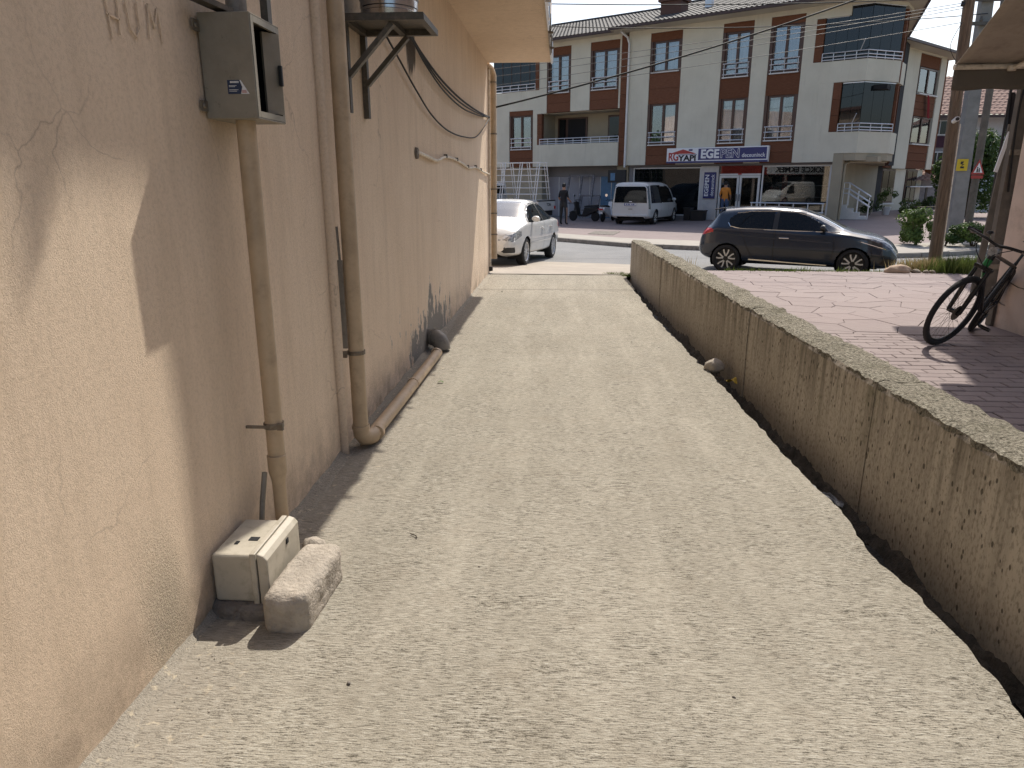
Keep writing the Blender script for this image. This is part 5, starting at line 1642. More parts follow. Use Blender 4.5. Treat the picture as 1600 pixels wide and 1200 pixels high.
        bmesh.ops.remove_doubles(bm, verts=bm.verts, dist=0.0008)
        bmesh.ops.recalc_face_normals(bm, faces=bm.faces)
        for f in bm.faces: f.smooth = True
        bm.to_mesh(me_o.data); bm.free()
        me_o.data.set_sharp_from_angle(angle=R(38))
        s.body = me_o
        for q, (nm, poly, mt, ins, rws) in enumerate(s.regions):
            for side in (1, -1):
                if q in own: mesh(own[q], side, ins).build(nm, M[mt], s.root, smooth='all')
        for q, (nm, x0, x1, mt, r0) in enumerate(s.roofs):
            mb = MB()
            for side in (1, -1):
                m_ = mesh(own.get('r%d' % q, []), side, 0.003); mb.add(m_.v, m_.f)
            mb.build(nm, M[mt], s.root, smooth='all')
        # dark wheel wells, floor and cabin
        wmax = float(s.st[:, 4].max())
        for (wx, rad) in s.wheels:
            for side in (1, -1):
                mb = MB()
                mb.lathe([(rad + 0.012, 0.0), (rad + 0.012, wmax * 0.37)], (0, 0, 0), 'y', 28)
                mb.f = [f for f in mb.f if len(f) < 20 or max(f) < 28]; mb.mi = mb.mi[:len(mb.f)]
                mb.v = [(s.cx(wx) + a, side * (wmax * 0.55 + b), max(0.16, s.wr + c)) for (a, b, c) in mb.v]
                mb.build('wheel_well', M['dark'], s.root)
        mb = MB(); mb.box(s.cx(0.3), s.cx(s.L - 0.35), -wmax * 0.62, wmax * 0.62, 0.2, 0.36); mb.build('floor', M['dark'], s.root)
        zc_ = float(s.st[len(s.st) // 2, 2]) - 0.06
        mb = MB(); mb.box(s.cx(s.L * 0.2), s.cx(s.L * 0.72), -wmax * 0.84, wmax * 0.84, 0.37, zc_); mb.build('cabin_lining', M['dark'], s.root)
        for xs_ in (0.34, 0.54):
            mb = MB()
            for yy_ in (-0.36, 0.36): mb.box(s.cx(s.L * xs_), s.cx(s.L * xs_ + 0.14), yy_ - 0.2, yy_ + 0.2, zc_ + 0.001, zc_ + 0.24)
            mb.build('seat_backs', M['dark'], s.root, bevel=0.04)
        return s
    def add_wheels(s, track, r, spoke='silver', n=10, width=0.2):
        first = None
        for (wx, rad) in s.wheels:
            for side in (1, -1):
                mb = MB()
                y1 = side * track; y0 = side * (track - width)
                ri = r * 0.72
                prof = [(ri * 0.97, y0), (ri, y1 - side * 0.03), (ri * 0.98, y1 - side * 0.008), (ri * 0.9, y1 - side * 0.02), (ri * 0.88, y1 - side * 0.07), (0.02, y1 - side * 0.075)]
                mb.lathe(prof, (0, 0, 0), 'y', 30)
                if spoke == 'silver':
                    for k in range(n):
                        a = 2 * PI * k / n
                        mb.bar((0.05 * math.cos(a), y1 - side * 0.03, 0.05 * math.sin(a)), (ri * 0.92 * math.cos(a), y1 - side * 0.028, ri * 0.92 * math.sin(a)), 0.03, 0.022, up=(0, 1, 0))
                    mb.lathe([(0.055, y1 - side * 0.05), (0.05, y1 - side * 0.015), (0.02, y1 - side * 0.012)], (0, 0, 0), 'y', 14)
                w_ = mb.build('wheel', M['rim' if spoke == 'silver' else 'rim_dark'], s.root, smooth=True)
                w_.location = (s.cx(wx), 0, r)
                if spoke != 'silver':
                    # five paired pale spokes, each a curved fork
                    mb = MB()
                    for k in range(5):
                        a = 2 * PI * k / 5 + 0.3
                        for sg in (-1, 1):
                            pts = []
                            for q in range(5):
                                t_ = q / 4
                                rr_ = 0.055 + (ri * 0.93 - 0.055) * t_
                                aa = a + sg * (0.10 + 0.20 * math.sin(t_ * 2.2))
                                pts.append((rr_ * math.cos(aa), y1 - side * 0.02, rr_ * math.sin(aa)))
                            for p, q in zip(pts, pts[1:]): mb.bar(p, q, 0.03, 0.014, up=(0, 1, 0))
                    tag(mb.build('spokes', M['spoke_white'], w_), kind='stuff')
                mb = MB()
                ro = r
                mb.lathe([(ri, y0), (ri * 1.12, y0 - side * 0.006), (ro - 0.03, y0), (ro - 0.006, y0 + side * 0.02), (ro, y0 + side * width * 0.5), (ro - 0.006, y1 - side * 0.02), (ro - 0.03, y1), (ri * 1.12, y1 + side * 0.006), (ri, y1 - side * 0.012)], (0, 0, 0), 'y', 36, True)
                mb.build('tyre', M['rubber'], w_, smooth=True)
        return s
    def line(s, name, pts, mat, side, w=0.012, off=0.004, parent=None):
        mb = MB()
        dense = []
        for (a, b), (c, d) in zip(pts, pts[1:]):
            n = max(2, int(math.hypot(c - a, d - b) / 0.06))
            for k in range(n): dense.append((a + (c - a) * k / n, b + (d - b) * k / n))
        dense.append(pts[-1])
        p3 = [Vector((s.cx(x), side * (s.side_y(x, z) + off), z)) for x, z in dense]
        for i in range(len(p3) - 1):
            d = (p3[i + 1] - p3[i]); n2 = Vector((-d.z, 0, d.x)).normalized() * (w / 2)
            mb.add([p3[i] - n2, p3[i + 1] - n2, p3[i + 1] + n2, p3[i] + n2], [(0, 1, 2, 3)])
        return mb.build(name, M[mat], parent or s.root)
    def mirror(s, x, z, mat, side):
        y = s.side_y(x, z)
        mb = MB(); mb.lathe([(0.02, -0.06), (0.07, -0.035), (0.085, 0.0), (0.07, 0.035), (0.02, 0.05)], (0, 0, 0), 'x', 14)
        mb.v = [(s.cx(x) + a, side * (y + 0.10) + b * 1.25, z + 0.07 + c * 0.85) for a, b, c in mb.v]
        m_ = mb.build('mirror', M[mat], s.root, smooth=True)
        mb = MB(); mb.bar((s.cx(x) + 0.02, side * (y - 0.01), z), (s.cx(x), side * (y + 0.08), z + 0.04), 0.05, 0.04); mb.build('stalk', M['car_trim'], m_)
    def handle(s, x, z, mat, side):
        y = s.side_y(x, z)
        mb = MB(); mb.bar((s.cx(x) - 0.1, side * (y + 0.022), z), (s.cx(x) + 0.1, side * (y + 0.018), z), 0.03, 0.026)
        mb.build('door_handle', M[mat], s.root, bevel=0.006)

# dark hatchback parked along the near edge of the street
hb = [(0.00, .44, .60, .72, .62, .50), (0.05, .36, .78, .92, .74, .58), (0.16, .30, .90, 1.05, .80, .58), (0.30, .27, .95, 1.22, .835, .56), (0.42, .26, .96, 1.39, .85, .55),
      (0.9, .24, .95, 1.435, .865, .56), (1.5, .22, .93, 1.448, .865, .57), (2.1, .22, .915, 1.41, .865, .56), (2.5, .22, .905, 1.28, .865, .585), (2.95, .22, .90, 1.05, .865, .66),
      (3.12, .22, .89, .985, .86, .70), (3.5, .22, .83, .91, .85, .68), (3.78, .22, .74, .82, .80, .62), (3.94, .24, .63, .71, .72, .54), (4.06, .33, .47, .54, .58, .44)]
h_ = (0.911, -0.412)
rw = Vector((3.64, 16.19)); fw = Vector((5.96, 15.14)); mid = (rw + fw) / 2
lft = Vector((-h_[1], h_[0]))
cen = mid + Vector(h_) * (4.06 / 2 - (0.66 + 3.25) / 2) + lft * 0.80
car = Car('parked_car', 'dark blue hatchback parked side-on at the edge of the street', 'car', (cen.x, cen.y, -0.20), h_, 0.985, hb, [(0.66, 0.345), (3.25, 0.345)], 0.31, 'car_blue')
win_r = [(0.66, 1.02), (0.92, .985), (1.60, .972), (1.60, 1.345), (1.15, 1.335), (0.80, 1.29), (0.66, 1.19)]
win_f = [(1.70, .97), (2.72, .955), (2.62, 1.07), (2.30, 1.25), (2.05, 1.32), (1.70, 1.345)]
car.region('side_window', win_r, 'glass_car', 0.006, (17, 36)); car.region('side_window', win_f, 'glass_car', 0.006, (17, 36))
car.region('tail_lamp', [(0.03, .80), (0.36, .90), (0.30, .97), (0.05, .97)], 'lamp_red', 0.0, (8, 30))
car.region('headlamp', [(3.30, .775), (3.55, .69), (3.84, .60), (3.95, .63), (3.86, .72), (3.60, .81), (3.36, .83)], 'lamp_smoke', 0.0, (8, 34))
car.region('front_intake', [(3.72, .30), (4.0, .30), (4.0, .42), (3.82, .44)], 'car_trim', 0.004, (0, 20))
car.roof('windscreen', 2.22, 3.0, 'glass_screen'); car.roof('rear_window', 0.17, 0.40, 'glass_car', 51)
car.finish().add_wheels(0.845, 0.31, 'fork')
for sd in (1, -1):
    car.line('chrome_strip', [(0.64, 1.10), (0.70, 1.02), (0.92, .977), (1.6, .963), (2.95, .945)], 'chrome', sd, 0.016)
    car.line('chrome_strip', [(0.80, 1.30), (1.15, 1.345), (1.65, 1.357), (2.05, 1.333), (2.32, 1.26)], 'chrome', sd, 0.012)
    car.line('window_pillar', [(1.65, .965), (1.65, 1.345)], 'car_trim', sd, 0.10, 0.003)
    car.line('door_seam', [(1.66, .96), (1.66, .34)], 'dark', sd, 0.010)
    car.line('door_seam', [(0.92, .975), (1.02, .78), (1.12, .55), (1.22, .36)], 'dark', sd, 0.010)
    car.line('door_seam', [(2.85, .93), (2.86, .6), (2.82, .36)], 'dark', sd, 0.010)
    car.line('sill_strip', [(1.15, .315), (2.75, .265)], 'chrome', sd, 0.03)
    car.handle(1.86, .80, 'chrome', sd)
    car.line('bonnet_seam', [(2.98, .90), (3.3, .845), (3.55, .825)], 'dark', sd, 0.008)
    car.line('lamp_strip', [(3.36, .775), (3.6, .705), (3.84, .635)], 'chrome', sd, 0.012, 0.006)
    car.line('bumper_seam', [(3.55, .685), (3.60, .50), (3.57, .40)], 'dark', sd, 0.008)
    car.line('shoulder_crease', [(0.5, .86), (1.4, .80), (2.8, .74)], 'car_blue', sd, 0.02, 0.006)
    car.mirror(2.62, .96, 'car_trim', sd)
mb = MB(); mb.bar((car.cx(0.27), 0, 1.368), (car.cx(0.50), 0, 1.40), 0.98, 0.03); mb.build('spoiler', M['car_blue'], car.root, bevel=0.01)
mb = MB(); mb.box(car.cx(-0.012), car.cx(0.02), -0.26, 0.26, 0.52, 0.63); mb.build('number_plate', M['plate'], car.root)

# white saloon by the corner, nose towards the camera
sd_ = [(0, .46, .68, .80, .58, .46), (.05, .36, .88, 1.00, .72, .58), (.18, .29, .97, 1.06, .80, .64), (.60, .25, .985, 1.10, .85, .65), (.95, .24, .985, 1.24, .865, .60), (1.35, .24, .975, 1.42, .87, .56),
       (1.8, .22, .96, 1.495, .87, .545), (2.3, .22, .95, 1.505, .87, .55), (2.7, .22, .945, 1.44, .87, .56), (3.05, .22, .94, 1.27, .87, .60), (3.45, .22, .945, 1.06, .868, .69), (3.75, .22, .91, 1.00, .865, .69),
       (4.08, .22, .85, .94, .845, .64), (4.30, .23, .77, .86, .80, .57), (4.44, .25, .67, .76, .74, .50), (4.52, .28, .56, .65, .66, .44), (4.56, .33, .48, .55, .58, .40)]
h_ = Vector((-0.59, -2.57)).normalized()
fwl = Vector((-0.85, 16.7)); rwl = Vector((-0.26, 19.27)); mid = (fwl + rwl) / 2
right = Vector((h_.y, -h_.x))
cen = mid + h_ * (4.56 / 2 - (0.98 + 3.60) / 2) + right * 0.80
car = Car('parked_car', 'white saloon car parked with its nose behind the corner downpipe', 'car', (cen.x, cen.y, -0.165), h_, 1.0, sd_, [(0.98, 0.35), (3.60, 0.35)], 0.312, 'car_white')
car.root.rotation_euler = (0, R(-1.6), math.atan2(h_.y, h_.x))
win_r = [(1.05, 1.02), (1.95, .985), (1.95, 1.39), (1.6, 1.37), (1.25, 1.25)]
win_f = [(2.03, .98), (3.28, .965), (3.05, 1.12), (2.75, 1.30), (2.5, 1.37), (2.03, 1.395)]
car.region('side_window', win_r, 'glass_car', 0.006, (17, 36)); car.region('side_window', win_f, 'glass_car', 0.006, (17, 36))
car.region('headlamp', [(3.98, .69), (4.42, .56), (4.52, .60), (4.42, .71), (4.18, .80), (3.98, .78)], 'lamp_clear', 0.0, (8, 36))
car.region('tail_lamp', [(0.0, .72), (0.34, .82), (0.30, .98), (0.03, .98)], 'lamp_red', 0.0, (8, 32))
car.region('front_intake', [(4.28, .32), (4.6, .32), (4.6, .44), (4.33, .44)], 'car_trim', 0.01, (3, 19))
car.roof('windscreen', 2.66, 3.36, 'glass_screen'); car.roof('rear_window', 0.95, 1.5, 'glass_car')
car.finish().add_wheels(0.85, 0.312, 'silver', 11)
for sd in (1, -1):
    car.line('window_frame', [(1.0, 1.0), (1.25, 1.265), (1.6, 1.385), (2.0, 1.41), (2.5, 1.385), (2.78, 1.305), (3.1, 1.11), (3.33, .962)], 'car_trim', sd, 0.025)
    car.line('window_pillar', [(1.99, .985), (1.99, 1.395)], 'car_trim', sd, 0.08, 0.003)
    car.line('door_seam', [(1.99, .96), (2.0, .34)], 'dark', sd, 0.008)
    car.line('door_seam', [(3.22, .93), (3.25, .6), (3.2, .34)], 'dark', sd, 0.008)
    car.line('door_seam', [(1.12, .96), (1.3, .6), (1.35, .4)], 'dark', sd, 0.008)
    car.line('side_moulding', [(1.4, .52), (3.2, .50)], 'car_white', sd, 0.03, 0.012)
    car.handle(2.2, .82, 'car_white', sd); car.handle(1.35, .84, 'car_white', sd)
    car.mirror(3.05, .97, 'car_white', sd)
mb = MB(); mb.box(car.cx(4.50), car.cx(4.575), -0.42, 0.42, 0.33, 0.42); mb.build('lower_grille', M['car_trim'], car.root)
mb = MB(); mb.box(car.cx(4.52), car.cx(4.575), -0.3, 0.3, 0.56, 0.62); mb.build('upper_grille', M['car_trim'], car.root)
mb = MB(); mb.box(car.cx(4.55), car.cx(4.585), -0.26, 0.26, 0.44, 0.54); mb.build('number_plate', M['plate'], car.root)
mb = MB(); mb.box(car.cx(2.5), car.cx(2.62), -0.5, 0.5, 0.75, 1.25); mb.box(car.cx(1.5), car.cx(1.65), -0.55, 0.55, 0.7, 1.2); mb.build('parcel_shelf', M['dark'], car.root)

# white people carrier in front of the shop
vn = [(0, .42, 1.05, 1.80, .90, .76), (.05, .36, 1.06, 1.92, .96, .80), (.18, .30, 1.05, 1.975, .985, .81), (.6, .28, 1.03, 1.99, .995, .82), (2.5, .26, 1.0, 1.99, .995, .82), (3.3, .26, .98, 1.92, .99, .80),
      (3.9, .26, .97, 1.72, .985, .78), (4.4, .26, .95, 1.42, .97, .76), (4.8, .26, .90, 1.15, .92, .70), (5.05, .28, .80, .98, .84, .62), (5.25, .36, .65, .75, .70, .5)]
rr_w = Vector((4.12, 33.2)); h_ = Vector((math.sin(R(24)), math.cos(R(24))))
lft = Vector((-h_.y, h_.x))
VS = 0.94
cen = rr_w + h_ * (5.25 / 2 - 0.95) * VS + lft * 0.86 * VS
car = Car('parked_van', 'white people carrier with black rear glass parked at the shop', 'van', (cen.x, cen.y, -0.09), h_, VS, vn, [(0.95, 0.40), (4.20, 0.40)], 0.345, 'car_white')
car.region('side_window', [(0.22, 1.02), (4.1, 1.0), (3.75, 1.45), (3.35, 1.72), (2.9, 1.80), (0.26, 1.82)], 'glass_car', 0.006, (17, 36))
car.region('tail_lamp', [(-0.05, .75), (0.10, .75), (0.12, 1.80), (0.02, 1.80)], 'lamp_smoke', 0.0, (4, 36))
car.roof('windscreen', 3.3, 4.55, 'glass_screen')
car.finish().add_wheels(0.97, 0.345, 'fork', width=0.23)
mb = MB(); mb.prism([(-0.80, 1.04), (0.80, 1.04), (0.74, 1.70), (0.66, 1.775), (-0.66, 1.775), (-0.74, 1.70)], -0.018, 0.03, lambda a, b, h: (car.cx(h), a, b)); mb.build('rear_window', M['glass_car'], car.root, bevel=0.006)
mb = MB(); mb.prism([(-0.76, 1.06), (0.76, 1.06), (0.70, 1.69), (-0.70, 1.69)], -0.010, 0.028, lambda a, b, h: (car.cx(h), a, b)); mb.build('rear_window_backing', M['dark'], car.root)
mb = MB(); mb.box(car.cx(-0.03), car.cx(0.02), -0.29, 0.29, 0.90, 1.03); pl = mb.build('number_plate', M['plate'], car.root, bevel=0.004)
mb = MB(); mb.box(car.cx(-0.034), car.cx(-0.031), -0.29, 0.29, 0.895, 0.915); mb.box(car.cx(-0.034), car.cx(-0.031), -0.29, 0.29, 1.018, 1.03); mb.box(car.cx(-0.034), car.cx(-0.031), 0.25, 0.29, 0.916, 1.017)
for a, b in ((-0.2, -0.14), (-0.11, -0.06), (0.0, 0.05), (0.07, 0.12), (0.15, 0.2)): mb.box(car.cx(-0.034), car.cx(-0.031), a, b, 0.94, 1.0)
mb.build('plate_print', M['plate_blue'], pl)
mb = MB(); mb.box(car.cx(-0.03), car.cx(0.0), -0.08, 0.08, 1.06, 1.11); mb.build('badge', M['chrome'], car.root, bevel=0.015)
mb = MB(); mb.box(car.cx(-0.02), car.cx(0.1), -0.86, 0.86, 0.40, 0.52); mb.build('bumper', M['car_white'], car.root, bevel=0.03)
mb = MB(); mb.box(car.cx(-0.022), car.cx(0.0), -0.1, 0.1, 0.74, 0.76); mb.build('tailgate_grip', M['dark'], car.root)
for sd in (1, -1):
    car.line('door_seam', [(1.7, 1.0), (1.72, .4)], 'dark', sd, 0.01); car.line('door_seam', [(3.0, .99), (3.0, .35)], 'dark', sd, 0.01)
    car.handle(2.85, .88, 'car_white', sd); car.handle(3.2, .88, 'car_white', sd); car.mirror(3.75, 1.08, 'car_white', sd)
mb = MB(); mb.lathe([(0.02, 0), (0.012, 0.09)], (car.cx(0.5), 0, 1.99), 'z', 8); mb.build('aerial', M['black'], car.root)

# white pickup with a glazier's rack, tail towards the camera side
h_ = Vector((-0.90, 0.44)).normalized()
pk = thing('pickup_truck', (-2.2, 34.6, -0.1), 'white pickup truck with a tubular glass rack behind the saloon car', 'truck', rz=math.atan2(h_.y, h_.x))
mb = MB()
prof = [(1.0, 0.55), (1.0, 1.75), (1.15, 1.86), (1.9, 1.84), (2.35, 1.25), (2.9, 1.12), (3.0, 0.55)]
mb.prism(prof, -0.82, 0.82, lambda a, b, h: (a, h, b)); cabp = mb.build('cab', M['car_white'], pk, bevel=0.04)
mb = MB(); mb.box(0.985, 0.998, -0.6, 0.6, 1.3, 1.7); mb.build('rear_window', M['glass_car'], cabp, bevel=0.02)
for sd in (1, -1):
    mb = MB(); mb.prism([(1.15, 1.25), (1.15, 1.72), (1.85, 1.72), (2.2, 1.25)], sd * 0.821, sd * 0.828, lambda a, b, h: (a, h, b)); mb.build('side_window', M['glass_car'], cabp)
for sd in (1, -1):
    mb = MB(); mb.box(-1.6, 0.95, sd * 0.80, sd * 0.85, 0.62, 1.02); mb.build('bed_side', M['car_white'], pk, bevel=0.01)
mb = MB(); mb.box(-1.66, -1.605, -0.85, 0.85, 0.60, 1.02); tg = mb.build('tailgate', M['car_white'], pk, bevel=0.012)
mb = MB(); mb.box(-1.67, -1.6, -0.86, 0.86, 1.02, 1.07); mb.build('tailgate_cap', M['black'], pk)
for sd in (1, -1):
    mb = MB(); mb.box(-1.69, -1.661, sd * 0.80 - 0.06, sd * 0.80 + 0.06, 0.66, 0.80); mb.build('tail_lamp', M['lamp_red'], pk, bevel=0.008)
mb = MB(); mb.box(-1.6, 2.9, -0.7, 0.7, 0.38, 0.60); mb.build('chassis', M['dark'], pk)
for x in (-0.9, 2.3):
    for sd in (1, -1):
        mb = MB(); mb.lathe([(0.2, -0.1), (0.31, -0.1), (0.33, -0.06), (0.33, 0.06), (0.31, 0.1), (0.05, 0.08)], (x, sd * 0.74, 0.33), 'y', 24); mb.build('wheel', M['rubber'], pk, smooth=True)
text_mesh('TON', 0.2, M['sign_black'], 'tailgate_lettering', pk, Matrix.Translation((-1.662, -0.2, 0.86)) @ Matrix.Rotation(R(-90), 4, 'Z') @ Matrix.Rotation(R(90), 4, 'X'), 0.002, 0.004)
for k, sd in enumerate((-0.35, 0.35)):
    mb = MB()
    for x in (-1.45, -0.55, 0.35, 0.9):
        mb.tube([(x, sd * 2.1, 1.03), (x, sd * 0.9, 2.75)], 0.025, 6)
        mb.tube([(x + 0.12, sd * 2.1, 1.03), (x + 0.12, sd * 0.9, 2.75)], 0.018, 6)
    for q in range(7):
        t_ = q / 6
        mb.tube([(-1.5, sd * (2.12 - 1.2 * t_), 1.05 + 1.68 * t_), (0.98, sd * (2.12 - 1.2 * t_), 1.05 + 1.68 * t_)], 0.018, 6)
    mb.build('glass_rack', M['white_pvc'], pk, smooth=True)

# ------------------------------------------------------------------ people
def person(name, label, loc, face, height, top, leg, arm_bend=0.3, stance=0.0):
    root = thing(name, loc, label, 'person', rz=face)
    k = height / 1.76
    V = [(0, 0, .96), (0, .0, 1.16), (0, -.01, 1.38), (0, 0, 1.50), (0, .02, 1.60), (0, .025, 1.70)]
    Rr = [.135, .125, .145, .055, .085, .07]
    E_ = [(0, 1), (1, 2), (2, 3), (3, 4), (4, 5)]
    for sg in (-1, 1):
        b = len(V)
        V += [(sg * .17, -.01, 1.42), (sg * .235, -.03 + 0.03 * arm_bend, 1.14), (sg * .20, .06 + .32 * arm_bend, .93 + .14 * arm_bend), (sg * .18, .10 + .42 * arm_bend, .87 + .17 * arm_bend)]
        Rr += [.06, .046, .036, .03]
        E_ += [(2, b), (b, b + 1), (b + 1, b + 2), (b + 2, b + 3)]
    for sg in (-1, 1):
        b = len(V)
        V += [(sg * .095, 0, .88), (sg * (.11 + stance), .03, .50), (sg * (.115 + stance), -.01, .10), (sg * (.125 + stance), .13, .045)]
        Rr += [.098, .068, .05, .04]
        E_ += [(0, b), (b, b + 1), (b + 1, b + 2), (b + 2, b + 3)]
    me = bpy.data.meshes.new('body')
    me.from_pydata([(x * k, y * k, z * k) for x, y, z in V], E_, [])
    o = bpy.data.objects.new('body', me); C.objects.link(o)
    sk = o.modifiers.new('skin', 'SKIN')
    for i, d in enumerate(me.skin_vertices[0].data): d.radius = (Rr[i] * k, Rr[i] * k * (0.78 if i < 3 else 1)); d.use_root = (i == 0)
    ss = o.modifiers.new('sub', 'SUBSURF'); ss.levels = 1; ss.render_levels = 1
    dg = bpy.context.evaluated_depsgraph_get()
    m2 = bpy.data.meshes.new_from_object(o.evaluated_get(dg))
    bpy.data.objects.remove(o)
    m2.materials.clear()
    for m_ in (M['skin'], M[top], M[leg], M['sign_black']): m2.materials.append(m_)
    for f in m2.polygons:
        c = f.center / k
        f.use_smooth = True
        if c.z < 0.09: f.material_index = 3
        elif c.z < 0.97 and abs(c.x) < 0.175: f.material_index = 2
        elif c.z > 1.49: f.material_index = 0
        elif abs(c.x) > 0.16 and c.z < 1.16: f.material_index = 0
        else: f.material_index = 1
    ob = bpy.data.objects.new('body', m2); C.objects.link(ob); ob.parent = root
    bm = bmesh.new(); bmesh.ops.create_icosphere(bm, subdivisions=3, radius=1)
    bmesh.ops.delete(bm, geom=[v for v in bm.verts if v.co.z < -0.15 and v.co.y > -0.1], context='VERTS')
    for v in bm.verts: v.co = Vector((v.co.x * .088, v.co.y * .10 + 0.01, v.co.z * .105 + 1.675)) * k
    hm = bpy.data.meshes.new('hair'); bm.to_mesh(hm); bm.free(); hm.materials.append(M['hair'])
    hm.polygons.foreach_set('use_smooth', [True] * len(hm.polygons))
    hh = bpy.data.objects.new('hair', hm); C.objects.link(hh); hh.parent = root
    return root
person('person', 'person in black shirt and dark trousers standing with back turned by the scooter', (0.06 * 1.06, 30.9 * 1.06, -0.09), R(-32), 1.80, 'cloth_black', 'cloth_grey', 0.55, 0.02)
def fpt(s_, b_):
    p = wmat(apt) @ Vector((s_, b_, 0)); return p
p = fpt(0.62, -0.35)
person('person', 'person in orange shirt and blue shorts at the shop door', (p.x, p.y, plaza_z(p.x, p.y)), R(-25), 1.80, 'cloth_orange', 'denim', 0.45, 0.0)

# ------------------------------------------------------------------ scooters, frames and boxes in front of the shop
def scooter(loc, head, label, bodymat):
    t = thing('scooter', loc, label, 'scooter', 'scooters at the shopfront', rz=head)
    for x in (-0.62, 0.62):
        mb = MB(); mb.lathe([(0.12, -0.05), (0.2, -0.05), (0.23, -0.02), (0.23, 0.02), (0.2, 0.05), (0.12, 0.05)], (x, 0, 0.23), 'y', 20); w_ = mb.build('wheel', M['rubber'], t, smooth=True)
        mb = MB(); mb.lathe([(0.12, -0.03), (0.05, -0.035), (0.05, 0.035), (0.12, 0.03)], (x, 0, 0.23), 'y', 14); mb.build('rim', M['rim'], w_, smooth=True)
    mb = MB(); mb.prism([(-0.85, 0.55), (-0.7, 0.72), (-0.05, 0.66), (0.05, 0.34), (0.32, 0.3), (0.3, 0.24), (-0.1, 0.22), (-0.4, 0.35)], -0.14, 0.14, lambda a, b, h: (a, h, b)); mb.build('body', M[bodymat], t, bevel=0.04)
    mb = MB(); mb.prism([(-0.78, 0.73), (-0.72, 0.80), (-0.2, 0.77), (-0.02, 0.72), (-0.04, 0.67)], -0.13, 0.13, lambda a, b, h: (a, h, b)); mb.build('seat', M['black'], t, bevel=0.03)
    mb = MB(); mb.prism([(0.28, 0.28), (0.36, 0.3), (0.52, 0.92), (0.42, 0.94)], -0.2, 0.2, lambda a, b, h: (a, h, b)); mb.build('leg_shield', M[bodymat], t, bevel=0.03)
    mb = MB(); mb.tube([(0.62, 0, 0.25), (0.46, 0, 0.98)], 0.03, 8); mb.build('fork', M['black'], t)
    mb = MB(); mb.tube([(0.38, -0.34, 1.0), (0.46, 0, 1.02), (0.38, 0.34, 1.0)], 0.016, 8); mb.build('handlebar', M['black'], t)
    mb = MB(); mb.lathe([(0.03, -0.05), (0.09, -0.03), (0.08, 0.06)], (0.5, 0, 0.93), 'x', 14); mb.build('headlamp', M['lamp_clear'], t, smooth=True)
    for sg in (-1, 1):
        mb = MB(); mb.tube([(0.42, sg * 0.25, 1.02), (0.40, sg * 0.30, 1.2)], 0.008, 6); mr = mb.build('mirror_stem', M['black'], t)
        mb = MB(); mb.lathe([(0.07, 0), (0.065, 0.02)], (0.39, sg * 0.31, 1.24), 'x', 14); mb.build('mirror', M['chrome'], mr)
    mb = MB(); mb.prism([(0.42, 0.42), (0.62, 0.5), (0.82, 0.42), (0.78, 0.38), (0.62, 0.45), (0.46, 0.38)], -0.07, 0.07, lambda a, b, h: (a, h, b)); mb.build('mudguard', M[bodymat], t)
    mb = MB(); mb.box(-0.87, -0.85, -0.09, 0.09, 0.38, 0.5); mb.build('number_plate', M['plate'], t)
    mb = MB(); mb.box(-0.85, -0.80, -0.1, 0.1, 0.56, 0.64); mb.build('tail_lamp', M['lamp_red'], t)
scooter((1.10, 36.3, -0.09), R(150), 'black scooter standing between the person in black and the leaning frames', 'black')
scooter((2.27, 36.15, -0.09), R(62), 'pale-tailed scooter parked between the leaning frames and the white van', 'sign_white')
def leaning_frame(s_, wdt, hgt, label, lean):
    p = fpt(s_, 0.1)
    t = thing('door_frame', (p.x, p.y, plaza_z(p.x, p.y) + 0.02), label, 'frame', 'door frames leaning on the shopfront', rz=math.atan2(FD[1], FD[0]))
    def q(x, z): return (x, z * lean, z)
    names = [((0, 0), (0, hgt)), ((wdt, 0), (wdt, hgt)), ((wdt * 0.52, 0), (wdt * 0.52, hgt)), ((0, 0.03), (wdt, 0.03)), ((0, hgt), (wdt, hgt)), ((0, hgt * 0.34), (wdt * 0.52, hgt * 0.34))]
    for (a, b) in names:
        mb = MB(); mb.bar(q(*a), q(*b), 0.10, 0.07, up=(0, 1, 0)); mb.build('profile', M['frame_wood'], t)
M['frame_wood'] = simple('film_wrapped_profile', (0.13, 0.12, 0.13), 0.5, scale=14.0, var=0.7, dirt=(0.45, 0.45, 0.47))
leaning_frame(-8.05, 1.55, 2.2, 'tall film-wrapped door frame leaning on the shopfront', 0.22)
leaning_frame(-7.2, 1.1, 1.15, 'short film-wrapped door frame behind the tall leaning one', 0.3)
for (s_, b_, w_, h2, lab) in ((-0.55, -0.35, 0.62, 0.5, 'black planter box in front of the marble panel by the door'), (-1.15, -0.1, 0.3, 0.62, 'narrow dark box beside the black planter')):
    p = fpt(s_, b_)
    t = thing('planter', (p.x, p.y, plaza_z(p.x, p.y)), lab, 'planter', rz=math.atan2(FD[1], FD[0]))
    mb = MB()
    mb.prism([(-w_ / 2, 0), (w_ / 2, 0), (w_ / 2 + 0.03, h2), (-w_ / 2 - 0.03, h2)], -0.2, 0.2, lambda a, b, h: (a, h, b)); mb.build('box', M['black'], t, bevel=0.01)
    mb = MB(); mb.box(-w_ / 2 - 0.05, w_ / 2 + 0.05, -0.23, 0.23, h2 - 0.05, h2 + 0.003); mb.build('rim', M['black'], t, bevel=0.008)
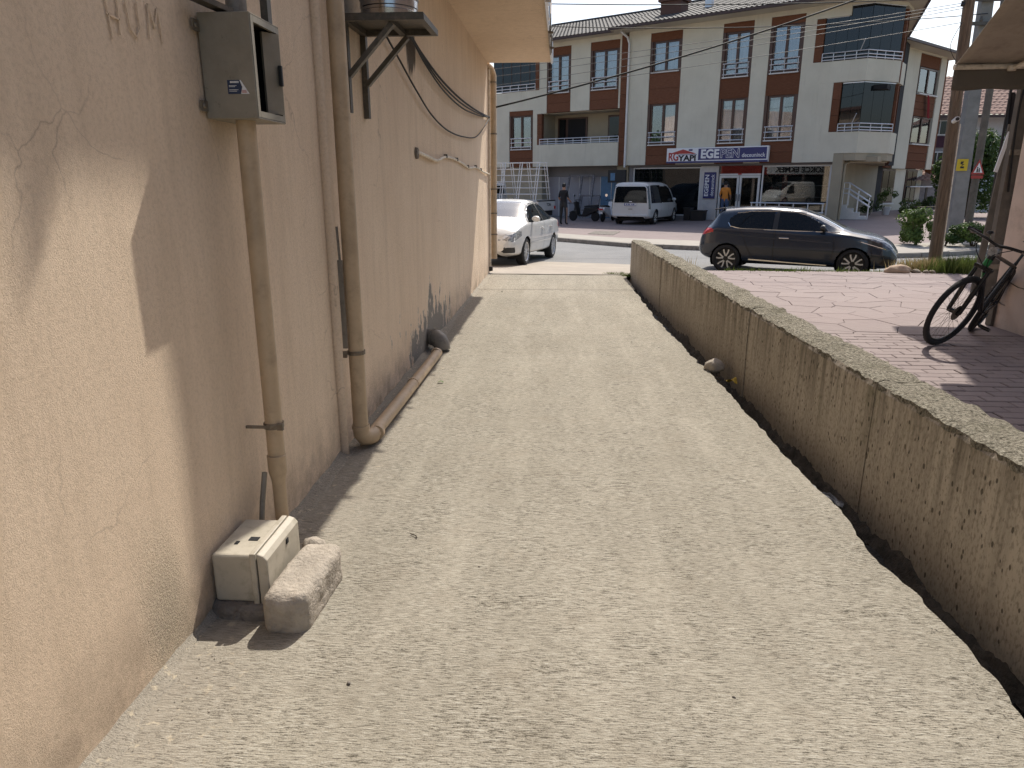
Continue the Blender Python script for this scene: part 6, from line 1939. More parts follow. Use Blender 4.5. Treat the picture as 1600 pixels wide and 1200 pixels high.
# low railing before the right shop window
p = fpt(1.9, -0.6)
t = thing('railing', (p.x, p.y, plaza_z(p.x, p.y)), 'low metal railing before the right-hand shop window', 'railing', rz=math.atan2(FD[1], FD[0]), scale=FSC)
for z in (0.78, 0.42):
    mb = MB(); mb.tube([(-0.05, 0, z), (2.95, 0, z)], 0.026, 8); mb.build('rail', M['alu'], t, smooth=True)
for i in range(6):
    mb = MB(); mb.tube([(i * 0.58, 0, -0.05), (i * 0.58, 0, 0.78)], 0.022, 8); mb.build('post', M['alu'], t, smooth=True)
# entrance steps with a handrail under the corner balcony
p = fpt(5.55, 1.05)
t = thing('entrance_steps', (p.x, p.y, plaza_z(p.x, p.y) - 0.02), 'entrance steps with aluminium handrails beside the beige column', 'steps', rz=math.atan2(FD[1], FD[0]) + R(10))
for i in range(4):
    mb = MB(); mb.box(-0.5, 0.62 - i * 0.28, 0, 1.1, i * 0.16 + 0.001, (i + 1) * 0.16); mb.build('step', M['sill'], t, bevel=0.008)
for yy in (0.02, 1.05):
    mb = MB()
    for dz_ in (0.5, 0.7, 0.95): mb.tube([(-0.45, yy, 0.64 + dz_), (-0.2, yy, 0.64 + dz_), (0.72, yy, 0.05 + dz_)], 0.022, 8)
    for x, z0 in ((-0.45, 0.6), (-0.2, 0.6), (0.2, 0.3), (0.66, 0.0)): mb.tube([(x, yy, z0), (x, yy, z0 + 0.95 if x > -0.1 else 1.58)], 0.02, 8)
    mb.build('handrail', M['alu'], t, smooth=True)
# hatch in the pavement
mb = MB(); mb.add([(1.3, 28.3, 0), (2.25, 28.0, 0), (1.85, 26.1, 0), (0.95, 26.7, 0)], [(0, 1, 2, 3)])
mb.v = [(x, y, plaza_z(x, y) + 0.022) for x, y, z in mb.v]
hp = mb.v
mb2 = MB(); mb2.add(hp + [(x, y, z - 0.05) for x, y, z in hp], [(0, 1, 2, 3), (0, 4, 5, 1), (1, 5, 6, 2), (2, 6, 7, 3), (3, 7, 4, 0)])
tag(mb2.build('cover_plate', M['stone_dk']), 'dark metal cover plate set in the pink plaza', 'cover')

# ------------------------------------------------------------------ bakery up the street, met only as a reflection in the shop glass
bb = thing('bakery', (-12.0, 16.0, 0.0), 'pale bakery front with a red and white board, mirrored in the right-hand shop window', 'building')
mb = MB(); mb.box(-20, -12, 9.5, 21.8, -0.4, 7.2); mb.build('wall', M['pinkwall'], bb, w=True)
mb = MB(); mb.box(-11.999, -11.85, 10.2, 21.5, 2.42, 3.22); bd = mb.build('board', M['sign_red'], bb, w=True)
mb = MB(); mb.box(-11.849, -11.84, 10.3, 17.2, 2.46, 3.18); mb.build('board_panel', M['sign_white'], bd, w=True)
rotb = Matrix.Rotation(R(90), 4, 'Z') @ Matrix.Rotation(R(90), 4, 'X')
ib = wmat(bb).inverted()
text_mesh('GÖKÇE EKMEK', 0.62, M['sign_black'], 'lettering', bd, ib @ Matrix.Translation((-11.835, 13.7, 2.8)) @ rotb, 0.004, 0.022, sx=1.25)
for (y0, y1) in ((10.4, 13.2), (13.5, 15.0), (15.3, 18.2), (18.5, 21.2)):
    mb = MB(); mb.box(-11.998, -11.95, y0, y1, 0.05, 2.4); w_ = mb.build('shop_window', M['sign_black'], bb, w=True)
    mb = MB(); mb.box(-11.949, -11.94, y0 + 0.1, y1 - 0.1, 0.3, 2.3); mb.build('pane', M['glass_dark'], w_, w=True)
for y0 in (10.6, 13.6, 16.6, 19.4):
    mb = MB(); mb.box(-11.998, -11.95, y0, y0 + 1.3, 4.3, 5.9); w_ = mb.build('window', M['white_pvc'], bb, w=True)
    mb = MB(); mb.box(-11.949, -11.94, y0 + 0.08, y0 + 1.22, 4.38, 5.82); mb.build('pane', M['glass_dark'], w_, w=True)
car = Car('panel_van', 'white panel van seen mirrored in the right-hand shop window', 'van', (-10.4, 16.2, -0.02), (0.25, 1.0), 0.95, vn, [(0.95, 0.40), (4.20, 0.40)], 0.345, 'car_white')
car.region('side_window', [(3.0, 1.0), (4.1, 1.0), (3.75, 1.45), (3.35, 1.72), (3.0, 1.78)], 'glass_car', 0.006, (17, 36))
car.region('headlamp', [(4.6, .74), (5.05, .70), (5.0, .86), (4.7, .95)], 'lamp_clear', 0.0, (8, 34))
car.roof('windscreen', 3.3, 4.55, 'glass_car')
car.finish().add_wheels(0.97, 0.345, 'silver', width=0.23)

# trees up the street on the left, met only as a reflection in the left-hand shop window
for i, (x, y) in enumerate(((-22.5, 16.5), (-23.0, 20.5), (-24.0, 25.0))):
    tt_ = thing('street_tree', (x, y, -0.3), ('nearest', 'middle', 'farthest')[i] + ' of three street trees mirrored in the left-hand shop window', 'tree', 'street trees beside the bakery')
    mb = MB(); rg = random.Random(90 + i)
    for k in range(2600):
        v = Vector((rg.gauss(0, 1), rg.gauss(0, 1), rg.gauss(0, 1))).normalized() * rg.uniform(0.5, 1.05)
        p = Vector((v.x * 2.4, v.y * 2.4, 3.6 + v.z * 2.9))
        p += Vector((fbm(p, 0.8, 2), fbm(p + Vector((5, 0, 0)), 0.8, 2), 0)) * 0.8
        nrm = (v + Vector((rg.uniform(-1, 1), rg.uniform(-1, 1), rg.uniform(-1, 1)))).normalized(); a = nrm.orthogonal().normalized(); b = nrm.cross(a); s2 = rg.uniform(0.12, 0.26)
        mb.add([p - a * s2, p - b * s2 * 0.6, p + a * s2, p + b * s2 * 0.6], [(0, 1, 2, 3)])
    mb.build('crown', M['leaf_dark'], tt_)
    mb = MB(); mb.tube([(0, 0, 0), (0.1, 0, 1.6), (0, 0.1, 3.6)], [0.2, 0.16, 0.08], 8); mb.build('trunk', M['bark'], tt_)

# ------------------------------------------------------------------ poles and wires
t = thing('utility_pole', (8.25, 16.48, -0.1), 'brown wooden utility pole rising from the dry grass verge', 'pole')
mb = MB(); mb.tube([(8.26, 16.5, -0.15), (8.22, 16.5, 2.0), (8.13, 16.5, 5.3), (8.06, 16.5, 8.2)], [0.125, 0.12, 0.105, 0.095], 18); mb.build('shaft', M['pole_wood'], t, w=True, smooth=True)
mb = MB(); mb.tube([(8.13, 16.37, 2.95), (8.13, 16.25, 2.99)], 0.045, 12); mb.tube([(8.13, 16.25, 2.99), (8.10, 16.16, 2.985)], 0.05, 12); cm_ = mb.build('security_camera', M['white_pvc'], t, w=True, smooth=True)
mb = MB(); mb.tube([(8.10, 16.158, 2.985), (8.097, 16.148, 2.985)], 0.036, 12); mb.build('lens', M['black'], cm_, w=True)
mb = MB(); mb.tube(smooth_pts([(8.0, 16.38, 4.84), (7.8, 16.3, 4.4), (8.0, 16.38, 4.1)]), 0.006, 5); mb.build('drop_wire', M['cable'], t, w=True)
mb = MB(); mb.tube([(8.28, 16.37, 2.9), (8.34, 16.37, 0.1)], 0.012, 6); mb.build('conduit', M['pvc_white'], t, w=True)
for z in (5.2, 5.6, 6.0, 6.4):
    mb = MB(); mb.lathe([(0.03, 0), (0.045, 0.03), (0.03, 0.06), (0.04, 0.09), (0.02, 0.11)], (7.98, 16.42, z - 0.06), 'z', 10); mb.build('insulator', M['sign_black'], t, w=True)
t = thing('utility_pole', (13.62, 26.28, 0.0), 'thick grey concrete utility pole with a yellow plate', 'pole')
mb = MB()
mb.prism([(-0.24, -0.17), (0.24, -0.17), (0.24, 0.17), (-0.24, 0.17)], 0.0, 11.0, lambda a, b, h: (13.62 - 0.02 * h + a * (1 - 0.03 * h), 26.28 + b * (1 - 0.03 * h), h))
mb.build('shaft', M['pole_con'], t, w=True, bevel=0.02)
mb = MB(); mb.box(13.28, 13.64, 26.06, 26.075, 2.12, 2.5); yp = mb.build('warning_plate', M['sign_yellow'], t, w=True)
mb = MB(); mb.box(13.40, 13.52, 26.052, 26.058, 2.2, 2.26); mb.prism([(13.40, 2.42), (13.50, 2.42), (13.45, 2.34), (13.53, 2.34), (13.42, 2.26), (13.46, 2.33), (13.39, 2.33)], 26.052, 26.058, lambda a, b, h: (a, h, b)); mb.build('bolt_mark', M['sign_black'], yp, w=True)
for z in (6.6, 7.3, 8.0):
    mb = MB(); mb.box(12.7, 14.3, 26.0, 26.1, z, z + 0.1)
    for x in (12.8, 13.3, 13.9, 14.2): mb.lathe([(0.04, 0), (0.06, 0.05), (0.03, 0.16)], (x, 26.05, z + 0.1), 'z', 8)
    mb.build('crossarm', M['angle_iron'], t, w=True)
mb = MB(); mb.box(13.7, 14.0, 25.9, 26.1, 5.6, 6.2); mb.build('junction_box', M['angle_iron'], t, w=True, bevel=0.02)
mb = MB(); mb.tube(smooth_pts([(13.8, 26.05, 7.0), (13.88, 26.0, 5.0), (13.84, 26.05, 3.5)]), 0.03, 6); mb.build('riser_cable', M['cable'], t, w=True)
t = thing('utility_pole', (12.65, 23.57, 0.0), 'slim weathered timber pole carrying a small triangular warning sign', 'pole')
mb = MB(); mb.tube([(12.65, 23.57, -0.1), (12.62, 23.57, 3.0), (12.58, 23.57, 6.8)], [0.115, 0.105, 0.09], 14); mb.build('shaft', M['pole_grey'], t, w=True, smooth=True)
mb = MB(); mb.prism([(-0.2, -0.2), (0.2, -0.2), (0, 0.24)], 0, 0.012, lambda a, b, h: (12.59 + a, 23.43 + h, 2.17 + b)); tr_ = mb.build('triangle_sign', M['sign_red'], t, w=True)
mb = MB(); mb.prism([(-0.13, -0.15), (0.13, -0.15), (0, 0.14)], 0, 0.004, lambda a, b, h: (12.59 + a, 23.424 + h, 2.17 + b)); mb.build('sign_field', M['sign_white'], tr_, w=True)
mb = MB(); mb.box(12.54, 12.58, 23.418, 23.422, 2.03, 2.14); mb.box(12.60, 12.635, 23.418, 23.422, 2.03, 2.12); mb.lathe([(0.02, 0), (0.02, 0.003)], (12.56, 23.419, 2.165), 'y', 8); mb.lathe([(0.018, 0), (0.018, 0.003)], (12.617, 23.419, 2.14), 'y', 8); mb.build('sign_figures', M['sign_black'], tr_, w=True)
mb = MB(); mb.box(12.42, 12.76, 23.43, 23.442, 1.85, 1.94); mb.build('sign_strip', M['sign_red'], tr_, w=True)

def wire(a, b, sag, r, mat, label, n=24):
    a = Vector(a); b = Vector(b)
    pts = []
    for i in range(n + 1):
        t_ = i / n
        p = a.lerp(b, t_); p.z -= sag * 4 * t_ * (1 - t_)
        pts.append(p)
    mb = MB(); mb.tube(pts, r, 5)
    return tag(mb.build('overhead_wire', M[mat], smooth='all'), label, 'wire', 'overhead wires')
wire((-1.3, 14.05, 3.06), (7.9, 16.42, 6.0), 0.16, 0.017, 'cable', 'thick black cable climbing from the corner downpipe across the apartment block')
for k, (zl, zr, nm) in enumerate(((4.55, 5.2, 'topmost of four thin parallel wires fanning from the wooden pole'), (4.38, 5.15, 'second from top of four thin parallel wires fanning from the wooden pole'), (4.17, 5.1, 'third from top of four thin parallel wires fanning from the wooden pole'), (3.96, 4.84, 'lowest of four thin parallel wires fanning from the wooden pole'))):
    d = Vector((-1.67, 19, zl)) - Vector((8.0, 16.4, zr))
    wire(Vector((8.0, 16.4, zr)) + d * 1.5, (8.0, 16.4, zr), 0.12, 0.006, 'cable_grey', nm)
wire((-14.0, 22.0, 7.35), (13.5, 26.1, 7.45), 0.42, 0.016, 'cable', 'black wire crossing the roof tiles just under the picture top')
wire((-14.0, 22.0, 7.25), (13.5, 26.1, 6.95), 0.75, 0.013, 'cable', 'black wire sagging across the top-floor windows')
wire((-12.0, 23.0, 8.1), (13.5, 26.1, 8.1), 0.5, 0.010, 'cable', 'thin wire high in the sky left of the roof')
wire((13.4, 26.0, 7.45), (30.0, 20.0, 9.0), 0.3, 0.012, 'cable', 'wire leaving the concrete pole to the right')

# ------------------------------------------------------------------ right-hand building, awning, post
rb = thing('pink_building', (5.5, 6.0, 0.2), 'pale pink rendered building edge on the right behind the bicycle', 'building')
mb = MB()
mb.grid(lambda u, v: (4.735 + 0.05 * (1 - u) * 0 + 0.004 * fbm((u * 3, v * 4, 0), 2, 3), 7.2 + 0.88 * u, 0.15 + 4.25 * v), 8, 30)
mb.add([(4.735, 8.08, 0.15), (5.6, 8.08, 0.15), (5.6, 8.08, 4.4), (4.735, 8.08, 4.4)], [(0, 1, 2, 3)])
mb.add([(4.735, 7.2, 0.15), (5.6, 7.2, 0.15), (5.6, 7.2, 4.4), (4.735, 7.2, 4.4)], [(0, 3, 2, 1)])
mb.build('pillar', M['pinkwall'], rb, w=True, smooth=True)
mb = MB()
for pts in ([(7.98, 0.72), (7.86, 0.70), (7.7, 0.665), (7.5, 0.66)], [(8.0, 0.48), (7.93, 0.455), (7.86, 0.45)], [(7.55, 0.9), (7.45, 0.88)]):
    for (a, b), (c_, d) in zip(pts, pts[1:]): mb.bar((4.733, a, b), (4.733, c_, d), 0.006, 0.012, up=(1, 0, 0))
mb.build('crack', M['angle_iron'], rb, w=True)
mb = MB(); mb.box(4.70, 4.732, 7.99, 8.1, 0.2, 0.62); mb.build('corner_guard', M['pole_grey'], rb, w=True, bevel=0.004)
mb = MB(); mb.box(3.95, 9.5, -4, 5.2, 0.0, 4.399); mb.build('wall', M['pinkwall'], rb, w=True)
mb = MB(); mb.box(4.72, 9.5, -4, 11.1, 4.40, 4.75); mb.build('canopy_slab', M['pinkwall'], rb, w=True)
mb = MB(); mb.box(4.9, 9.5, -4, 10.5, 4.751, 7.5); mb.build('upper_wall', M['pinkwall'], rb, w=True)
# bakery board on the street side of that building
mb = MB(); mb.box(5.7, 9.4, 11.1, 11.2, 4.42, 5.2); bs = mb.build('street_board', M['sign_red'], rb, w=True)
tt = text_mesh('GÖKÇE EKMEK', 0.6, M['sign_white'], 'board_lettering', bs, wmat(rb).inverted() @ Matrix.Translation((7.55, 11.205, 4.8)) @ Matrix.Rotation(R(180), 4, 'Z') @ Matrix.Rotation(R(90), 4, 'X'), 0.004, 0.01, sx=0.8)

t = thing('awning', (4.4, 6.4, 2.55), 'faded beige canvas awning with a dark valance at the upper right', 'awning')
def awn(u, v):   # u along the bar, v from the bar up to the wall
    a = Vector((3.565, 7.3, 2.745)); 
    return tuple(a + Vector((2.6 * u, -0.17 * u, 0.0)) + Vector((-0.22, -1.0, 0.31)) * (2.0 * v) + Vector((0, 0, -0.03 * math.sin(v * PI) + 0.006 * math.sin(u * 23))))
mb = MB(); mb.grid(awn, 30, 16); cv = mb.build('canvas', M['canvas'], t, w=True, smooth='all')
sol = cv.modifiers.new('thick', 'SOLIDIFY'); sol.thickness = 0.004
mb = MB(); mb.grid(lambda u, v: (3.56 + 2.6 * u, 7.305 - 0.17 * u + 0.01 * math.sin(u * 30), 2.735 - 0.205 * v - 0.006 * math.sin(u * 40) * v), 60, 4); vl = mb.build('valance', M['canvas_dk'], t, w=True, smooth='all')
sol = vl.modifiers.new('thick', 'SOLIDIFY'); sol.thickness = 0.004
mb = MB(); mb.tube([(3.55, 7.29, 2.725), (6.2, 7.12, 2.725)], 0.025, 10); mb.build('front_bar', M['pvc_white'], t, w=True, smooth=True)
mb = MB(); mb.tube([(4.02, 7.22, 2.70), (4.22, 6.3, 2.86), (4.5, 5.3, 3.05)], 0.022, 8); mb.lathe([(0.035, -0.02), (0.035, 0.02)], (4.02, 7.22, 2.70), 'z', 10); mb.build('folding_arm', M['pvc_white'], t, w=True, smooth=True)

t = thing('timber_post', (5.79, 10.0, 0.15), 'grey timber post with a bracket beside the pink building edge', 'post')
mb = MB(); mb.box(5.70, 5.80, 9.95, 10.05, 0.1, 4.399); mb.build('post', M['pole_grey'], t, w=True, bevel=0.006)
mb = MB(); mb.box(5.805, 6.02, 9.97, 10.03, 0.1, 4.399); mb.build('plank', M['pole_grey'], t, w=True)
for z in (2.05, 0.6):
    mb = MB(); mb.box(5.69, 6.03, 9.93, 9.949, z, z + 0.07); mb.build('bracket', M['clamp'], t, w=True)
mb = MB(); mb.tube(smooth_pts([(5.78, 9.94, 2.9), (5.70, 9.9, 2.8), (5.70, 9.92, 2.4), (5.76, 9.94, 1.6)]), 0.014, 6); mb.build('cable', M['cable'], t, w=True, smooth=True)

t = thing('furled_banner', (7.36, 13.13, 0.1), 'thin black pole with a furled dark banner behind the bicycle', 'banner')
mb = MB(); mb.tube([(7.36, 13.13, 0.0), (7.36, 13.13, 3.4)], 0.022, 8); mb.build('pole', M['black'], t, w=True, smooth=True)
mb = MB()
mb.grid(lambda u, v: (7.38 + (0.02 + 0.24 * math.sin(PI * v) ** 0.7) * u + 0.03 * math.sin(9 * u + 3 * v), 13.13 + 0.05 * math.sin(11 * u), 1.55 + 1.6 * v), 12, 14); mb.build('cloth', M['cloth_black'], t, w=True, smooth='all')
t = thing('white_batten', (6.2, 11.0, 1.8), 'short pale batten leaning in front of the dark foliage', 'batten')
mb = MB(); mb.bar((6.15, 11.0, 1.86), (6.25, 11.0, 2.40), 0.05, 0.02, up=(0, 1, 0)); mb.build('batten', M['sign_white'], t, w=True)
mb = MB(); mb.bar((6.15, 11.02, 0.1), (6.27, 11.02, 2.5), 0.09, 0.03, up=(0, 1, 0)); mb.build('backing_pole', M['pole_grey'], t, w=True)

# ------------------------------------------------------------------ bicycle
bk = thing('bicycle', (3.63, 6.98, 0.2), 'black mountain bike with green decals leaning by the pink building', 'bicycle')
cyw, syw = math.cos(R(3.92)), math.sin(R(3.92))
def L2W(lat, dep, z): return Vector((lat * cyw - dep * syw, lat * syw + dep * cyw, z))
ax_ = L2W(-0.44, 0.84, 0.33).normalized()                      # front axle
upw = (Vector((0, 0, 1)) - ax_ * ax_.z).normalized()
fwd = ax_.cross(upw).normalized()
if fwd.y > 0: fwd = -fwd                                          # heading: towards the drive
RW = 0.36
contact = Vector((3.63, 6.98, 0.205))
Cw = contact + upw * RW
def wheel(parent, c, ax, up, fw, R0):
    def ring(r0, r1, n=48, m=10, knob=0.0):
        mb = MB()
        vs_ = []; fs = []
        for i in range(n):
            a = 2 * PI * i / n
            d = up * math.cos(a) + fw * math.sin(a)
            for j in range(m):
                b = 2 * PI * j / m
                rr = r0 + r1 * math.cos(b) + (knob if (i % 2 and math.cos(b) > 0.5) else 0)
                vs_.append(c + d * rr + ax * (r1 * math.sin(b)))
        for i in range(n):
            for j in range(m):
                fs.append((i * m + j, ((i + 1) % n) * m + j, ((i + 1) % n) * m + (j + 1) % m, i * m + (j + 1) % m))
        mb.add(vs_, fs); return mb
    w_ = ring(R0 - 0.055, 0.011, 48, 8).build('wheel_rim', M['bike_frame'], parent, w=True, smooth='all')
    ring(R0 - 0.026, 0.026, 96, 10, 0.005).build('tyre', M['rubber'], w_, w=True, smooth=True)
    mb = MB()
    for i in range(28):
        a = 2 * PI * i / 28
        d = up * math.cos(a) + fw * math.sin(a)
        a2 = a + (0.55 if i % 2 else -0.55)
        d2 = up * math.cos(a2) + fw * math.sin(a2)
        sg = 1 if i % 4 < 2 else -1
        mb.tube([c + d2 * 0.022 + ax * 0.028 * sg, c + d * (R0 - 0.06)], 0.0016, 4, False)
    mb.build('spokes', M['clamp'], w_, w=True)
    mb = MB(); mb.tube([c - ax * 0.06, c + ax * 0.06], 0.022, 12); mb.build('hub', M['bike_frame'], w_, w=True, smooth=True)
    return w_
wheel(bk, Cw, ax_, upw, fwd, RW)
mb = MB()   # brake disc
mb.tube([Cw - ax_ * 0.035, Cw - ax_ * 0.033], 0.075, 24); mb.build('brake_disc', M['clamp'], bk, w=True)
back = -fwd
crown = Cw + upw * 0.44 + back * 0.10
head_top = crown + upw * 0.17 + back * 0.05
for sg in (-1, 1):
    mb = MB(); mb.tube([Cw + ax_ * 0.055 * sg, Cw + ax_ * 0.06 * sg + upw * 0.22 + back * 0.045, crown + ax_ * 0.06 * sg], [0.02, 0.022, 0.017], 10); mb.build('fork_leg', M['bike_frame'], bk, w=True, smooth=True)
mb = MB(); mb.bar(crown - ax_ * 0.085, crown + ax_ * 0.085, 0.05, 0.035); mb.build('fork_crown', M['bike_frame'], bk, w=True, bevel=0.008)
mb = MB(); mb.tube([crown - upw * 0.01, head_top], 0.03, 12); mb.build('head_tube', M['bike_frame'], bk, w=True, smooth=True)
stem = head_top + upw * 0.05 + fwd * 0.04
mb = MB(); mb.tube([head_top, stem], 0.02, 10); mb.build('stem', M['bike_frame'], bk, w=True, smooth=True)
bar_l = stem + ax_ * 0.33 + upw * 0.03 + back * 0.05; bar_r = stem - ax_ * 0.33 + upw * 0.03 + back * 0.05
mb = MB(); mb.tube(smooth_pts([bar_l, stem + ax_ * 0.12 + upw * 0.02, stem, stem - ax_ * 0.12 + upw * 0.02, bar_r], 6), 0.014, 10); mb.build('handlebar', M['bike_frame'], bk, w=True, smooth=True)
for e, sg in ((bar_l, 1), (bar_r, -1)):
    mb = MB(); mb.tube([e, e - ax_ * 0.12 * sg], 0.019, 10); mb.build('grip', M['rubber'], bk, w=True, smooth=True)
    mb = MB(); mb.tube([e - ax_ * 0.14 * sg + fwd * 0.02, e - ax_ * 0.06 * sg + fwd * 0.06 - upw * 0.015], 0.007, 6); mb.build('brake_lever', M['clamp'], bk, w=True, smooth=True)
    mb = MB(); mb.tube(smooth_pts([e - ax_ * 0.16 * sg + fwd * 0.02, stem + fwd * 0.14 - ax_ * (-0.08 * sg) - upw * 0.06, crown + fwd * 0.05 - ax_ * 0.05]), 0.004, 6); mb.build('brake_cable', M['cable'], bk, w=True, smooth=True)
# frame runs away from the camera, leaning on the building
rdir = L2W(0.66, 0.75, 0.0).normalized()
lean = L2W(0.30, -0.26, 0.92).normalized()
side_ = rdir.cross(lean).normalized()
RC = Vector((Cw.x, Cw.y, 0)) + rdir * 1.10; RC = Vector((RC.x, RC.y, 0.2)) + lean * RW
BB = RC - rdir * 0.43 - lean * 0.06
seat_t = BB + lean * 0.48 + rdir * 0.16
htl = crown + upw * 0.03; htu = crown + upw * 0.13 + back * 0.04
for (a, b, r, nm) in ((htu, seat_t, 0.018, 'top_tube'), (htl, BB, 0.024, 'down_tube'), (BB, seat_t + lean * 0.04, 0.017, 'seat_tube')):
    mb = MB(); mb.tube([a, b], r, 10); mb.build(nm, M['bike_frame'], bk, w=True, smooth=True)
mb = MB(); mb.tube([htl + (BB - htl) * 0.12, htl + (BB - htl) * 0.25], 0.0255, 10); mb.tube([crown + upw * 0.02, crown + upw * 0.08 + back * 0.02], 0.0315, 12); mb.build('green_decal', M['bike_green'], bk, w=True, smooth=True)
for sg in (-1, 1):
    mb = MB(); mb.tube([BB + side_ * 0.04 * sg, RC + side_ * 0.06 * sg], 0.011, 8); mb.tube([seat_t + side_ * 0.02 * sg, RC + side_ * 0.06 * sg], 0.009, 8); mb.build('rear_stay', M['bike_frame'], bk, w=True, smooth=True)
wheel(bk, RC, side_, lean, rdir, RW)
mb = MB(); mb.tube([seat_t, seat_t + lean * 0.2 + rdir * 0.05], 0.014, 8); mb.build('seat_post', M['bike_frame'], bk, w=True, smooth=True)
sp_ = seat_t + lean * 0.22 + rdir * 0.06
mb = MB(); mb.grid(lambda u, v: tuple(sp_ - rdir * 0.14 + rdir * 0.28 * u + side_ * (0.025 + 0.06 * u ** 1.6) * (2 * v - 1) + lean * (0.03 * (1 - (2 * v - 1) ** 2))), 10, 8); mb.build('saddle', M['black'], bk, w=True, smooth='all')
mb = MB(); mb.tube([BB - side_ * 0.05, BB - side_ * 0.055], 0.09, 20); mb.build('chainring', M['bike_frame'], bk, w=True)
for sg in (-1, 1):
    d = (lean * -0.6 - rdir * 0.8).normalized() * sg
    a = BB + side_ * 0.07 * sg; b = a + d * 0.17
    mb = MB(); mb.tube([a, b], 0.011, 8); cr = mb.build('crank', M['bike_frame'], bk, w=True)
    mb = MB(); q = b + side_ * 0.06 * sg
    for e0, e1 in ((-1, -1), (1, 1)): mb.bar(q + rdir * 0.045 * e0 - side_ * 0.045, q + rdir * 0.045 * e0 + side_ * 0.045, 0.016, 0.016)
    for e0 in (-1, 1): mb.bar(q + side_ * 0.045 * e0 - rdir * 0.05, q + side_ * 0.045 * e0 + rdir * 0.05, 0.012, 0.016)
    mb.build('pedal', M['black'], cr, w=True)
mb = MB()
lp = stem - ax_ * 0.06 + fwd * 0.08 - upw * 0.03
mb.tube([lp - fwd * 0.05, lp, lp + fwd * 0.05], [0.025, 0.04, 0.042], 14); mb.build('lamp', M['lamp_clear'], bk, w=True, smooth=True)
mb = MB(); mb.lathe([(0.012, -0.01), (0.03, 0), (0.02, 0.02)], tuple(bar_l - ax_ * 0.2 + upw * 0.03), 'z', 10); mb.build('bell', M['black'], bk, w=True)

# ------------------------------------------------------------------ vegetation
def leaf_quads(mb, c, r, n, size, seed, clump=7, squash=(1, 1, 1), hollow=0.35):
    rg = random.Random(seed)
    cl = []
    for k in range(clump):
        a = rg.uniform(0, 2 * PI); zz = rg.uniform(-0.75, 1.0); q = math.sqrt(max(0, 1 - zz * zz)); rr = rg.uniform(0.45, 0.85)
        cl.append((Vector((math.cos(a) * q * rr, math.sin(a) * q * rr, zz * rr)), rg.uniform(0.25, 0.48)))
    for i in range(n):
        cc, cr = rg.choice(cl)
        v = Vector((rg.gauss(0, 1), rg.gauss(0, 1), rg.gauss(0, 1))).normalized() * cr * rg.uniform(0.55, 1.05)
        p = cc + v
        p = Vector((c[0] + p.x * r * squash[0], c[1] + p.y * r * squash[1], c[2] + p.z * r * squash[2]))
        nrm = (v.normalized() + Vector((rg.uniform(-1, 1), rg.uniform(-1, 1), rg.uniform(-0.4, 1.0))) * 0.8).normalized()
        a = nrm.orthogonal().normalized()
        a.rotate(Matrix.Rotation(rg.uniform(0, 2 * PI), 3, nrm)); b = nrm.cross(a)
        s2 = size * rg.uniform(0.6, 1.25)
        mb.add([p - a * s2, p - b * s2 * 0.45 + nrm * s2 * 0.12, p + a * s2, p + b * s2 * 0.45 + nrm * s2 * 0.12], [(0, 1, 2, 3)])
def shrub(loc, r, n, size, mat, label, cat='shrub', group=None, squash=(1, 1, 0.8), seed=1, stems=7, name='shrub', crown='foliage', clump=9):
    t = thing(name, loc, label, cat, group)
    mb = MB(); leaf_quads(mb, (0, 0, r * squash[2] * 0.95), r, n, size, seed, clump, squash); mb.build(crown, M[mat], t)
    rg = random.Random(seed + 50)
    mb = MB()
    for k in range(stems):
        a = rg.uniform(0, 2 * PI); q = rg.uniform(0.2, 0.75) * r
        mb.tube([(0.03 * math.cos(a), 0.03 * math.sin(a), -0.05), (q * 0.4 * math.cos(a), q * 0.4 * math.sin(a), r * squash[2] * 0.6), (q * squash[0] * math.cos(a), q * squash[1] * math.sin(a), r * squash[2] * rg.uniform(1.0, 1.6))], [0.018 * r + 0.005, 0.012 * r + 0.003, 0.004], 5)
    mb.build('stems', M['bark'], t)
    return t
shrub((10.5, 22.2, -0.04), 0.74, 3000, 0.055, 'leaf_mid', 'round green shrub on the plaza left of the wooden pole', seed=3, squash=(0.85, 0.85, 0.75))
shrub((11.15, 21.9, -0.04), 0.55, 1500, 0.05, 'leaf_dark', 'dark low shrub half hidden behind the wooden pole', seed=4, squash=(1, 0.8, 0.6))
shrub((12.0, 21.95, -0.03), 0.7, 2400, 0.05, 'leaf_mid', 'low spreading green shrub at the foot of the concrete pole', seed=5, squash=(1.15, 0.8, 0.48))
shrub((12.9, 22.3, -0.03), 0.68, 2200, 0.05, 'leaf_mid', 'low green shrub right of the slim timber pole', seed=6, squash=(1.1, 0.8, 0.48))
shrub((14.0, 22.6, 0.0), 0.5, 800, 0.05, 'leaf_pale', 'pale green shrub low behind the black banner pole', seed=7, squash=(1.1, 0.8, 0.5))
def tree(loc, r, hz, n, size, mat, label, seed, squash=(1, 1, 0.9), name='tree'):
    t = thing(name, loc, label, 'tree')
    mb = MB(); leaf_quads(mb, (0, 0, hz), r, n, size, seed, 16, squash); mb.build('crown', M[mat], t)
    rg = random.Random(seed)
    mb = MB(); mb.tube([(0, 0, -0.1), (0.05, 0, hz * 0.5), (0, 0.05, hz)], [0.11, 0.08, 0.05], 10)
    for k in range(7):
        a = rg.uniform(0, 2 * PI); z0 = rg.uniform(0.4, 0.9) * hz
        mb.tube([(0, 0, z0), (r * 0.35 * math.cos(a), r * 0.35 * math.sin(a), z0 + 0.25 * r), (r * 0.75 * math.cos(a), r * 0.75 * math.sin(a), z0 + rg.uniform(0.3, 0.7) * r)], [0.06, 0.04, 0.015], 6)
    mb.build('trunk', M['bark'], t)
    return t
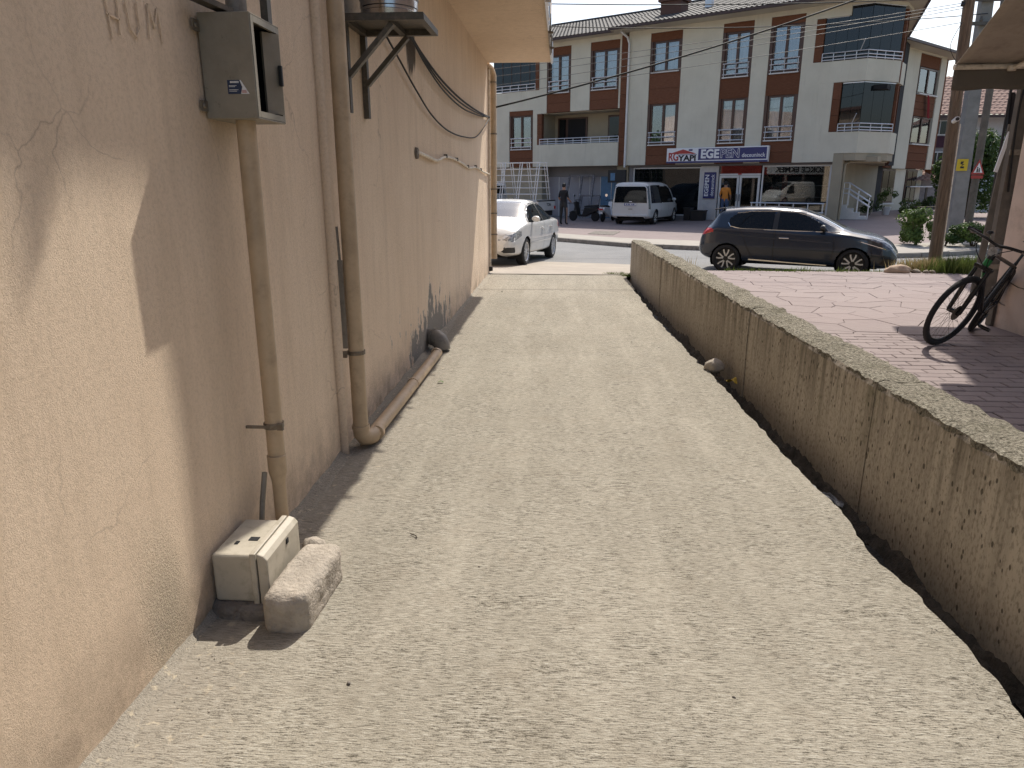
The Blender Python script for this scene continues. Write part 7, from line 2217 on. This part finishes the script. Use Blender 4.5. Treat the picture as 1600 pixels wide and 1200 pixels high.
tree((18.5, 35.0, 0.0), 1.7, 2.3, 8000, 0.10, 'leaf_dark', 'dark green tree behind the slim timber pole', 21, (0.8, 0.8, 1.25))
tree((21.6, 36.0, 0.0), 1.7, 2.6, 5000, 0.10, 'leaf_mid', 'green tree behind the grey timber post at the right', 22, (0.9, 0.9, 1.2))
tree((20.5, 33.5, 0.0), 0.9, 1.0, 1800, 0.08, 'leaf_pale', 'small pale bushy tree low between the poles', 23, (1.3, 0.9, 0.8), 'small_tree')
# potted plants and bushes along the far house
for i, (x, y, r, lab, mt, pot) in enumerate([(15.2, 37.4, 0.55, 'dark bush against the rear wing wall', 'leaf_dark', False), (16.2, 37.8, 0.5, 'leafy plant in a pale pot by the rear wing corner', 'leaf_mid', True), (17.6, 38.6, 0.55, 'bush in front of the small tiled house', 'leaf_mid', False), (18.9, 39.0, 0.6, 'bush right of the small tiled house porch', 'leaf_dark', False), (16.9, 37.0, 0.35, 'small bush at the edge of the sunlit plaza', 'leaf_mid', False)]):
    z = plaza_z(x, y)
    if pot:
        tp = thing('potted_plant', (x, y, z), lab, 'plant')
        mb = MB(); mb.lathe([(0.14, 0), (0.2, 0.36), (0.22, 0.36), (0.22, 0.4), (0.17, 0.4)], (0, 0, 0), 'z', 16); mb.build('pot', M['sign_white'], tp, smooth=True)
        mb = MB(); leaf_quads(mb, (0, 0, 0.85), 0.5, 500, 0.06, 60 + i, 7); mb.build('foliage', M[mt], tp)
    else:
        shrub((x, y, z), r, 700, 0.06, mt, lab, seed=30 + i, stems=4)
def grass_patch(name, label, pts, n, h, mat, seed, kind='stuff'):
    rg = random.Random(seed); mb = MB()
    for i in range(n):
        x, y, s_ = rg.choice(pts)
        x += rg.gauss(0, 1) * s_ * 0.5; y += rg.gauss(0, 1) * s_ * 0.25
        z = (court_z(y) - 0.01) if y < 13.95 and x > 1.9 else (0.03 - 0.11 * max(0, y - 13.9) if x > 1.75 else -0.02)
        a = rg.uniform(0, 2 * PI); hh = h * rg.uniform(0.4, 1.15) * (0.5 + s_); w_ = 0.006 + 0.004 * rg.random()
        dx, dy = math.cos(a), math.sin(a); bx, by = rg.uniform(-0.4, 0.4) * hh, rg.uniform(-0.4, 0.4) * hh
        mb.add([(x - dx * w_, y - dy * w_, z), (x + dx * w_, y + dy * w_, z), (x + bx * 0.5 + dx * w_ * 0.6, y + by * 0.5 + dy * w_ * 0.6, z + hh * 0.6), (x + bx, y + by, z + hh), (x + bx * 0.5 - dx * w_ * 0.6, y + by * 0.5 - dy * w_ * 0.6, z + hh * 0.6)], [(0, 1, 2, 3, 4)])
    return tag(mb.build(name, M[mat]), label, 'grass', kind=kind)
grass_patch('grass', 'green grass growing along the edge of the forecourt', [(3.3 + 0.25 * i, 14.08 + 0.04 * math.sin(i * 2.3), 0.28 + 0.15 * math.sin(i * 1.7)) for i in range(13)], 2600, 0.13, 'grass', 11)
grass_patch('grass_tuft', 'bushy green grass tuft at the forecourt edge right of the wooden pole', [(7.35 + 0.16 * i, 13.95 + 0.05 * (i % 2), 0.5) for i in range(5)], 2600, 0.34, 'grass', 12)
grass_patch('dry_grass', 'dry straw grass at the foot of the wooden pole', [(6.75 + 0.2 * i, 14.25 + 0.1 * (i % 2), 0.42) for i in range(5)], 2200, 0.36, 'straw', 13)
grass_patch('dry_grass', 'dry straw stalks round the shrub left of the wooden pole', [(8.0, 16.2, 0.4), (8.5, 16.4, 0.4), (8.25, 16.3, 0.3)], 900, 0.4, 'straw', 14)
grass_patch('weeds', 'green weeds at the end of the low wall', [(1.15, 13.98, 0.22), (1.28, 13.85, 0.2), (0.98, 14.02, 0.15)], 500, 0.09, 'grass', 15)
grass_patch('dry_stalks', 'thin dry stalks on top of the far end of the low wall', [(2.2, 14.1, 0.2), (2.5, 14.1, 0.2)], 90, 0.5, 'straw', 16)
tag(rock('boulder', (6.3, 13.85, 0.14), 0.17, simple('tan_boulder', (0.42, 0.31, 0.22), 0.95, scale=9.0, bump=0.6, bscale=30.0, bdist=0.01), 12.0, (1.35, 0.8, 0.62)), 'tan boulder at the forecourt edge by the dry grass', 'boulder')
for i, (x, y, r) in enumerate([(6.62, 13.82, 0.07), (6.78, 13.78, 0.055), (6.9, 13.8, 0.05)]):
    tag(rock('rubble', (x, y, 0.12), r, M['mortar'], i * 3.3, (1.3, 0.9, 0.7), sub=2), 'brown lump of rubble between the tan boulder and the grass tuft', 'rubble', 'rubble by the boulder')

# ------------------------------------------------------------------ houses in the distance
t = thing('distant_house', (25.8, 52.0, 0.0), 'distant white and plum house with red tiled roof behind the poles', 'house')
mb = MB(); mb.box(23.5, 36, 52, 60, -0.3, 6.1); mb.build('wall', M['farwall'], t, w=True)
mb = MB(); mb.box(23.2, 25.9, 51.2, 51.99, 2.7, 6.0); mb.build('front_bay', M['fargrey'], t, w=True)
mb = MB(); mb.box(23.1, 26.0, 51.1, 51.99, 4.0, 4.7); mb.box(23.1, 26.0, 51.05, 51.99, 1.2, 2.69); mb.build('plum_band', M['farpurple'], t, w=True)
for (x0, x1, z0, z1) in ((24.0, 25.2, 4.75, 5.7), (24.2, 25.2, 2.75, 3.75), (24.2, 25.4, 0.2, 1.1)):
    mb = MB(); mb.box(x0, x1, 51.12, 51.19, z0, z1); w_ = mb.build('window', M['white_pvc'], t, w=True)
    for a, b in ((x0 + 0.08, (x0 + x1) / 2 - 0.04), ((x0 + x1) / 2 + 0.04, x1 - 0.08)):
        mb = MB(); mb.box(a, b, 51.09, 51.119, z0 + 0.08, z1 - 0.08); mb.build('pane', M['glass_dark'], w_, w=True)
mb = MB()
def rf(u, v):
    x = 22.8 + 14 * u; t_ = v * 14
    return (x, 50.6 + 5.5 * v, 5.95 + 3.0 * v + 0.06 * abs(math.sin(x * 9)) + 0.05 * (1 - (t_ - math.floor(t_ - 1e-6))))
mb.grid(rf, 300, 56)
tag(mb.build('roof_tiles', M['tile_red'], t, w=True), kind='stuff')
mb = MB(); mb.box(22.7, 37, 50.45, 50.6, 5.8, 5.95); mb.build('gutter', M['gutter'], t, w=True)

t = thing('small_house', (20.9, 46.5, 0.0), 'small single-storey house with weathered tiled porch roof', 'house')
mb = MB(); mb.box(17.5, 23.0, 46.5, 50, -0.3, 1.95); mb.build('wall', M['fargrey'], t, w=True)
mb = MB()
def rf2(u, v):
    x = 17.0 + 5.9 * u - 1.1 * v * u; t_ = v * 7
    return (x, 45.6 + 2.6 * v, 1.85 + 0.85 * v + 0.06 * abs(math.sin(x * 10)) + 0.05 * (1 - (t_ - math.floor(t_ - 1e-6))))
mb.grid(rf2, 140, 28)
tag(mb.build('roof_tiles', M['tile_red'], t, w=True), kind='stuff')
mb = MB(); mb.box(17.0, 21.9, 45.3, 46.45, 1.5, 1.56); mb.build('porch_canopy', M['sign_white'], t, w=True)
for x in (19.6, 20.3, 21.6, 22.2):
    mb = MB(); mb.box(x, x + 0.1, 45.4, 45.5, 0.0, 1.5); mb.build('porch_post', M['pole_grey'], t, w=True)
mb = MB(); mb.box(19.8, 21.2, 46.4, 46.49, 0.5, 1.4); w_ = mb.build('window', M['pole_grey'], t, w=True)
mb = MB(); mb.box(19.9, 21.1, 46.37, 46.399, 0.6, 1.3); mb.build('pane', M['glass_dark'], w_, w=True)
t = thing('garden_wall', (22, 41, 0), 'low grey block wall behind the slim timber pole', 'wall')
for j in range(6):
    for i in range(10):
        mb = MB(); x = 20.4 + i * 0.52 + (0.26 if j % 2 else 0); mb.box(x, x + 0.505, 41, 41.2, j * 0.2 + 0.01, j * 0.2 + 0.197); mb.build('block', M['farwall'], t, w=True)
t = thing('bench', (17.5, 36.0, 0.1), 'weathered plank bench in the shade beyond the plaza', 'bench')
zb_ = plaza_z(17.5, 36)
for k in range(3):
    mb = MB(); mb.box(16.8, 18.5, 36 + k * 0.13, 36.11 + k * 0.13, zb_ + 0.42, zb_ + 0.46); mb.build('seat_plank', M['pole_grey'], t, w=True)
for x in (17.0, 18.3):
    mb = MB(); mb.box(x - 0.05, x + 0.05, 36.02, 36.34, zb_, zb_ + 0.419); mb.build('leg', M['pole_grey'], t, w=True)
